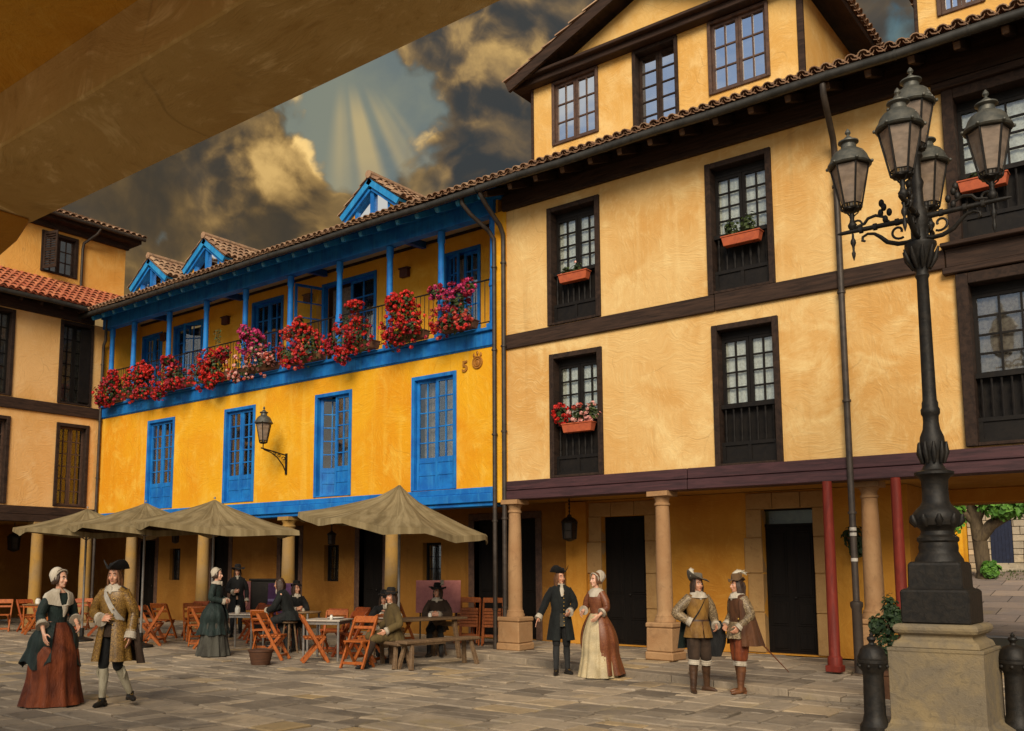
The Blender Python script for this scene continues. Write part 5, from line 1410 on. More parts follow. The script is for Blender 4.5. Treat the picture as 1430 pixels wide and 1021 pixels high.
CL = {
 'linen': m_cloth('white_linen', (0.52, 0.46, 0.37), (0.33, 0.28, 0.21)),
 'rust': m_cloth('rust_silk', (0.23, 0.056, 0.018), (0.085, 0.020, 0.009), 0.5),
 'bottle': m_cloth('bottle_green_velvet', (0.020, 0.034, 0.030), (0.008, 0.013, 0.012), 0.6),
 'black': m_cloth('black_wool', (0.016, 0.016, 0.016), (0.007, 0.007, 0.007), 0.75),
 'ink': m_cloth('ink_blue_wool', (0.013, 0.015, 0.014), (0.006, 0.007, 0.007), 0.8),
 'darkbrown': m_cloth('dark_brown_wool', (0.055, 0.034, 0.022), (0.024, 0.015, 0.010)),
 'brown': m_cloth('brown_cape_cloth', (0.105, 0.042, 0.017), (0.045, 0.018, 0.008), 0.6),
 'buff': m_cloth('buff_leather', (0.26, 0.135, 0.028), (0.12, 0.058, 0.014), 0.5),
 'olive': m_cloth('olive_wool', (0.115, 0.080, 0.030), (0.055, 0.037, 0.015)),
 'greygreen': m_cloth('grey_green_skirt_cloth', (0.075, 0.072, 0.058), (0.035, 0.032, 0.026)),
 'stocking': m_cloth('pale_stocking', (0.40, 0.36, 0.26), (0.26, 0.22, 0.15)),
 'darkstocking': m_cloth('dark_stocking', (0.030, 0.030, 0.030), (0.015, 0.015, 0.015)),
 'copper': m_pattern('copper_brocade', (0.13, 0.036, 0.014), (0.22, 0.078, 0.028), 22, 0.5, 0.45),
 'cream': m_pattern('cream_brocade', (0.52, 0.43, 0.26), (0.40, 0.29, 0.14), 30),
 'gold': m_pattern('gold_brocade', (0.095, 0.046, 0.010), (0.33, 0.185, 0.036), 26, 0.5, 0.42),
 'sleeve': m_pattern('slashed_sleeve_cloth', (0.10, 0.066, 0.034), (0.34, 0.25, 0.14), 14, 0.5, 0.5),
 'sash': m_pattern('silver_sash', (0.34, 0.31, 0.27), (0.5, 0.46, 0.4), 60),
 'leather': m_plain('boot_leather', (0.075, 0.036, 0.018), (0.035, 0.017, 0.009), 0.42, 0, 9),
 'tanboot': m_plain('tan_boot_leather', (0.17, 0.068, 0.026), (0.08, 0.03, 0.014), 0.42, 0, 9),
 'shoe': m_plain('black_shoe_leather', (0.016, 0.014, 0.013), None, 0.35),
 'felt': m_cloth('black_felt', (0.014, 0.013, 0.013), None, 0.8), 'greyfelt': m_cloth('grey_felt', (0.17, 0.145, 0.11), (0.09, 0.075, 0.055)),
 'brownfelt': m_cloth('brown_felt', (0.16, 0.09, 0.04), (0.08, 0.045, 0.022)),
 'feather': m_cloth('pale_feather', (0.55, 0.50, 0.40), (0.32, 0.28, 0.2)),
 'hair': m_plain('brown_hair', (0.050, 0.024, 0.012), (0.02, 0.010, 0.006), 0.5, 0, 30), 'fairhair': m_plain('auburn_hair', (0.15, 0.062, 0.022), (0.07, 0.028, 0.011), 0.5, 0, 30),
 'eye': m_plain('eye_white', (0.6, 0.55, 0.5), None, 0.2, bmp=0), 'iris': m_plain('iris', (0.02, 0.012, 0.008), None, 0.15, bmp=0), 'lip': m_plain('lip', (0.36, 0.10, 0.075), None, 0.5, bmp=0),
 'steel': m_plain('steel', (0.35, 0.33, 0.3), None, 0.3, 0.9), 'scabbard': m_plain('scabbard_leather', (0.14, 0.045, 0.02), None, 0.4), 'brass': m_plain('brass', (0.5, 0.3, 0.08), None, 0.3, 0.8),
}
V = Vector
def ell_ring(c, rx, ry, n=40, a0=0.0, a1=None, fold=0.0, nf=9, ph=0.0, tx=0.0, ty=0.0):
    """ring round a vertical axis; tx, ty tilt it; a1 None = closed"""
    full = a1 is None
    if full: a1 = a0 + 2 * math.pi
    m = n if full else n + 1
    out = []
    for k in range(m):
        a = a0 + (a1 - a0) * k / n
        f = 1 + fold * (math.sin(nf * a + ph) + 0.5 * math.sin((nf * 1.7) * a + 1.3 * ph + 1))
        x, y = rx * math.cos(a) * f, ry * math.sin(a) * f
        out.append(V((c[0] + x, c[1] + y, c[2] + tx * x + ty * y)))
    return out
def shell(name, rows, mat, parent, thick=0.012, closed=True, smooth=60):
    mb = MB()
    inner = []
    for rw in rows:
        c = sum(rw, V((0, 0, 0))) / len(rw)
        inner.append([p + (c - p).normalized() * min(thick, (c - p).length * 0.6) for p in rw])
    if closed:
        mb.rings(rows + list(reversed(inner)) + [rows[0]], False, False)
    else:
        mb.grid(rows); mb.grid(list(reversed(inner)))
        n = len(rows)
        for a, b in ((rows[0], inner[0]), (inner[-1], rows[-1])): mb.grid([b, a])
        mb.grid([[r[0] for r in inner], [r[0] for r in rows]]); mb.grid([[r[-1] for r in rows], [r[-1] for r in inner]])
        bmesh.ops.remove_doubles(mb.bm, verts=mb.bm.verts, dist=0.0004)
    return mb.build(name, CL[mat] if isinstance(mat, str) else mat, parent, smooth=smooth, world=False)
def limb(name, pts, rad, mat, parent, n=14, sub=5, wob=0.0, seed=0):
    """smooth tapering tube through joints, with cloth wrinkles"""
    pts = [V(p) for p in pts]
    P, Rr = [], []
    for i in range(len(pts) - 1):
        for k in range(sub):
            t = k / sub
            p0 = pts[max(0, i - 1)]; p1 = pts[i]; p2 = pts[i + 1]; p3 = pts[min(len(pts) - 1, i + 2)]
            q = 0.5 * ((2 * p1) + (p2 - p0) * t + (2 * p0 - 5 * p1 + 4 * p2 - p3) * t * t + (3 * p1 - p0 - 3 * p2 + p3) * t ** 3)
            q = q.lerp(p1.lerp(p2, t), 0.55)
            P.append(q); Rr.append((rad[i] + (rad[i + 1] - rad[i]) * t) * (1 + wob * math.sin((i * sub + k) * 2.3 + seed)))
    P.append(pts[-1]); Rr.append(rad[-1])
    mb = MB(); mb.tube(P, Rr, n)
    return mb.build(name, CL[mat] if isinstance(mat, str) else mat, parent, smooth=60, world=False)

def add_hand(mb, wrist, dv, pn, side, curl=0.5):
    """palm with five fingers: dv along the hand, pn the palm normal, side +1/-1 for the thumb side"""
    wrist = V(wrist); dv = V(dv).normalized(); pn = (V(pn) - dv * V(pn).dot(dv)).normalized(); sv = dv.cross(pn).normalized() * side
    kn = []
    for i, (o, l) in enumerate(((0.030, 0.088), (0.0095, 0.093), (-0.011, 0.089), (-0.030, 0.080))):
        k = wrist + dv * l + sv * o
        mb.capsule(wrist + dv * 0.012 + sv * o * 0.55, k, 0.017, 0.0125, 8)
        L = (0.95, 1.05, 0.98, 0.78)[i]
        p = k; ang = 0.0
        for sgl, r0, r1 in ((0.042, 0.0092, 0.0085), (0.026, 0.0085, 0.008), (0.020, 0.008, 0.0068)):
            ang += curl * (0.55 + 0.1 * i)
            d = (dv * math.cos(ang) + pn * math.sin(ang) + sv * o * 3.0).normalized()
            q = p + d * sgl * L
            mb.capsule(p, q, r0, r1, 7); p = q
    a = wrist + dv * 0.025 + sv * 0.022 + pn * 0.008
    b = a + (dv * 0.55 + sv * 0.75 + pn * 0.25).normalized() * 0.040
    c = b + (dv * 0.85 + sv * 0.28 + pn * 0.45).normalized() * 0.030
    e = c + (dv * 0.9 + pn * 0.5).normalized() * 0.022
    mb.capsule(a, b, 0.0145, 0.0115, 8); mb.capsule(b, c, 0.0115, 0.0095, 8); mb.capsule(c, e, 0.0095, 0.0075, 8)

DEFP = dict(pz=0.92, el=(0.25, 0.04, 1.12), wl=(0.26, -0.06, 0.88), er=(-0.25, 0.04, 1.12), wr=(-0.26, -0.06, 0.88),
            kl=(0.10, -0.02, 0.50), al=(0.11, 0.0, 0.085), kr=(-0.10, -0.02, 0.50), ar=(-0.11, 0.0, 0.085), fl=(0.25, -1), fr=(-0.25, -1),
            lean=0.0, turn=0.0, nod=0.0, hl=None, hr=None, cl=0.4, cr=0.4, pl=None, pr=None)

class Fig:
    def __init__(self, x, y, facing, label, height=1.70, z=0.0, skin=SK, group=None, voxel=0.0075, female=False, **pose):
        p = dict(DEFP); p.update(pose); self.p = p
        self.o = tag(empty('person', (x, y, z), face(*facing)), label, 'person', group)
        k = height / 1.70; self.o.scale = (k * (0.93 if female else 0.90), k * 0.93, k)
        self.skin = skin; self.female = female
        dz = p['pz'] - 0.92; self.dz = dz; ln = p['lean']
        # points above the pelvis lean forward about it
        def up(q):
            q = V(q); h = q.z - 0.92
            return V((q.x, q.y - math.sin(ln) * h, 0.92 + math.cos(ln) * h + dz)) if h > 0 else V((q.x, q.y, q.z + dz))
        self.up = up
        sw = 0.148 if female else 0.180
        self.sl, self.sr = up((sw, 0.01, 1.345 if female else 1.36)), up((-sw, 0.01, 1.345 if female else 1.36))
        self.hc = up((0, -0.015, 1.575))
        self.MH = Matrix.Rotation(p['turn'], 3, 'Z') @ Matrix.Rotation(p['nod'] , 3, 'X')
        H = lambda x_, y_, z_: self.hc + self.MH @ V((x_, y_, z_))
        self.H = H
        mb = MB()
        he = lambda c, r_: mb.ell(H(*c), r_, 14, 10, self.MH)
        he((0, 0.012, 0.035), (0.073, 0.090, 0.083)); he((0, -0.02, -0.02), (0.061, 0.068, 0.078)); he((0, -0.038, -0.07), (0.042, 0.042, 0.036)); he((0, -0.066, -0.092), (0.019, 0.016, 0.015))
        mb.capsule(H(0, -0.082, 0.012), H(0, -0.104, -0.026), 0.0085, 0.0135, 8); he((0, -0.094, -0.031), (0.018, 0.010, 0.009))
        he((0, -0.074, 0.030), (0.046, 0.014, 0.011)); he((0, -0.083, -0.055), (0.021, 0.010, 0.010))
        for s in (-1, 1):
            he((s * 0.036, -0.060, -0.024), (0.022, 0.021, 0.022)); he((s * 0.074, 0.010, -0.006), (0.012, 0.022, 0.030))
        mb.capsule(up((0, 0.012, 1.38)), self.hc + V((0, 0.015, -0.06)), 0.060 if not female else 0.05, 0.052 if not female else 0.045, 12)
        f = 0.9 if female else 1.0
        tor = [(0.90, 0.155, 0.105), (0.98, 0.150, 0.105), (1.06, 0.132 * f, 0.098), (1.16, 0.145 * f, 0.105), (1.26, 0.160 * f, 0.112), (1.34, 0.165 * f, 0.10), (1.40, 0.13 * f, 0.08), (1.44, 0.07, 0.06)]
        rings = []
        for zz, rx, ry in tor:
            c = up((0, 0.01, zz)); rings.append(ell_ring((0, 0, 0), rx, ry, 20))
            rings[-1] = [q + c for q in rings[-1]]
        mb.rings(rings)
        for s, sh, e, w, hd, pn, cu in ((1, self.sl, 'el', 'wl', 'hl', 'pl', 'cl'), (-1, self.sr, 'er', 'wr', 'hr', 'pr', 'cr')):
            e_ = V(p[e]) + V((0, 0, dz)); w_ = V(p[w]) + V((0, 0, dz))
            setattr(self, e, e_); setattr(self, w, w_)
            mb.capsule(sh, e_, 0.046 * f, 0.038 * f, 12); mb.capsule(e_, w_, 0.040 * f, 0.026 * f, 12)
            d = V(p[hd]) if p[hd] else (w_ - e_).normalized()
            pv = V(p[pn]) if p[pn] else V((-s, 0.0, 0.1))
            dd = d.normalized()
            sgn = s * (1 if True else -1)
            add_hand(mb, w_, dd, pv, -1 if s > 0 else 1, p[cu])
        for s, k, a, fd in ((1, 'kl', 'al', 'fl'), (-1, 'kr', 'ar', 'fr')):
            hip = V((s * 0.088, 0.01, 0.90 + dz)); kk = V(p[k]); aa = V(p[a])
            mb.capsule(hip, kk, 0.085, 0.054, 12)
            mb.capsule(kk, kk.lerp(aa, 0.3) + V((0, 0.015, 0)), 0.052, 0.055, 12); mb.capsule(kk.lerp(aa, 0.3) + V((0, 0.015, 0)), aa, 0.055, 0.036, 12)
            d = V((*p[fd], 0)).normalized()
            mb.capsule(aa + V((0, 0, -0.03)) - d * 0.03, aa + d * 0.13 + V((0, 0, -0.052)), 0.035, 0.026, 10)
        self.body = mb.build('body', skin, self.o, world=False)
        remeshed(self.body, voxel, 2, 0.5)
        self.body.data.name = 'body'
        m2 = MB()
        for s in (-1, 1): m2.ell(H(s * 0.029, -0.0775, 0.008), (0.0115, 0.0095, 0.008), 10, 8, self.MH)
        e = m2.build('eye', CL['eye'], self.body, smooth=80, world=False)
        m2 = MB()
        for s in (-1, 1): m2.ell(H(s * 0.029, -0.0855, 0.008), (0.0058, 0.004, 0.006), 8, 6, self.MH)
        m2.build('iris', CL['iris'], self.body, smooth=80, world=False)
        m2 = MB(); m2.ell(H(0, -0.0925, -0.055), (0.019, 0.0045, 0.0065), 10, 6, self.MH); m2.build('mouth', CL['lip'], self.body, smooth=80, world=False)
        m2 = MB()
        for s in (-1, 1): m2.tube([H(s * 0.013, -0.0865, 0.031), H(s * 0.032, -0.0865, 0.037), H(s * 0.05, -0.076, 0.031)], [0.004, 0.005, 0.003], 6)
        m2.build('eyebrow', CL['hair'], self.body, smooth=80, world=False)
    # ---- garments
    def R_(self, zz, rx, ry, cy=0.01, **kw):
        c = self.up((0, cy, zz)); r = ell_ring((0, 0, 0), rx, ry, **kw)
        return [q + c for q in r]
    def torso(self, name, mat, prof, **kw):
        return shell(name, [self.R_(*q, **kw) for q in prof], mat, self.o)
    def sleeves(self, mat, r=(0.078, 0.066, 0.058), cuff=None, cuffmat='linen', short=0.0, both=(1, 1)):
        for s, sh, e, w in ((1, self.sl, self.el, self.wl), (-1, self.sr, self.er, self.wr)):
            if not both[0 if s > 0 else 1]: continue
            end = e.lerp(w, 0.92 - short)
            limb('sleeve', [sh + V((-s * 0.045, 0, 0.012)), sh.lerp(e, 0.5) + V((s * 0.006, 0, 0)), e, e.lerp(end, 0.5), end], [r[0], r[0] * 0.93, r[1], (r[1] + r[2]) / 2, r[2]], mat, self.o, 16, 5, 0.03, s)
            if cuff:
                d = (w - e).normalized()
                limb('cuff', [end - d * 0.03, end + d * cuff * 0.4, end + d * cuff], [r[2] * 1.0, r[2] * 1.15, r[2] * 1.25], cuffmat, self.o, 16, 4, 0.06, 2)
    def collar(self, mat='linen', r=0.15, z0=1.475, z1=1.40, ry=None):
        ry = ry or r * 0.85
        rows = [self.R_(z0, 0.068, 0.064, 0.0), self.R_(z0 - 0.015, 0.085, 0.078, 0.0), self.R_((z0 + z1) / 2 + 0.01, r * 0.75, ry * 0.8, 0.0, fold=0.015, nf=8), self.R_(z1, r, ry, -0.005, fold=0.025, nf=12, ty=0.15)]
        shell('collar', rows, mat, self.o, 0.01)
        m = MB(); h = self.up((0, -0.105, z1 + 0.03))
        for s in (-0.5, 0.5): m.ell(h + V((0.018 * s, -0.01, -0.03)), (0.018, 0.012, 0.05), 8, 8)
        m.ell(h, (0.022, 0.016, 0.02), 8, 8); m.build('neckcloth', CL[mat], self.o, smooth=60, world=False)
    def hair_(self, mat='hair', long=0.0, bun=False):
        m = MB(); H = self.H; rr = random.Random(int(abs(self.o.location.x) * 100))
        m.ell(H(0, 0.026, 0.045), (0.080, 0.092, 0.086), 16, 12, self.MH)
        for s in (-1, 1):
            for k in range(9):
                a = 0.0 + k * 0.011; 
                x0 = s * (0.072 - 0.004 * abs(k - 3)); y0 = -0.03 + k * 0.0135
                L = 0.06 + long * (0.75 + 0.25 * rr.random())
                pts = [H(x0 * 0.85, y0, 0.07), H(x0 * 1.12, y0, 0.0), H(x0 * (1.2 + 0.15 * rr.random()), y0 + 0.006, -0.05), H(x0 * (1.2 + 0.3 * rr.random() * (long > 0)), y0 + 0.012, -0.05 - L)]
                m.tube(pts, [0.014, 0.017, 0.018 if long > 0 else 0.01, 0.008], 7)
        if long > 0:
            for k in range(7):
                x0 = -0.06 + 0.02 * k
                m.tube([H(x0, 0.09, 0.04), H(x0 * 1.1, 0.112, -0.02), H(x0 * 1.2, 0.105, -0.05 - long)], [0.018, 0.02, 0.008], 7)
        if bun: m.ell(H(0, 0.11, 0.02), (0.045, 0.04, 0.045), 12, 8)
        m.build('hair', CL[mat], self.o, smooth=70, world=False)
    def hat(self, style, mat, feather=None, tilt=0.0, side=1):
        H = self.H; m = MB(); n = 48; TT = Matrix.Rotation(tilt, 3, 'Y')
        base = V((0, 0.01, 0.088))
        def up_(a, u):
            if style == 'tricorne':       # three turned up sides
                b = (a + math.pi / 2) % (2 * math.pi / 3)
                f = math.sin(math.pi * b / (2 * math.pi / 3)) ** 0.8
                return 0.105 * f * u ** 1.2 + 0.012 * u, 1 - 0.36 * f * u
            if style == 'cavalier':
                f = max(0, math.cos(a - (0 if side > 0 else math.pi)))
                return 0.11 * f ** 1.5 * u ** 1.3 - 0.02 * u * (1 - f) + 0.018 * math.sin(3 * a) * u, 1 - 0.28 * f * u
            return 0.02 * math.sin(2 * a + 0.7) * u - 0.01 * u + 0.015 * math.sin(5 * a) * u, 1
        R1 = {'tricorne': 0.185, 'cavalier': 0.19, 'wide': 0.185, 'round': 0.125}[style]
        top, bot = [], []
        for u in (0, 0.2, 0.4, 0.6, 0.8, 1.0):
            rt, rb = [], []
            for k in range(n):
                a = 2 * math.pi * k / n; z, q = up_(a, u)
                r_ = 0.083 + (R1 - 0.083) * u * q
                p = V((r_ * math.cos(a), r_ * 1.12 * math.sin(a), z))
                rt.append(H(*(base + TT @ p))); rb.append(H(*(base + TT @ (p - V((0, 0, 0.009))))))
            top.append(rt); bot.append(rb)
        ch = {'tricorne': 0.075, 'cavalier': 0.085, 'wide': 0.095, 'round': 0.085}[style]
        cr = []
        for r_, z in ((0.03, ch), (0.06, ch * 0.97), (0.076, ch * 0.82), (0.081, ch * 0.4), (0.084, 0.0)):
            cr.append([H(*(base + TT @ V((r_ * math.cos(2 * math.pi * k / n), r_ * 1.12 * math.sin(2 * math.pi * k / n), z)))) for k in range(n)])
        m.rings(cr + top + list(reversed(bot)), True, False)
        h = m.build('hat', CL[mat], self.o, smooth=60, world=False)
        if feather:
            f = MB(); pts = []
            s = side
            for k in range(15):
                t = k / 14
                pts.append(H(*(base + TT @ V((s * (0.10 - 0.02 * t) * math.cos(1.9 * t - 0.4), -0.02 + 0.17 * t, 0.05 + 0.075 * math.sin(2.4 * t))))))
            f.tube(pts, [0.012 + 0.026 * math.sin(math.pi * min(1, (k + 2) / 16)) for k in range(15)], 8, flat=0.5)
            rr = random.Random(4)
            for k in range(1, 15):
                for q in range(6):
                    dirv = V((rr.uniform(-1, 1), rr.uniform(-0.3, 1), rr.uniform(-0.9, 0.6))).normalized()
                    f.tube([pts[k], pts[k] + dirv * 0.03, pts[k] + dirv * 0.045 + V((0, 0.012, -0.012))], [0.007, 0.005, 0.002], 4)
            f.build('feather', CL[feather], h, smooth=70, world=False)
        else:
            b = MB(); b.rings([[q + (q - self.H(*base)) * 0.02 for q in cr[4]], [q + (q - self.H(*base)) * 0.03 + V((0, 0, 0.022)) for q in cr[4]]], False, False)
            b.build('hat_band', CL['darkbrown'], h, smooth=60, world=False)
    def cap(self, mat='linen', peak=0.0):
        H = self.H; m = MB(); n = 40
        rows = []
        for i in range(9):
            ph = math.pi / 2 * i / 8
            rows.append([H(*(V((0, 0.028 + peak * 0.3, 0.045)) + V((0.094 * math.sin(ph) * math.cos(a) * (1 + 0.03 * math.sin(9 * a) * ph), 0.104 * math.sin(ph) * math.sin(a) * (1 + 0.03 * math.sin(9 * a) * ph), 0.098 * math.cos(ph) * (1 + peak))))) for a in [2 * math.pi * k / n for k in range(n)]])
        back = [H(*(V((0, 0.040, -0.015)) + V((0.088 * math.cos(a), 0.088 * math.sin(a) if math.sin(a) > -0.2 else -0.03 + 0.05 * math.sin(a), -0.035 * max(0, math.sin(a)) + 0.05 * max(0, -math.sin(a)))))) for a in [2 * math.pi * k / n for k in range(n)]]
        rows.append(back)
        m.rings(rows, True, False)
        inner = [[q + (H(0, 0.03, 0.0) - q) * 0.06 for q in rw] for rw in rows]
        m.rings(list(reversed(inner)), False, False)
        c = m.build('cap', CL[mat], self.o, smooth=70, world=False)
        r = MB()      # gathered frill round the face
        pts = [H(0.088 * math.sin(t), -0.052 + 0.075 * (abs(t) / 2.2) ** 2, 0.055 + 0.058 * math.cos(t) - 0.05 * (abs(t) > 1.7)) for t in [(-2.1 + 4.2 * k / 30) for k in range(31)]]
        r.tube(pts, [0.011 + 0.004 * math.sin(k * 2.4) for k in range(31)], 7)
        r.build('frill', CL[mat], c, smooth=70, world=False)
    def skirt(self, name, mat, z0, z1, r0, r1, a0=None, a1=None, nf=9, fold=0.05, shift=(0, 0), ry=0.9, bulge=0.0, thick=0.012, rise=0.0):
        rows = []
        for i in range(15):
            t = i / 14; r_ = r0 + (r1 - r0) * (t ** 0.75) + bulge * math.sin(math.pi * min(1, t * 1.5)) * (t < 0.67)
            kw = dict(n=72, fold=fold * t ** 0.7, nf=nf, ph=1.2 + 0.3 * t)
            if a0 is not None: kw.update(a0=a0 + 0.0, a1=a1)
            z = z0 + (z1 - z0) * t + self.dz
            rw = ell_ring((shift[0] * t, 0.01 + shift[1] * t, z), r_, r_ * (0.78 + (ry - 0.78) * t), **kw)
            if rise:
                for k, q in enumerate(rw):
                    q.z += rise * t * (0.5 + 0.5 * math.sin(5 * math.atan2(q.y, q.x) + 0.6)) 
            rows.append(rw)
        return shell(name, rows, mat, self.o, thick, closed=a0 is None)
    def breeches(self, mat, rk=0.072, rh=0.105, puff=0.0, garter=None):
        p = self.p
        for s, k in ((1, 'kl'), (-1, 'kr')):
            hip = V((s * 0.085, 0.012, 0.93 + self.dz)); kk = V(p[k])
            limb('breeches', [hip + V((0, 0, 0.04)), hip.lerp(kk, 0.25), hip.lerp(kk, 0.65), kk, kk + (V(p['a' + k[1]]) - kk) * 0.10], [rh * 0.95, rh, (rh + rk) / 2 + puff, rk + puff, rk * 0.8], mat, self.o, 18, 5, 0.025, s)
    def stockings(self, mat):
        p = self.p
        for k in ('l', 'r'):
            kk, aa = V(p['k' + k]), V(p['a' + k]); c = kk.lerp(aa, 0.33) + V((0, 0.016, 0))
            limb('stocking', [kk, c, kk.lerp(aa, 0.7), aa, aa + V((0, 0, -0.02))], [0.058, 0.064, 0.050, 0.043, 0.043], mat, self.o, 16, 5, 0.0)
    def shoes(self, mat='shoe', buckle=True, only=None):
        p = self.p
        for k in ('l', 'r'):
            aa = V(p['a' + k]); d = V((*p['f' + k], 0)).normalized()
            toe_up = V((0, 0, 0))
            m = MB()
            m.tube([aa + V((0, 0, -0.035)) - d * 0.075, aa - d * 0.045 + V((0, 0, -0.035)), aa + V((0, 0, -0.038)), aa + d * 0.07 + V((0, 0, -0.05)), aa + d * 0.14 + V((0, 0, -0.058)), aa + d * 0.185 + V((0, 0, -0.062))], [0.025, 0.042, 0.046, 0.042, 0.036, 0.014], 14, flat=0.85)
            m.bar(aa - d * 0.085 + V((0, 0, -0.068)), aa - d * 0.02 + V((0, 0, -0.068)), 0.062, 0.034)
            m.tube([aa + V((0, 0, -0.02)), aa + V((0, 0, 0.025))], [0.047, 0.048], 14)
            sh = m.build('shoe', CL[mat], self.o, smooth=50, world=False)
            if buckle:
                b = MB(); c = aa + d * 0.055 + V((0, 0, -0.004)); b.tube(spiral(c, V((-d.y, d.x, 0)), (d * 0.8 + V((0, 0, -0.4))).normalized(), 0.018, 0.018, 0, 6.28, 10), 0.004, 5)
                b.build('buckle', CL['brass'], sh, smooth=60, world=False)
    def boots(self, mat='leather', top='linen'):
        p = self.p
        for k in ('l', 'r'):
            kk, aa = V(p['k' + k]), V(p['a' + k]); d = V((*p['f' + k], 0)).normalized()
            limb('boot', [kk.lerp(aa, 0.12), kk.lerp(aa, 0.4) + V((0, 0.012, 0)), kk.lerp(aa, 0.75), aa, aa + V((0, 0, -0.03))], [0.074, 0.070, 0.056, 0.050, 0.05], mat, self.o, 16, 6, 0.035, 1)
            limb('boot_hose', [kk.lerp(aa, -0.02), kk.lerp(aa, 0.08), kk.lerp(aa, 0.22)], [0.070, 0.088, 0.094], top, self.o, 18, 5, 0.05, 2)
        self.shoes(mat, False)

    def cape(self, mat, z0=1.42, z1=0.62, a0=-0.4, a1=math.pi + 0.4, r0=0.15, r1=0.34, nf=8, fold=0.06, shift=(0, 0.04), name='cape'):
        rows = [self.R_(z0 + 0.03, 0.10, 0.09, n=48, a0=a0, a1=a1)]
        rows.append(self.R_(z0 - 0.02, 0.20, 0.115, n=48, a0=a0, a1=a1)); rows.append(self.R_(z0 - 0.09, 0.245, 0.15, n=48, a0=a0, a1=a1, fold=0.01, nf=nf))
        for i in range(1, 11):
            t = i / 10; r_ = 0.25 + (r1 - 0.25) * t
            c = self.up((0, 0.01, z0)); 
            rw = ell_ring((shift[0] * t, 0.015 + shift[1] * t, z0 - 0.09 + (z1 - z0 + 0.09) * t + self.dz), r_, 0.15 + (r1 * 0.8 - 0.15) * t, n=48, a0=a0, a1=a1, fold=fold * t ** 0.7, nf=nf, ph=1)
            rows.append(rw)
        return shell(name, rows, mat, self.o, 0.012, closed=False)
    def sash(self, mat, r=1.0, from_right=True, w=0.034):
        pts = []
        s = -1 if from_right else 1
        prof = [(1.06, 0.165, 0.125), (1.2, 0.188, 0.133), (1.33, 0.205, 0.122), (1.40, 0.17, 0.10), (1.435, 0.12, 0.085)]
        def rad(z):
            for i in range(len(prof) - 1):
                if prof[i][0] <= z <= prof[i + 1][0]:
                    t = (z - prof[i][0]) / (prof[i + 1][0] - prof[i][0]); return prof[i][1] + (prof[i + 1][1] - prof[i][1]) * t, prof[i][2] + (prof[i + 1][2] - prof[i][2]) * t
            return prof[0][1:] if z < prof[0][0] else prof[-1][1:]
        for k in range(17):
            t = k / 16; x = s * (0.125 - 0.285 * t); z = 1.435 - 0.42 * t
            rx, ry = rad(z); x = max(-rx * 0.98, min(rx * 0.98, x))
            y = 0.01 - (ry * 1.04 + 0.012) * math.sqrt(max(0.0, 1 - (x / rx) ** 2)); pts.append(self.up((x, y, z)))
        m = MB(); rows = [[q + V((0.3, 0, 0.75)).normalized() * w * (1 if s < 0 else 1) if j == 0 else q - V((0.3, 0, 0.75)).normalized() * w for q in pts] for j in (0, 1)]
        if s > 0: pass
        outer = rows; inner = [[q + V((0, 0.010, 0)) for q in rw] for rw in rows]
        m.rings([list(x_) for x_ in zip(outer[0], outer[1], inner[1], inner[0])], True, True)
        return m.build('sash', CL[mat], self.o, smooth=60, world=False)

COAT = [(1.475, 0.075, 0.07), (1.445, 0.115, 0.085), (1.41, 0.178, 0.105), (1.36, 0.208, 0.122), (1.28, 0.205, 0.132), (1.18, 0.188, 0.133), (1.08, 0.170, 0.128), (1.0, 0.172, 0.132)]
BOD = [(1.40, 0.125, 0.088), (1.38, 0.155, 0.098), (1.33, 0.172, 0.115), (1.25, 0.168, 0.13), (1.16, 0.142, 0.115), (1.06, 0.122, 0.10), (0.99, 0.130, 0.11)]
FRONT = -math.pi / 2
def buttons(f, z0, z1, n, x, yf, mat='brass'):
    m = MB()
    for i in range(n):
        z = z0 + (z1 - z0) * i / (n - 1); m.ell(f.up((x, yf, z)), (0.011, 0.008, 0.011), 8, 6)
    b = m.build('buttons', CL[mat], f.o, smooth=70, world=False); b['kind'] = 'stuff'

# --- near couple, left
f = Fig(-11.34, 6.0, mixd(FR_, FT_, 0.42), 'woman strolling in white cap, white shawl, dark green bodice and rust skirt', 1.66, skin=SK2, female=True, turn=0.25, el=(0.23, 0.0, 1.12), wl=(0.17, -0.20, 1.0), er=(-0.245, 0.02, 1.12), wr=(-0.285, -0.16, 0.90), cr=0.35)
f.torso('bodice', 'bottle', BOD); f.sleeves('bottle', (0.078, 0.062, 0.062), None, short=0.42)
for s, e, w in ((1, f.el, f.wl), (-1, f.er, f.wr)): limb('cuff', [e + (w - e) * 0.30, e + (w - e) * 0.45, e + (w - e) * 0.58], [0.058, 0.075, 0.088], 'linen', f.o, 18, 5, 0.06, 2)
f.skirt('skirt', 'rust', 1.03, 0.015, 0.135, 0.40, nf=11, fold=0.055, shift=(0, 0.07), ry=1.0, bulge=0.05)
f.skirt('overskirt', 'bottle', 1.04, 0.46, 0.15, 0.37, FRONT + 0.55, FRONT + 2 * math.pi - 0.55, nf=9, fold=0.06, shift=(0, 0.12), ry=1.05, bulge=0.05, rise=0.10)
rows = [f.R_(1.455, 0.07, 0.068), f.R_(1.43, 0.115, 0.095), f.R_(1.395, 0.185, 0.125, fold=0.01, nf=9), f.R_(1.345, 0.207, 0.142, fold=0.015, nf=9), f.R_(1.30, 0.20, 0.15, fold=0.025, nf=9, ty=0.2)]
A0, A1 = FRONT + 0.30, FRONT + 2 * math.pi - 0.30
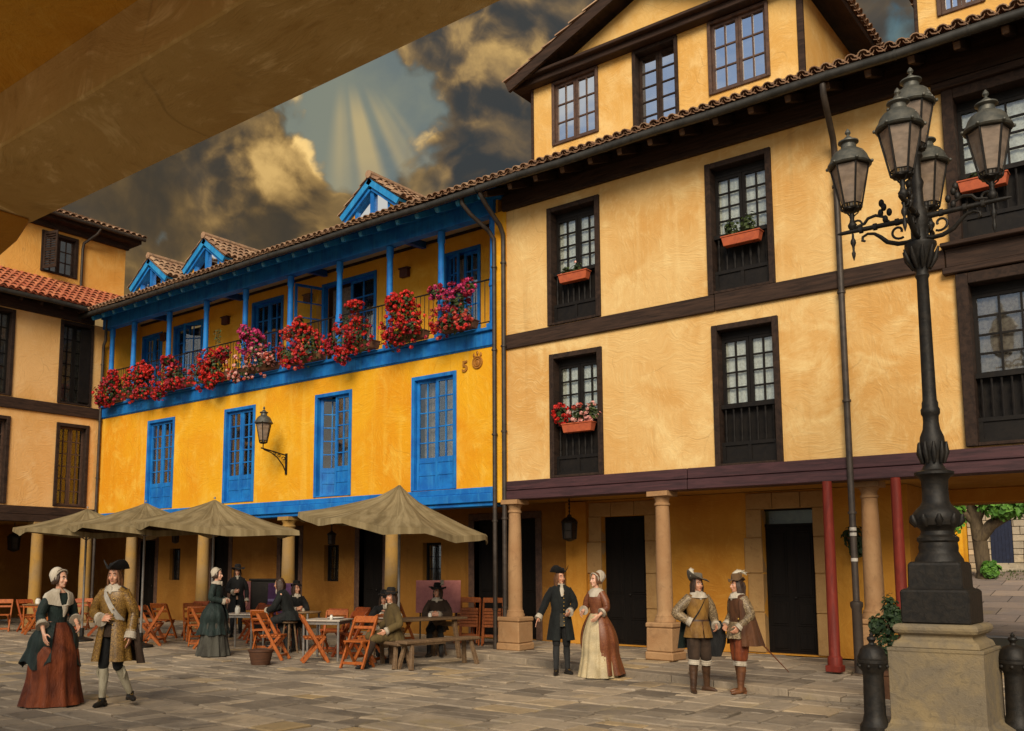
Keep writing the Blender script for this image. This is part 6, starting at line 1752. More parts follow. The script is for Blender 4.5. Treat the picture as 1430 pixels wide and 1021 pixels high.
rows = [f.R_(1.455, 0.078, 0.072, a0=A0, a1=A1), f.R_(1.43, 0.12, 0.098, a0=A0, a1=A1), f.R_(1.395, 0.188, 0.128, fold=0.01, nf=9, a0=A0 + 0.05, a1=A1 - 0.05), f.R_(1.345, 0.212, 0.145, fold=0.02, nf=9, a0=A0, a1=A1, ty=0.1), f.R_(1.29, 0.205, 0.152, fold=0.03, nf=9, a0=A0 - 0.12, a1=A1 + 0.12, ty=0.35)]
shell('shawl', rows, 'linen', f.o, closed=False); m = MB(); m.tube([f.up((0, -0.16, 1.25)), f.up((0.01, -0.15, 1.18)), f.up((0.0, -0.135, 1.10))], [0.05, 0.035, 0.012], 10, flat=0.5); m.build('shawl_tail', CL['linen'], f.o, smooth=60, world=False)
f.hair_('hair', -0.055, False); f.cap('linen', 0.12)

f = Fig(-10.72, 6.38, mixd(FT_, FL_, 0.12), 'strolling man in gold brocade coat, pale sash, dark cloak and black tricorne hat', 1.70, turn=0.12, er=(-0.30, 0.03, 1.13), wr=(-0.085, -0.185, 1.06), hr=(0.9, -0.25, 0.1), pr=(0.1, 0.9, -0.3), cr=0.35, el=(0.27, 0.05, 1.12), wl=(0.27, -0.02, 0.87),
        kr=(-0.095, -0.03, 0.5), ar=(-0.10, -0.02, 0.085), fr=(-0.1, -1), kl=(0.11, -0.03, 0.50), al=(0.19, 0.19, 0.14), fl=(0.75, -0.7))
f.torso('coat', 'gold', COAT)
f.skirt('coat_skirt', 'gold', 1.02, 0.55, 0.172, 0.28, FRONT + 0.30, FRONT + 2 * math.pi - 0.30, nf=8, fold=0.05, ry=0.85, thick=0.014)
f.torso('waistcoat', 'darkbrown', [(1.30, 0.15, 0.105), (1.1, 0.155, 0.118), (0.98, 0.160, 0.124), (0.86, 0.185, 0.142), (0.84, 0.18, 0.138)])
f.sleeves('gold', (0.080, 0.070, 0.066), 0.075, 'linen'); f.collar('linen', 0.14, 1.48, 1.405); f.sash('sash', from_right=True, w=0.04)
buttons(f, 1.3, 0.62, 12, 0.07, -0.145)
f.breeches('black', 0.07, 0.10); f.stockings('stocking'); f.shoes('shoe')
m = MB()
for s, k in ((-1, 'r'), (1, 'l')):
    kk, aa = V(f.p['k' + k]), V(f.p['a' + k]); q = kk.lerp(aa, 0.1); m.tube([q + V((s * 0.06, 0, 0.02)), q + V((s * 0.085, 0, -0.05)), q + V((s * 0.07, 0.01, -0.12))], [0.02, 0.018, 0.008], 7)
m.build('garter', CL['stocking'], f.o, smooth=60, world=False)
f.cape('darkbrown', 1.43, 0.52, -0.35, 2.0, r1=0.36, shift=(0.06, 0.06), name='cloak')
f.hair_('fairhair', 0.10); f.hat('tricorne', 'felt')
m = MB(); m.tube([f.up((0.16, -0.06, 0.98)), V((0.2, 0.2, 0.72)), V((0.24, 0.42, 0.5))], [0.013, 0.012, 0.008], 8); m.build('sword', CL['scabbard'], f.o, smooth=60, world=False)

# --- woman in dark green, facing right
f = Fig(-15.37, 11.32, mixd(FR_, FT_, 0.15), 'woman in profile with white cap and long dark green dress by the chairs', 1.68, skin=SK2, female=True, el=(0.21, 0.0, 1.13), wl=(0.06, -0.21, 1.06), er=(-0.215, 0.02, 1.12), wr=(-0.055, -0.205, 1.05), hr=(0.75, -0.5, 0.1), hl=(-0.75, -0.5, 0.1), pl=(0, 0.9, -0.3), pr=(0, 0.9, -0.3))
f.torso('bodice', 'bottle', BOD); f.sleeves('bottle', (0.078, 0.062, 0.052), 0.035)
f.skirt('skirt', 'greygreen', 1.03, 0.012, 0.135, 0.34, nf=13, fold=0.06, ry=1.0, bulge=0.04, shift=(0, 0.03))
f.skirt('overskirt', 'bottle', 1.04, 0.40, 0.15, 0.33, FRONT + 0.25, FRONT + 2 * math.pi - 0.25, nf=11, fold=0.06, ry=1.05, bulge=0.07, shift=(0, 0.05), rise=0.03)
f.collar('linen', 0.14, 1.46, 1.40); f.hair_('hair', -0.055); f.cap('linen', 0.08)

# --- far couple by the dark door
f = Fig(-8.36, 12.78, mixd(FT_, FR_, 0.1), 'man in black coat and tricorne holding one arm out beside a copper gowned lady', 1.65, turn=0.25, er=(-0.30, -0.03, 1.13), wr=(-0.43, -0.12, 0.93), cr=0.2, el=(0.265, 0.0, 1.13), wl=(0.13, -0.19, 1.02), hl=(-0.4, -0.7, -0.3), cl=0.6, kr=(-0.10, -0.07, 0.5), ar=(-0.12, -0.12, 0.085), al=(0.13, 0.05, 0.085), fl=(0.3, -1), fr=(-0.35, -1))
f.torso('coat', 'ink', COAT)
f.skirt('coat_skirt', 'ink', 1.02, 0.56, 0.172, 0.25, FRONT + 0.26, FRONT + 2 * math.pi - 0.26, nf=8, fold=0.045, ry=0.85)
f.torso('waistcoat', 'greygreen', [(1.30, 0.15, 0.105), (1.1, 0.155, 0.118), (0.98, 0.160, 0.124), (0.80, 0.185, 0.142), (0.78, 0.18, 0.138)])
f.sleeves('ink', (0.076, 0.066, 0.058), 0.05); f.breeches('black', 0.07, 0.1); f.stockings('darkstocking'); f.shoes('shoe'); f.hair_('fairhair', 0.07); f.hat('tricorne', 'felt'); f.collar('linen', 0.095, 1.475, 1.43); buttons(f, 1.3, 0.8, 9, 0.03, -0.142)
m = MB(); m.tube([f.up((0, -0.10, 1.42)), f.up((0, -0.142, 1.36)), f.up((0, -0.15, 1.27))], [0.03, 0.04, 0.02], 10, flat=0.5); m.build('cravat', CL['linen'], f.o, smooth=60, world=False)

f = Fig(-7.72, 12.82, mixd(FT_, FL_, 0.50), 'lady in copper brocade gown open over a cream skirt, wearing a white cap', 1.61, skin=SK2, female=True, turn=-0.25, el=(0.225, 0.0, 1.13), wl=(0.17, -0.17, 1.0), er=(-0.22, -0.02, 1.13), wr=(-0.16, -0.2, 1.05), cl=0.4)
f.torso('bodice', 'copper', BOD); f.sleeves('copper', (0.078, 0.060, 0.056), None, short=0.36)
for s, e, w in ((1, f.el, f.wl), (-1, f.er, f.wr)): limb('cuff', [e + (w - e) * 0.36, e + (w - e) * 0.5, e + (w - e) * 0.64], [0.052, 0.07, 0.082], 'linen', f.o, 18, 5, 0.06, 2)
f.skirt('petticoat', 'cream', 1.03, 0.012, 0.132, 0.335, nf=13, fold=0.05, ry=1.0, bulge=0.04)
f.skirt('gown_skirt', 'copper', 1.04, 0.05, 0.145, 0.385, FRONT + 0.62, FRONT + 2 * math.pi - 0.62, nf=9, fold=0.05, ry=1.05, bulge=0.07, shift=(0, 0.12))
rows = [f.R_(1.45, 0.062, 0.06), f.R_(1.42, 0.12, 0.09), f.R_(1.385, 0.155, 0.112, fold=0.02, nf=12), f.R_(1.34, 0.145, 0.128, fold=0.03, nf=12, ty=0.3)]
shell('kerchief', rows, 'linen', f.o); f.hair_('fairhair', -0.055); f.cap('linen', 0.25)

# --- two musketeers
f = Fig(-5.70, 12.14, mixd(FT_, FR_, 0.18), 'musketeer in grey feathered hat and buff jerkin, one hand on his hip', 1.57, turn=0.05, er=(-0.37, 0.05, 1.15), wr=(-0.185, -0.06, 1.03), hr=(0.9, 0.1, -0.25), pr=(0.2, 0.9, -0.2), cr=0.5, el=(0.28, 0.03, 1.13), wl=(0.235, -0.14, 0.98), cl=0.8, kr=(-0.12, -0.05, 0.5), ar=(-0.15, -0.06, 0.085), kl=(0.12, 0.0, 0.5), al=(0.17, 0.10, 0.085), fl=(0.55, -0.9), fr=(-0.3, -1))
f.torso('jerkin', 'buff', COAT[:-1] + [(1.02, 0.175, 0.135)])
f.skirt('jerkin_skirt', 'buff', 1.04, 0.80, 0.176, 0.245, FRONT + 0.05, FRONT + 2 * math.pi - 0.05, nf=6, fold=0.03, ry=0.86)
f.sleeves('sleeve', (0.085, 0.078, 0.060), 0.05); f.collar('linen', 0.165, 1.48, 1.395, 0.135)
f.sash('black', from_right=False, w=0.03)
m = MB(); m.rings([f.R_(1.06, 0.180, 0.137), f.R_(1.02, 0.184, 0.142)], False, False); m.build('belt', CL['leather'], f.o, smooth=60, world=False)
f.breeches('darkbrown', 0.078, 0.112, 0.014); f.boots('leather', 'linen'); f.hair_('hair', 0.13); f.hat('cavalier', 'greyfelt', 'feather', 0.08, -1)
f.cape('bottle', 1.42, 0.62, 0.1, 2.6, r1=0.33, shift=(0.0, 0.05), name='cloak')
rows = []
for i in range(9):
    t = i / 8; rows.append(ell_ring((0.27 + 0.02 * math.sin(3 * t), -0.06 + 0.02 * t, 1.04 - 0.52 * t), 0.05 + 0.11 * math.sin(math.pi * (0.15 + 0.75 * t)), 0.05 + 0.07 * t * (1 - 0.5 * t), 28, fold=0.10, nf=6, ph=t))
m = MB(); m.rings(rows); m.build('hanging_cloak', CL['black'], f.o, smooth=60, world=False)

f = Fig(-5.22, 12.36, mixd(FL_, FT_, 0.22), 'musketeer seen in profile with brown cape, flat cap and a sword behind him', 1.56, turn=0.0, er=(-0.25, 0.04, 1.14), wr=(-0.16, -0.12, 0.99), el=(0.26, 0.06, 1.14), wl=(0.19, -0.10, 0.97), cl=0.7, cr=0.6, kl=(0.09, -0.03, 0.5), kr=(-0.10, 0.03, 0.5), al=(0.09, -0.05, 0.085), ar=(-0.10, 0.07, 0.085), fl=(0.1, -1), fr=(-0.2, -1))
f.torso('doublet', 'brown', COAT[:-1] + [(1.02, 0.172, 0.132)])
f.skirt('doublet_skirt', 'sleeve', 1.04, 0.80, 0.176, 0.225, nf=9, fold=0.05, ry=0.9)
f.sleeves('sleeve', (0.085, 0.076, 0.058), 0.045); f.collar('linen', 0.15, 1.48, 1.40, 0.13)
f.breeches('rust', 0.085, 0.115, 0.016); f.boots('tanboot', 'linen')
f.cape('brown', 1.42, 0.70, -0.75, math.pi + 0.5, r1=0.35, shift=(0, 0.07)); f.hair_('hair', 0.14)
f.hat('round', 'brownfelt', 'feather', -0.1, -1)
m = MB(); a, b = V((0.17, 0.02, 0.98)), V((0.16, 0.78, 0.30)); m.tube([a, a.lerp(b, 0.5), b], [0.014, 0.012, 0.006], 8)
sw = m.build('sword', CL['scabbard'], f.o, smooth=60, world=False)
m = MB(); d = (a - b).normalized(); m.tube([a, a + d * 0.14], [0.011, 0.011], 8); m.ell(a + d * 0.16, (0.018,) * 3); m.tube(spiral(a + d * 0.05, (1, 0, 0), (0, 0.4, 0.9), 0.045, 0.045, 0, 6.28, 14), 0.006, 5); m.build('hilt', CL['brass'], sw, smooth=60, world=False)

# --- drinkers and idlers on the terrace
SIT = dict(pz=0.55, kl=(0.12, -0.42, 0.50), kr=(-0.12, -0.42, 0.50), al=(0.13, -0.40, 0.085), ar=(-0.13, -0.38, 0.085))
def sitter(x, y, facing, label, coat, hat_, hatmat, h=1.68, hair='hair', long=0.05, stock='darkstocking', z=0.0, feather=None, stool=True, collar=0.1, **kw):
    pose = dict(SIT); pose.update(kw)
    f = Fig(x, y, facing, label, h, z, voxel=0.0085, group=None, **pose)
    f.torso('coat', coat, COAT)
    rows = []
    f.skirt('coat_skirt', coat, 1.02, 0.84, 0.172, 0.235, FRONT + 0.5, FRONT + 2 * math.pi - 0.5, nf=8, fold=0.04, ry=0.95)
    f.sleeves(coat, (0.078, 0.068, 0.060), 0.035); f.breeches('black' if coat != 'olive' else 'olive', 0.075, 0.105); f.stockings(stock); f.shoes('shoe', False)
    f.hair_(hair, long); f.collar('linen', collar, 1.475, 1.42)
    if hat_: f.hat(hat_, hatmat, feather, 0.05, 1)
    return f
def stool(x, y, h, label):
    o = tag(empty('stool', (x, y, 0)), label, 'stool')
    m = MB(); m.lathe([(0.15, h - 0.035), (0.165, h - 0.02), (0.165, h - 0.006), (0.15, h)], 20, (x, y, 0)); m.build('seat', M['oldwood'], o, smooth=40)
    for k in range(4):
        a = math.pi / 4 + k * math.pi / 2; m = MB(); m.tube([(x + 0.09 * math.cos(a), y + 0.09 * math.sin(a), h - 0.03), (x + 0.17 * math.cos(a), y + 0.17 * math.sin(a), 0)], 0.018, 8); m.build('leg', M['oldwood'], o, smooth=40)
# man in olive on the bench, turned left
sitter(-11.32, 12.02, mixd(FL_, FT_, 0.35), 'man in olive brown coat sitting on the thin bench with his legs stretched out', 'olive', 'round', 'felt', 1.70, stock='darkbrown', pz=0.53, lean=0.05, turn=0.5, el=(0.27, 0.02, 1.12), wl=(0.20, -0.22, 1.0), er=(-0.27, -0.02, 1.13), wr=(-0.20, -0.26, 1.02), kl=(0.12, -0.43, 0.48), al=(0.13, -0.62, 0.085), kr=(-0.13, -0.42, 0.52), ar=(-0.14, -0.46, 0.085))
# two behind the long table
sitter(-12.55, 13.05, mixd(FT_, FR_, 0.15), 'hunched drinker in black at the left end of the long table, chin near his hand', 'black', 'round', 'felt', 1.68, pz=0.50, lean=0.32, nod=0.15, turn=-0.1, el=(0.27, -0.30, 1.16), wl=(0.07, -0.43, 1.25), er=(-0.27, -0.30, 1.16), wr=(-0.05, -0.46, 1.24), hl=(-0.6, 0.1, 0.8), hr=(0.7, -0.1, 0.4), cl=0.8, cr=0.9)
sitter(-12.12, 14.15, mixd(FT_, FL_, 0.1), 'drinker in dark coat and plumed wide hat on the far side of the long table', 'darkbrown', 'wide', 'felt', 1.72, pz=0.56, lean=0.12, turn=-0.35, el=(0.27, -0.10, 1.13), wl=(0.06, -0.30, 1.14), er=(-0.27, -0.10, 1.13), wr=(-0.08, -0.30, 1.14), hl=(-0.8, -0.2, 0.1), hr=(0.8, -0.2, 0.1), cl=0.7, cr=0.7, collar=0.14, feather='feather')
stool(-12.55, 13.05, 0.42, 'round stool under the hunched drinker at the left end of the long table'); stool(-12.12, 14.15, 0.48, 'round stool under the plumed drinker on the far side of the long table')
# perched man and companion
sitter(-14.72, 12.62, mixd(FL_, FA_, 0.1), 'dark coated man perched on a high stool, bent toward his companion', 'ink', None, 'felt', 1.74, pz=0.72, lean=0.36, nod=0.1, turn=-0.1, long=0.06, kl=(0.11, -0.34, 0.62), al=(0.12, -0.28, 0.20), kr=(-0.11, -0.22, 0.52), ar=(-0.12, -0.06, 0.085), el=(0.25, -0.28, 1.08), wl=(0.10, -0.45, 1.02), er=(-0.25, -0.28, 1.08), wr=(-0.08, -0.45, 1.02))
stool(-14.72, 12.62, 0.63, 'high stool under the dark coated man leaning on the brown table')
sitter(-15.32, 13.25, mixd(FT_, FR_, 0.35), 'drinker in black with a white shirt front, listening to the man on the stool', 'black', 'round', 'felt', 1.70, pz=0.62, lean=0.2, turn=0.2, el=(0.26, -0.15, 1.12), wl=(0.07, -0.33, 1.10), er=(-0.26, -0.15, 1.12), wr=(-0.06, -0.33, 1.12), hl=(-0.6, -0.3, 0.5), hr=(0.6, -0.3, 0.5), cl=0.7, cr=0.7, collar=0.13)
stool(-15.32, 13.25, 0.54, 'round stool under the drinker with a white shirt front')
# thin man in black behind the tables
f = Fig(-19.2, 14.75, mixd(FT_, FR_, 0.2), 'thin man in black with a broad hat, standing behind the terrace tables', 1.74, z=0.0, voxel=0.0085, er=(-0.25, 0.0, 1.13), wr=(-0.10, -0.19, 1.08), hr=(0.7, -0.3, 0.2), pr=(0, 0.9, -0.2))
f.torso('coat', 'black', COAT); f.skirt('coat_skirt', 'black', 1.02, 0.58, 0.172, 0.24, FRONT + 0.15, FRONT + 2 * math.pi - 0.15, nf=8, fold=0.045, ry=0.85)
f.sleeves('black', (0.074, 0.062, 0.055), 0.05); f.breeches('black', 0.07, 0.1); f.stockings('darkstocking'); f.shoes('shoe', False); f.collar('linen', 0.1, 1.475, 1.43); f.hair_('hair', 0.08); f.hat('wide', 'felt')
# ------------------------------------------------------------------ plants
def m_leaf(name, c, c2):
    m, t, bs, pos = new_mat(name)
    at = t.new('ShaderNodeAttribute', attribute_name='tint').outputs['Fac']
    t.put(bs.inputs['Base Color'], t.mix(at, c, c2)); t.put(bs.inputs['Roughness'], 0.55); t.put(bs.inputs['Specular IOR Level'], 0.3)
    t.put(bs.inputs['Subsurface Weight'], 0.0)
    return m
M['geranium_leaf'] = m_leaf('geranium_leaf', (0.012, 0.022, 0.006), (0.055, 0.078, 0.018))
M['tree_leaf'] = m_leaf('tree_leaf', (0.035, 0.105, 0.012), (0.14, 0.32, 0.04))
M['conifer_leaf'] = m_leaf('conifer_leaf', (0.012, 0.028, 0.010), (0.040, 0.070, 0.022))
M['grassm'] = m_leaf('grass_blade', (0.035, 0.055, 0.012), (0.09, 0.11, 0.03))
M['petal_red'] = m_leaf('red_petal', (0.34, 0.012, 0.012), (0.74, 0.035, 0.022))
M['petal_crimson'] = m_leaf('crimson_petal', (0.20, 0.010, 0.024), (0.50, 0.030, 0.055))
M['petal_magenta'] = m_leaf('magenta_petal', (0.32, 0.015, 0.08), (0.68, 0.06, 0.20))
M['petal_pink'] = m_leaf('pink_petal', (0.55, 0.20, 0.18), (0.85, 0.50, 0.44))
M['petal_salmon'] = m_leaf('salmon_petal', (0.36, 0.045, 0.030), (0.62, 0.13, 0.085))
M['boxwood'] = m_plain('planter_brown', (0.16, 0.07, 0.03), (0.08, 0.035, 0.018), 0.7)
M['bark'] = m_wood('tree_bark', (0.12, 0.085, 0.045), (0.05, 0.034, 0.02), 0.85, (4, 4, 1), 2.0, (0.10, 0.11, 0.045), 0.4)

def leaf(mb, c, n, r_, rr):
    n = n.normalized(); a = n.cross(V((0.3, 0.2, 0.9))).normalized(); b = n.cross(a)
    t = rr.random() * 6.28; a, b = a * math.cos(t) + b * math.sin(t), b * math.cos(t) - a * math.sin(t)
    mb.tint = min(1, max(0, rr.gauss(0.45, 0.28)))
    mb.face([c - b * r_, c + a * r_ * 0.75 + n * r_ * 0.22, c + b * r_ * 1.0, c - a * r_ * 0.75 + n * r_ * 0.22])
def blossom(mb, c, r_, rr, k=9):
    for i in range(k):
        d = V((rr.gauss(0, 1), rr.gauss(0, 1), rr.gauss(0, 1))).normalized()
        leaf(mb, c + d * r_ * 0.55, d, r_ * rr.uniform(0.55, 0.75), rr)
def sample_blob(blobs, rr, shell_=0.55):
    b = rr.choice(blobs)
    d = V((rr.gauss(0, 1), rr.gauss(0, 1), rr.gauss(0, 1))).normalized(); u = shell_ + (1 - shell_) * rr.random() ** 0.6
    k = 1 + 0.4 * mnoise.noise(d * 2.2 + V(b[0]) * 1.7)
    return V(b[0]) + V((d.x * b[1][0], d.y * b[1][1], d.z * b[1][2])) * u * k, d
def flower_thing(name, x0, x1, y, z, boxh, boxm, blobs, cols, nleaf, nbl, label, cat, group, seed, br=0.055, boxd=0.22, sprig=False):
    rr = random.Random(seed)
    o = tag(empty(name, ((x0 + x1) / 2, y, z)), label, cat, group)
    mb = MB(); yb = y + boxd / 2
    mb.hexa([(x0 + 0.03, y - boxd / 2 + 0.02, z), (x1 - 0.03, y - boxd / 2 + 0.02, z), (x1 - 0.03, yb - 0.02, z), (x0 + 0.03, yb - 0.02, z), (x0, y - boxd / 2, z + boxh), (x1, y - boxd / 2, z + boxh), (x1, yb, z + boxh), (x0, yb, z + boxh)])
    mb.box(x0 - 0.012, x1 + 0.012, y - boxd / 2 - 0.012, yb + 0.012, z + boxh, z + boxh + 0.025)
    mb.build('box', M[boxm], o, bevel=0.006)
    mb = MB()
    for i in range(nleaf):
        p, d = sample_blob(blobs, rr, 0.25)
        leaf(mb, p, (d + V((0, -0.3, 0.5))), rr.uniform(0.030, 0.055) * (br / 0.055), rr)
    for i in range(12):
        p, d = sample_blob(blobs, rr, 0.3); q = V((rr.uniform(x0 + 0.05, x1 - 0.05), y, z + boxh)); mb.tint = 0.4; mb.tube([q, q.lerp(p, 0.6) + V((0, -0.02, 0.03)), p], 0.006, 4)
    if sprig:
        for k in range(3):
            b = V(((x0 + x1) / 2 + 0.05 * k, y, z + 0.9)); tp = b + V((0.06 * (k - 1), 0, 0.5))
            mb.tube([b, tp], 0.006, 4)
            for q in range(9):
                leaf(mb, b.lerp(tp, 0.3 + 0.08 * q) + V((rr.uniform(-0.06, 0.06), rr.uniform(-0.05, 0.05), 0)), V((rr.uniform(-1, 1), -1, rr.uniform(0, 1))), 0.045, rr)
    mb.build('foliage', M['geranium_leaf'], o, recalc=False)['kind'] = 'stuff'
    mbs = {}
    for i in range(nbl):
        p, d = sample_blob(blobs, rr, 0.86)
        if d.y > 0.55: continue
        # colour goes by tier: the blob the head sits on
        bi = min(range(len(blobs)), key=lambda k: (V(blobs[k][0]) - p).length)
        cl = rr.choice(cols[bi % len(cols)])
        blossom(mbs.setdefault(cl, MB()), p + d * 0.02, br * rr.uniform(0.75, 1.25), rr)
    for cl, m in mbs.items():
        m.build('blossoms', M[cl], o, recalc=False)['kind'] = 'stuff'
    return o
R_, C_, G_, P_, S_ = 'petal_red', 'petal_crimson', 'petal_magenta', 'petal_pink', 'petal_salmon'
FB = [
    (-25.95, -25.1, 7.52, [[R_, R_, C_], [R_, C_]], 'red geranium box at the far left end of the blue gallery'),
    (-24.75, -23.4, 7.56, [[R_, R_], [R_, R_, C_]], 'dense bright red geranium box second from the left on the blue gallery'),
    (-22.9, -21.65, 7.52, [[C_, C_, R_], [C_, R_]], 'dull crimson geranium box with leafy gaps third from the left on the gallery'),
    (-21.2, -19.95, 7.62, [[C_, R_, R_], [R_, R_]], 'red geranium box with tall leafy sprigs sticking up on the gallery'),
    (-19.5, -18.05, 7.80, [[G_, G_], [P_, P_, S_]], 'flower box with magenta blooms over pale pink ones on the gallery'),
    (-17.6, -16.35, 7.62, [[R_, S_, R_], [R_, S_, C_]], 'loose red and salmon geranium box below the open gallery door'),
    (-15.85, -14.6, 7.66, [[S_, R_, R_], [R_, R_, C_]], 'tall red geranium mound on the gallery with paler tips, third from the right'),
    (-14.15, -13.1, 7.66, [[R_, R_], [R_, R_, C_]], 'red geraniums in two separate tiers with railing between, second from the right'),
    (-12.65, -11.75, 7.74, [[G_, C_, G_], [C_, R_, S_]], 'magenta topped flower box at the right end of the gallery, its wooden box showing'),
]
for i, (a, b, zt, cols, lb) in enumerate(FB):
    xm, hw = (a + b) / 2, (b - a) / 2
    yb = YF - 0.30
    up_dx = (0.1, -0.05, -0.1, 0.0, -0.12, 0.12, -0.05, 0.0, -0.1)[i]
    blobs = [((xm + up_dx - 0.12, yb - 0.02, zt - 0.38), (hw * 0.64, 0.26, 0.28)), ((xm - hw * 0.46, yb - 0.14, 6.84), (hw * 0.66, 0.29, 0.38)), ((xm + hw * 0.44, yb - 0.14, 6.88), (hw * 0.64, 0.29, 0.37)), ((xm + up_dx + 0.15, yb, zt - 0.5), (hw * 0.5, 0.23, 0.28))]
    cc = [cols[0], cols[1], cols[1], cols[0]]
    q = random.Random(300 + i)
    for k in range(4):                    # straggling sprays and trailing stems
        top = q.random() < 0.4
        blobs.append(((xm + q.uniform(-1.05, 1.05) * hw, yb - q.uniform(0.05, 0.3), zt - q.uniform(0.05, 0.35) if top else q.uniform(6.48, 7.0)), (q.uniform(0.10, 0.24), 0.14, q.uniform(0.10, 0.2))))
        cc.append(cols[0] if top else cols[1])
    flower_thing('flower_box', a, b, YF - 0.20, 6.635, 0.15, 'boxwood', blobs, cc, 1000, 310, lb, 'flower box', 'flower boxes along the gallery', 100 + i, sprig=(i == 3))
def win_box(x0, x1, z, blobs, cols, nl, nb, lb, seed):
    flower_thing('window_box', x0, x1, YF - 0.05, z, 0.15, 'terracotta', blobs, cols, nl, nb, lb, 'window box', 'terracotta window boxes', seed, br=0.05, boxd=0.18)
yw = YF - 0.06
win_box(-9.76, -9.12, 7.20, [((-9.62, yw, 7.43), (0.10, 0.07, 0.10)), ((-9.38, yw, 7.46), (0.10, 0.07, 0.14))], [[P_], ['petal_pink']], 70, 3, 'terracotta box with sparse small seedlings in the upper left window of the beige house', 61)
win_box(-6.40, -5.72, 7.20, [((-6.25, yw, 7.52), (0.13, 0.08, 0.19)), ((-5.95, yw, 7.54), (0.14, 0.08, 0.20))], [[R_], [R_]], 190, 0, 'terracotta box with two green bushy plants in the upper middle window', 62)
win_box(-9.72, -9.06, 4.25, [((-9.78, yw, 4.62), (0.17, 0.11, 0.18)), ((-9.35, yw - 0.02, 4.60), (0.2, 0.11, 0.15)), ((-9.1, yw, 4.62), (0.15, 0.1, 0.15))], [[R_], [P_, P_, S_], [P_, P_]], 260, 75, 'terracotta box of red and pink geraniums in the lower left window of the beige house', 63)
win_box(-2.70, -2.05, 7.20, [((-2.4, yw, 7.42), (0.2, 0.06, 0.06))], [[R_]], 40, 0, 'terracotta box in the big upper right window behind the street lamp', 64)

def leafy(name, x, y, z, blobs, mat, n, size, label, cat, trunk=None, seed=1):
    rr = random.Random(seed); o = tag(empty(name, (x, y, z)), label, cat)
    mb = MB()
    for i in range(n):
        p, d = sample_blob(blobs, rr, 0.35); leaf(mb, p, d + V((0, -0.2, 0.4)), size * rr.uniform(0.7, 1.3), rr)
    mb.build('foliage' if cat != 'tree' else 'crown', M[mat], o, recalc=False)['kind'] = 'stuff'
    return o
# potted conifer by the red post
sx, sy = -3.42, 12.75
o = leafy('potted_shrub', sx, sy, 0, [((sx, sy, 0.70), (0.19, 0.19, 0.24)), ((sx + 0.04, sy, 0.95), (0.17, 0.17, 0.24)), ((sx + 0.05, sy, 1.15), (0.10, 0.10, 0.2)), ((sx - 0.12, sy - 0.05, 0.95), (0.09, 0.09, 0.13)), ((sx + 0.14, sy - 0.05, 1.06), (0.07, 0.07, 0.14))], 'conifer_leaf', 1100, 0.034, 'dark green bushy shrub in a pot behind the left bollard', 'shrub', seed=5)
mb = MB(); mb.lathe([(0.14, 0), (0.18, 0.03), (0.21, 0.34), (0.225, 0.345), (0.225, 0.4), (0.19, 0.4), (0.18, 0.36)], 20, (sx, sy, 0)); mb.build('pot', M['boxwood'], o, smooth=40)
mb = MB(); mb.tube([(sx, sy, 0.36), (sx + 0.02, sy, 0.9), (sx + 0.02, sy, 1.3)], [0.025, 0.02, 0.008], 8); mb.build('stem', M['bark'], o, smooth=50)
hx, hy, hz = -5.05, 17.12, 2.22
o = leafy('hanging_plant', hx, hy, hz, [((hx, hy - 0.05, hz), (0.20, 0.16, 0.20)), ((hx + 0.05, hy - 0.05, hz - 0.2), (0.14, 0.12, 0.15))], 'conifer_leaf', 350, 0.05, 'small dark plant hanging on the ochre arcade wall between the red post and the drainpipe', 'plant', seed=6)
mb = MB(); mb.lathe([(0.06, -0.14), (0.10, -0.05), (0.12, 0.0), (0.1, 0.0)], 14, (hx, hy - 0.05, hz)); mb.box(hx - 0.015, hx + 0.015, hy - 0.05, YB, hz - 0.02, hz + 0.02); mb.build('pot', M['boxwood'], o, smooth=40)

# ------------------------------------------------------------------ the street beyond the passage
def tz(x, y): return 1.55 * min(1, max(0, (y - 33) / 10.0))
tx, ty = -7.40, 41.5
tr = tag(empty('plane_tree', (tx, ty, tz(tx, ty))), 'gnarled tree with bright green leaves seen through the passage behind the lamp', 'tree')
zb = tz(tx, ty)
mb = MB()
mb.tube([(tx, ty, zb - 0.1), (tx - 0.02, ty, zb + 0.3), (tx - 0.1, ty, zb + 1.2), (tx - 0.22, ty, zb + 2.2), (tx - 0.35, ty, zb + 3.0)], [0.42, 0.28, 0.25, 0.23, 0.16], 12)
mb.tube([(tx - 0.15, ty, zb + 1.5), (tx + 0.35, ty - 0.1, zb + 2.1), (tx + 1.2, ty - 0.1, zb + 2.6), (tx + 2.0, ty, zb + 3.4)], [0.26, 0.22, 0.18, 0.1], 10)
mb.tube([(tx - 0.25, ty, zb + 2.2), (tx - 0.7, ty, zb + 2.7), (tx - 1.3, ty, zb + 3.2)], [0.2, 0.14, 0.07], 8)
mb.tube([(tx - 0.2, ty, zb + 2.3), (tx + 0.2, ty + 0.3, zb + 3.2), (tx + 0.6, ty + 0.4, zb + 4.3)], [0.2, 0.14, 0.07], 8)
mb.build('trunk', M['bark'], tr, smooth=60, jitter=0.05)
rr = random.Random(3); mb = MB()
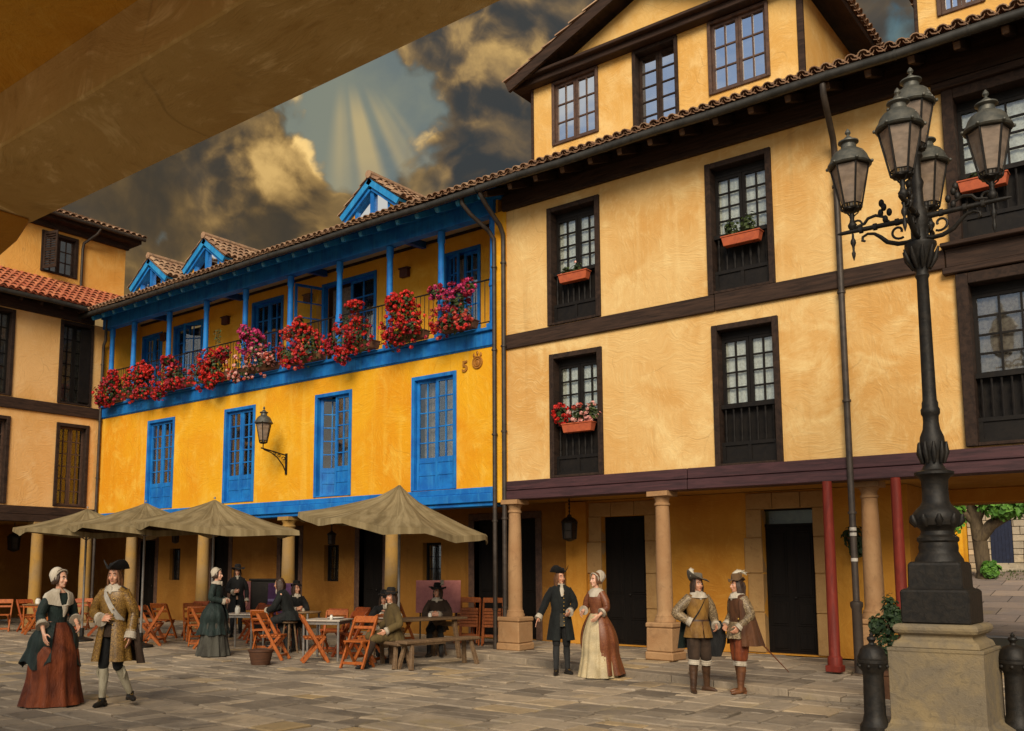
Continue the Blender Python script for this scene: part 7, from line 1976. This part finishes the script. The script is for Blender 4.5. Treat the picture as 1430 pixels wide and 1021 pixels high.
bl = [((tx - 1.3, ty, zb + 2.5), (0.85, 0.8, 0.8)), ((tx + 0.9, ty - 0.3, zb + 2.75), (0.8, 0.7, 0.5)), ((tx + 0.5, ty, zb + 3.3), (0.9, 0.8, 0.6)), ((tx + 1.7, ty, zb + 3.1), (0.9, 0.8, 0.9)), ((tx - 0.3, ty, zb + 4.2), (1.6, 1.3, 0.9)), ((tx + 2.2, ty, zb + 2.5), (0.6, 0.6, 0.5)), ((tx + 1.4, ty, zb + 4.5), (1.3, 1.2, 0.9)), ((tx + 0.25, ty - 0.3, zb + 0.35), (0.3, 0.3, 0.3))]
for i in range(7200):
    p, d = sample_blob(bl, rr, 0.3); leaf(mb, p, d + V((0, -0.3, 0.5)), rr.uniform(0.08, 0.15), rr)
mb.build('crown', M['tree_leaf'], tr, recalc=False)['kind'] = 'stuff'
mb = MB()
rr = random.Random(9)
for i in range(2600):
    x_, y_ = rr.uniform(-7.0, 6.0), rr.uniform(41.0, 45.0); z_ = tz(x_, y_); mb.tint = rr.random()
    a = rr.random() * 6.28; h_ = rr.uniform(0.06, 0.14)
    mb.face([(x_ - 0.03 * math.cos(a), y_ - 0.03 * math.sin(a), z_), (x_ + 0.03 * math.cos(a), y_ + 0.03 * math.sin(a), z_), (x_ + rr.uniform(-0.04, 0.04), y_, z_ + h_)])
tag(mb.build('grass', M['grassm'], None, recalc=False), 'short dry grass strip beside the far tree', 'grass', kind='stuff')
M['farstone'] = m_stone('far_masonry', (0.34, 0.29, 0.22), (0.42, 0.36, 0.27), (0.2, 0.165, 0.12), 0.8, tint=True)
M['navy'] = m_plain('navy_gate_paint', (0.012, 0.018, 0.045), (0.008, 0.011, 0.028), 0.5)
sh = tag(empty('stone_house', (-5.0, 52, 1.5)), 'far rough stone house with a dark navy gate seen past the tree', 'building')
mb = MB(); rr = random.Random(12); FS = lambda u, v, w: (u, 52 - w, v)
z = 1.4; k = 0
while z < 8.2:
    h_ = rr.uniform(0.26, 0.4); x = -9.95 - rr.uniform(0, 0.3) * 0
    while x < 9:
        l = rr.uniform(0.45, 1.0); xe = min(x + l, 9)
        for a, b in ([(x, xe)] if not (1.9 < z < 3.75) else [(x, min(xe, -8.95)), (max(x, -8.0), xe)]):
            if b - a > 0.05:
                mb.tint = min(1, max(0, rr.gauss(0.5, 0.2))); mb.fbox(FS, a + 0.012, b - 0.012, z + 0.012, z + h_ - 0.012, -0.1, rr.uniform(0.0, 0.04))
        x = xe
    z += h_
mb.build('wall', M['farstone'], sh, bevel=0.015)
mb = MB(); mb.fbox(FS, -9.95, 9, 1.2, 8.3, -0.6, -0.09); mb.build('backing', M['joint'], sh)
mb = MB(); mb.fbox(FS, -8.95, -8.0, 1.9, 4.1, -0.085, -0.05)
for k in range(6): mb.fbox(FS, -8.93 + k * 0.155, -8.79 + k * 0.155, 1.92, 4.05, -0.05, -0.035)
mb.build('gate', M['navy'], sh)
mb = MB(); mb.box(-8.9, 9, 50.8, 51.9, 1.5, 1.9); mb.box(-8.9, 9, 50.4, 50.8, 1.5, 1.72); mb.build('steps', M['farstone'], sh, bevel=0.02)
oh = tag(empty('ochre_house', (-13, 51, 1.5)), 'far bright ochre house wall glimpsed just right of the lamp plinth', 'building')
mb = MB(); mb.box(-20, -9.97, 51, 60, 1.2, 9); mb.build('wall', M['yellow'], oh)
mb = MB()
for s in range(6): mb.box(-18.9 + s * 1.45, -18.1 + s * 1.45, 50.96, 51.0, 4.6, 6.2)
mb.build('window', M['darkwood'], oh)['kind'] = 'stuff'
# ------------------------------------------------------------------ ground, paving, street beyond
def terrain(x, y):
    r = math.hypot(x, y)
    return 1.55 * min(1, max(0, (y - 33) / 10.0)) if y > 33 else 0.0
mb = MB()
xs = [-400, -200, -100, -60, -40, -34, -20, -10, -4, 0, 6, 20, 60, 200, 400]
ys = [-400, -100, -40, -10, 0, 3, 14, 20, 26, 30, 33, 36, 40, 46, 60, 120, 400]
mb.grid([[(x, y, terrain(x, y) - 0.035) for x in xs] for y in ys])
tag(mb.build('ground', M['joint'], None), kind='structure')

mb = MB(); mb.face([(-30, -20, -0.02), (20, -20, -0.02), (20, 2.3, -0.02), (-30, 2.3, -0.02)])  # unseen pale sheet, added to bounce light up to the lintel and ceiling
tag(mb.build('bounce_floor', m_stone('bounce_floor_stone', (0.22, 0.18, 0.13), (0.18, 0.145, 0.105), (0.12, 0.095, 0.07)), None), kind='structure')
def slab(mb, x0, x1, y0, y1, z, r, tilt=0.012, g=0.014, b=0.018, th=0.05):
    n = lambda: r.uniform(-0.022, 0.022)
    P = [(x0 + g + n(), y0 + g + n()), (x1 - g + n(), y0 + g + n()), (x1 - g + n(), y1 - g + n()), (x0 + g + n(), y1 - g + n())]
    cx = sum(p[0] for p in P) / 4; cy = sum(p[1] for p in P) / 4
    ta, tb = r.uniform(-tilt, tilt), r.uniform(-tilt, tilt); dz = r.uniform(-0.006, 0.006)
    Z = lambda p: z + dz + ta * (p[0] - cx) / 0.4 + tb * (p[1] - cy) / 0.4
    top = [(p[0] + (cx - p[0]) / max(0.1, abs(cx - p[0])) * b, p[1] + (cy - p[1]) / max(0.1, abs(cy - p[1])) * b) for p in P]
    vt = [mb.bm.verts.new((p[0], p[1], Z(p))) for p in top]
    ve = [mb.bm.verts.new((p[0], p[1], Z(p) - b * 0.7)) for p in P]
    vb = [mb.bm.verts.new((p[0], p[1], z - th)) for p in P]
    mb.tint = min(1, max(0, r.gauss(0.46, 0.27) if r.random() > 0.07 else r.uniform(0.72, 1.0)))
    mb.vface(vt)
    for i in range(4):
        k = (i + 1) % 4
        mb.vface([vt[k], vt[i], ve[i], ve[k]]); mb.vface([ve[k], ve[i], vb[i], vb[k]])

r = random.Random(21)
mb = MB()
x0 = -33.0
while x0 < 7:                       # bays of slabs, each bay coursed on its own so that no joint runs right across
    wd = r.uniform(0.9, 2.0); y = 2.2 + r.uniform(0, 0.4)
    x1 = x0 + wd
    while y < 15.3:
        d = r.choice((0.28, 0.36, 0.45, 0.55, 0.7)) if y > 4 else 0.6
        x = x0
        while x < x1 - 0.05:
            l = r.uniform(0.28, 0.8)
            if x + l > x1 - 0.25: l = x1 - x
            if d > 0.6 and r.random() < 0.35:
                slab(mb, x, x + l, y, y + d * 0.5, 0.0, r); slab(mb, x, x + l, y + d * 0.5, y + d, 0.0, r)
            else: slab(mb, x, x + l, y, y + d, 0.0, r)
            x += l
        y += d
    x0 = x1
tag(mb.build('square_paving', M['paving'], None, smooth=30, recalc=True), kind='structure')

# raised walk under the arcades: a low kerb that runs slightly askew to the house fronts
KP = [(-33.0, 14.78), (-13.2, 14.62), (-3.55, 12.22), (-3.3, 12.28), (-2.9, 13.0)]
def kerb_y(x):
    if x <= -13.2: return 14.78 + (x + 33.0) / 19.8 * (14.62 - 14.78)
    if x <= -3.55: return 14.62 + (x + 13.2) / 9.65 * (12.22 - 14.62)
    return 12.22 + (x + 3.55) * 1.05
mb = MB()
yy = [0, 1]
rows = []
x = -33.0; top = []
while x < -0.5:
    l = min(r.uniform(0.7, 1.25), -0.5 - x)
    a, b = x + 0.006, x + l - 0.006
    mb.tint = min(1, max(0, r.gauss(0.5, 0.16)))
    z = 0.095 if x < -6 else 0.095 * max(0.35, 1 - (x + 6) / 5)
    mb.hexa([(a, kerb_y(a), -0.05), (b, kerb_y(b), -0.05), (b, kerb_y(b) + 0.3, -0.05), (a, kerb_y(a) + 0.3, -0.05), (a, kerb_y(a), z), (b, kerb_y(b), z), (b, kerb_y(b) + 0.3, z + 0.004), (a, kerb_y(a) + 0.3, z + 0.004)])
    x += l
tag(mb.build('kerb', M['paving'], None, bevel=0.012, jitter=0.008), kind='structure')
mb = MB()
y = 12.4
while y < 17.6:
    d = r.uniform(0.42, 0.6); x = -33 + r.uniform(0, 0.4)
    while x < 0.3:
        l = r.uniform(0.5, 1.0)
        xa, xb = x, x + l
        ke = max(kerb_y(xa), kerb_y(xb)) + 0.31
        y0 = max(y, ke); y1 = y + d
        if y1 - y0 > 0.12 and not (xb > -4.0 and y > 17.2):
            z = 0.097 if xb < -6 else 0.097 * max(0.35, 1 - (xb + 6) / 5)
            slab(mb, xa, xb, y0, y1, z, r)
        x += l
    y += d
mb.tint = 0.3
mb.face([(-33, 15.08, 0.07), (-13.2, 14.93, 0.07), (-5, 12.95, 0.07), (-5, 17.6, 0.07), (-33, 17.6, 0.07)])
tag(mb.build('arcade_walk', M['paving'], None, smooth=30), kind='structure')

mb = MB()
for i in range(9):
    for k in range(4):
        mb.tint = min(1, max(0, r.gauss(0.45, 0.2)))
        mb.face([(-6.3 + i * 0.75 + 0.01, 17.2 + k * 0.85 + 0.01, 0.0), (-5.57 + i * 0.75, 17.2 + k * 0.85 + 0.01, 0.0), (-5.57 + i * 0.75, 18.03 + k * 0.85, 0.0), (-6.3 + i * 0.75 + 0.01, 18.03 + k * 0.85, 0.0)])
tag(mb.build('passage_floor', M['paving'], None), kind='structure')
# the street seen through the passage
asph = m_stone('asphalt', (0.055, 0.062, 0.075), (0.075, 0.08, 0.092), (0.035, 0.04, 0.05), 1.2, rough=0.55)
mb = MB(); mb.grid([[(x, yy, 0.005) for x in (-60, -20, -8, 0, 20, 60)] for yy in (20.5, 24, 26.6)]); tag(mb.build('road', asph, None), kind='structure')
mb = MB(); mb.grid([[(x, yy, 0.010) for x in (-60, -20, -8, 0, 20, 60)] for yy in (26.2, 26.5)])
tag(mb.build('road_marking', m_plain('road_paint', (0.72, 0.70, 0.66), (0.5, 0.48, 0.45), 0.7), None), kind='structure')
mb = MB()
pink = m_stone('far_paving', (0.30, 0.235, 0.20), (0.26, 0.215, 0.20), (0.17, 0.14, 0.13), 0.9, tint=True)
yv = [26.62 + k * 1.1 for k in range(20)]
for i in range(len(yv) - 1):
    for k in range(24):
        x0 = -22 + k * 1.4 + 0.7 * (i % 2)
        mb.tint = min(1, max(0, r.gauss(0.5, 0.14)))
        g = 0.012
        a, b, c, d = (x0 + g, yv[i] + g), (x0 + 1.4 - g, yv[i] + g), (x0 + 1.4 - g, yv[i + 1] - g), (x0 + g, yv[i + 1] - g)
        mb.face([(p[0], p[1], terrain(*p) + 0.03) for p in (a, b, c, d)])
tag(mb.build('pavement', pink, None), kind='structure')
mb = MB(); mb.box(-30, 14, 26.5, 26.62, -0.02, 0.034); tag(mb.build('kerbstone', m_stone('kerb_stone', (0.42, 0.40, 0.37), (0.36, 0.34, 0.31), (0.25, 0.23, 0.2)), None, bevel=0.01), kind='structure')

# ------------------------------------------------------------------ camera, sun, sky
cam = bpy.data.cameras.new('camera'); co = bpy.data.objects.new('camera', cam); COL.objects.link(co)
cam.sensor_width = 36; cam.lens = 1310 / 1430 * 36
cam.shift_x = (715 - 650) / 1430; cam.shift_y = (640.0 - 510.5) / 1430
cam.clip_start = 0.05; cam.clip_end = 2000
co.location = (0, 0, 1.65); co.rotation_euler = (R(90 + 6.7914), 0, R(38.913))
scene.camera = co

SUN = Vector((0.58, -1.0, 0.72)).normalized()      # towards the sun
sl = bpy.data.lights.new('sun', 'SUN'); sl.energy = 3.7; sl.angle = R(30); sl.color = (1.0, 0.86, 0.66)
so = bpy.data.objects.new('sun', sl); COL.objects.link(so)
so.rotation_euler = SUN.to_track_quat('Z', 'Y').to_euler(); so.location = (10, -20, 30)

w = bpy.data.worlds.new('World'); scene.world = w; w.use_nodes = True
t = NT(w.node_tree)
bg = [n for n in t.n if n.type == 'BACKGROUND'][0]
d = t.new('ShaderNodeTexCoord').outputs['Generated']
sky = t.new('ShaderNodeTexSky', sky_type='NISHITA'); sky.sun_disc = False
sky.sun_elevation = math.asin(SUN.z); sky.sun_rotation = math.atan2(SUN.x, SUN.y)
skyc = t.vmath('SCALE', sky.outputs[0], scale=0.10)
def dirn(az, el):   # az: degrees left of +Y
    return Vector((-math.sin(R(az)) * math.cos(R(el)), math.cos(R(az)) * math.cos(R(el)), math.sin(R(el))))
def lobe(c, k, a):
    dp = t.vmath('DOT_PRODUCT', d, tuple(c))
    return t.math('MULTIPLY', t.math('POWER', t.math('MAXIMUM', dp, 0.0), k), a)
def total(vals):
    s = vals[0]
    for v in vals[1:]: s = t.math('ADD', s, v)
    return s
warp = t.new('ShaderNodeTexNoise'); t.put(warp.inputs['Vector'], d); t.put(warp.inputs['Scale'], 6.0); t.put(warp.inputs['Detail'], 4)
wv = t.vmath('SCALE', t.vmath('SUBTRACT', warp.outputs['Color'], (0.5, 0.5, 0.5)), scale=0.085)
q = t.vmath('ADD', d, wv)
G = (-0.635, 0.632, 0.45)
def puff(off):
    """billowing heaps: cells at several sizes over soft noise"""
    p = t.vmath('ADD', q, off) if off else q
    p = t.scale(p, (1, 1, 1.2))
    n = t.noise(p, 6.5, 8, 0.56, 0.1)
    s = t.math('MULTIPLY_ADD', n, 1.1, -0.17)
    for sc, am in ((9.0, 0.17), (19.0, 0.16), (43.0, 0.11)):
        vo = t.new('ShaderNodeTexVoronoi', feature='F1'); t.put(vo.inputs['Vector'], p); t.put(vo.inputs['Scale'], sc)
        s = t.math('ADD', s, t.math('MULTIPLY', t.math('SUBTRACT', 0.52, t.math('POWER', vo.outputs['Distance'], 1.6)), am))
    return s
qn = t.vmath('NORMALIZE', t.vmath('ADD', d, t.vmath('SCALE', wv, scale=1.6)))
def lobe(c, k, a):
    dp = t.vmath('DOT_PRODUCT', qn, tuple(c))
    return t.math('MULTIPLY', t.math('POWER', t.math('MAXIMUM', dp, 0.0), k), a)
lob = total([lobe((-0.6421,0.6199,0.452),200,-0.25),lobe((-0.615,0.6586,0.4335),330,-0.20),lobe((-0.6112,0.6332,0.4748),330,-0.18),lobe((-0.6939,0.5771,0.4306),330,0.10),lobe((-0.5414,0.7048,0.4585),160,0.2),lobe((-0.7797,0.5154,0.3554),60,0.14),lobe((-0.4716,0.7047,0.5301),60,0.14),lobe((-0.5787,0.7053,0.4094),200,0.16),lobe((-0.655,0.655,0.378),300,0.14)])
m0 = t.noise(t.scale(q, (1, 1, 1.3)), 3.6, 4, 0.5); m1 = t.noise(t.scale(t.vmath('ADD', q, (0.035, 0.0, 0.085)), (1, 1, 1.3)), 3.6, 4, 0.5)
macro = t.math('ADD', t.smooth(t.math('SUBTRACT', m0, m1), -0.06, 0.16), total([lobe((-0.700,0.572,0.428),350,0.75), lobe((-0.5348,0.6736,0.5101),350,0.7), lobe((-0.590,0.700,0.402),500,0.4), lobe((-0.735,0.585,0.345),300,0.35)]))
n0 = puff(None); n1 = puff((0.012, 0.0, 0.03))
D0 = t.math('ADD', t.math('ADD', n0, 0.10), lob)
cover = t.smooth(D0, 0.37, 0.50)
thick = t.smooth(D0, 0.42, 0.78)
lit = t.math('MULTIPLY', t.smooth(t.math('SUBTRACT', n0, n1), -0.10, 0.17), t.math('ADD', 0.30, t.math('MULTIPLY', macro, 0.8)), clamp=True)      # faces turned to the break in the clouds
near = t.math('POWER', t.math('MAXIMUM', t.vmath('DOT_PRODUCT', d, G), 0), 26)
rim = t.math('MULTIPLY', t.math('SUBTRACT', 1.0, t.smooth(D0, 0.42, 0.60)), cover)
gold = t.math('MULTIPLY', t.math('ADD', t.math('MULTIPLY', lit, 0.72), t.math('MULTIPLY', t.math('MULTIPLY', rim, t.math('ADD', lit, 0.25)), 0.8)), t.math('ADD', 0.28, t.math('MULTIPLY', near, 0.52)), clamp=True)
gold = t.math('MULTIPLY', gold, t.math('ADD', 0.62, t.math('MULTIPLY', t.smooth(t.noise(q, 13.0, 6, 0.62), 0.34, 0.66), 0.75)), clamp=True)
n2 = t.noise(q, 4.2, 6, 0.6)
shade = t.mix(t.smooth(n2, 0.40, 0.62), (0.060, 0.048, 0.032), (0.165, 0.105, 0.042))
sl_ = t.smooth(t.noise(t.vmath('ADD', q, (3.1, 0.7, 0.2)), 2.6, 4), 0.41, 0.56)
shade = t.mix(t.math('MULTIPLY', sl_, 0.85), shade, (0.034, 0.056, 0.074))
shade = t.mix(t.math('MULTIPLY', t.math('SUBTRACT', 1.0, lit), 0.5), shade, (0.046, 0.040, 0.032))
body = t.mix(gold, shade, (0.48, 0.265, 0.070))
body = t.mix(t.math('POWER', gold, 2.2), body, (0.96, 0.645, 0.24))
blue = t.mix(t.smooth(t.noise(q, 6, 6), 0.38, 0.66), (0.032, 0.110, 0.175), (0.14, 0.195, 0.19))
blue = t.mix(t.math('MULTIPLY', near, 0.16), blue, (0.62, 0.45, 0.18))
# broad soft sun beams fanning down from the break
e1 = (0.6857, 0.7279, 0.0); e2 = (0.3357, -0.3162, 0.8873); S0 = (-0.6451, 0.6027, 0.4697)
rel = t.vmath('SUBTRACT', d, S0)
pa = t.vmath('DOT_PRODUCT', rel, e1); pb = t.math('MULTIPLY', t.vmath('DOT_PRODUCT', rel, e2), -1.0)
ratio = t.math('DIVIDE', pa, t.math('MAXIMUM', t.math('ADD', pb, 0.05), 0.02))
beam = t.smooth(t.noise(None, 3.4, 1, 0.4, 0, '1D', t.math('ADD', ratio, 2.0)), 0.36, 0.66)
bm_ = t.math('MULTIPLY', beam, t.math('MULTIPLY', t.smooth(pb, -0.01, 0.03), t.smooth(pb, 0.17, 0.05)))
bm_ = t.math('MULTIPLY', bm_, t.math('MULTIPLY', t.smooth(ratio, -0.15, 0.1), t.smooth(ratio, 0.95, 0.55)))
blue = t.mix(t.math('MULTIPLY', bm_, 0.38), blue, (0.70, 0.50, 0.19))
cloud = t.mix(cover, blue, body)
cloud = t.mix(t.math('MULTIPLY', bm_, 0.18), cloud, (0.8, 0.56, 0.22))

# clear pale sky behind the viewer, storm clouds over the houses
sep = t.new('ShaderNodeSeparateXYZ'); t.put(sep.inputs[0], d)
back = t.smooth(sep.outputs[1], 0.2, -0.4)
clear = t.mix(t.smooth(t.noise(d, 2.2, 6, 0.6, 0.5), 0.4, 0.62), t.vmath('SCALE', skyc, scale=1.0), (0.66, 0.65, 0.61))
fin = t.mix(back, cloud, clear)
low = t.smooth(sep.outputs[2], -0.02, 0.05)
fin = t.mix(low, (0.05, 0.045, 0.04), fin)
t.l.new(fin, bg.inputs[0]); bg.inputs[1].default_value = 1.0
scene.view_settings.view_transform = 'Standard'; scene.view_settings.look = 'None'
scene.view_settings.exposure = 0.0; scene.view_settings.gamma = 1.0
scene.cycles.max_bounces = 6; scene.cycles.transparent_max_bounces = 12
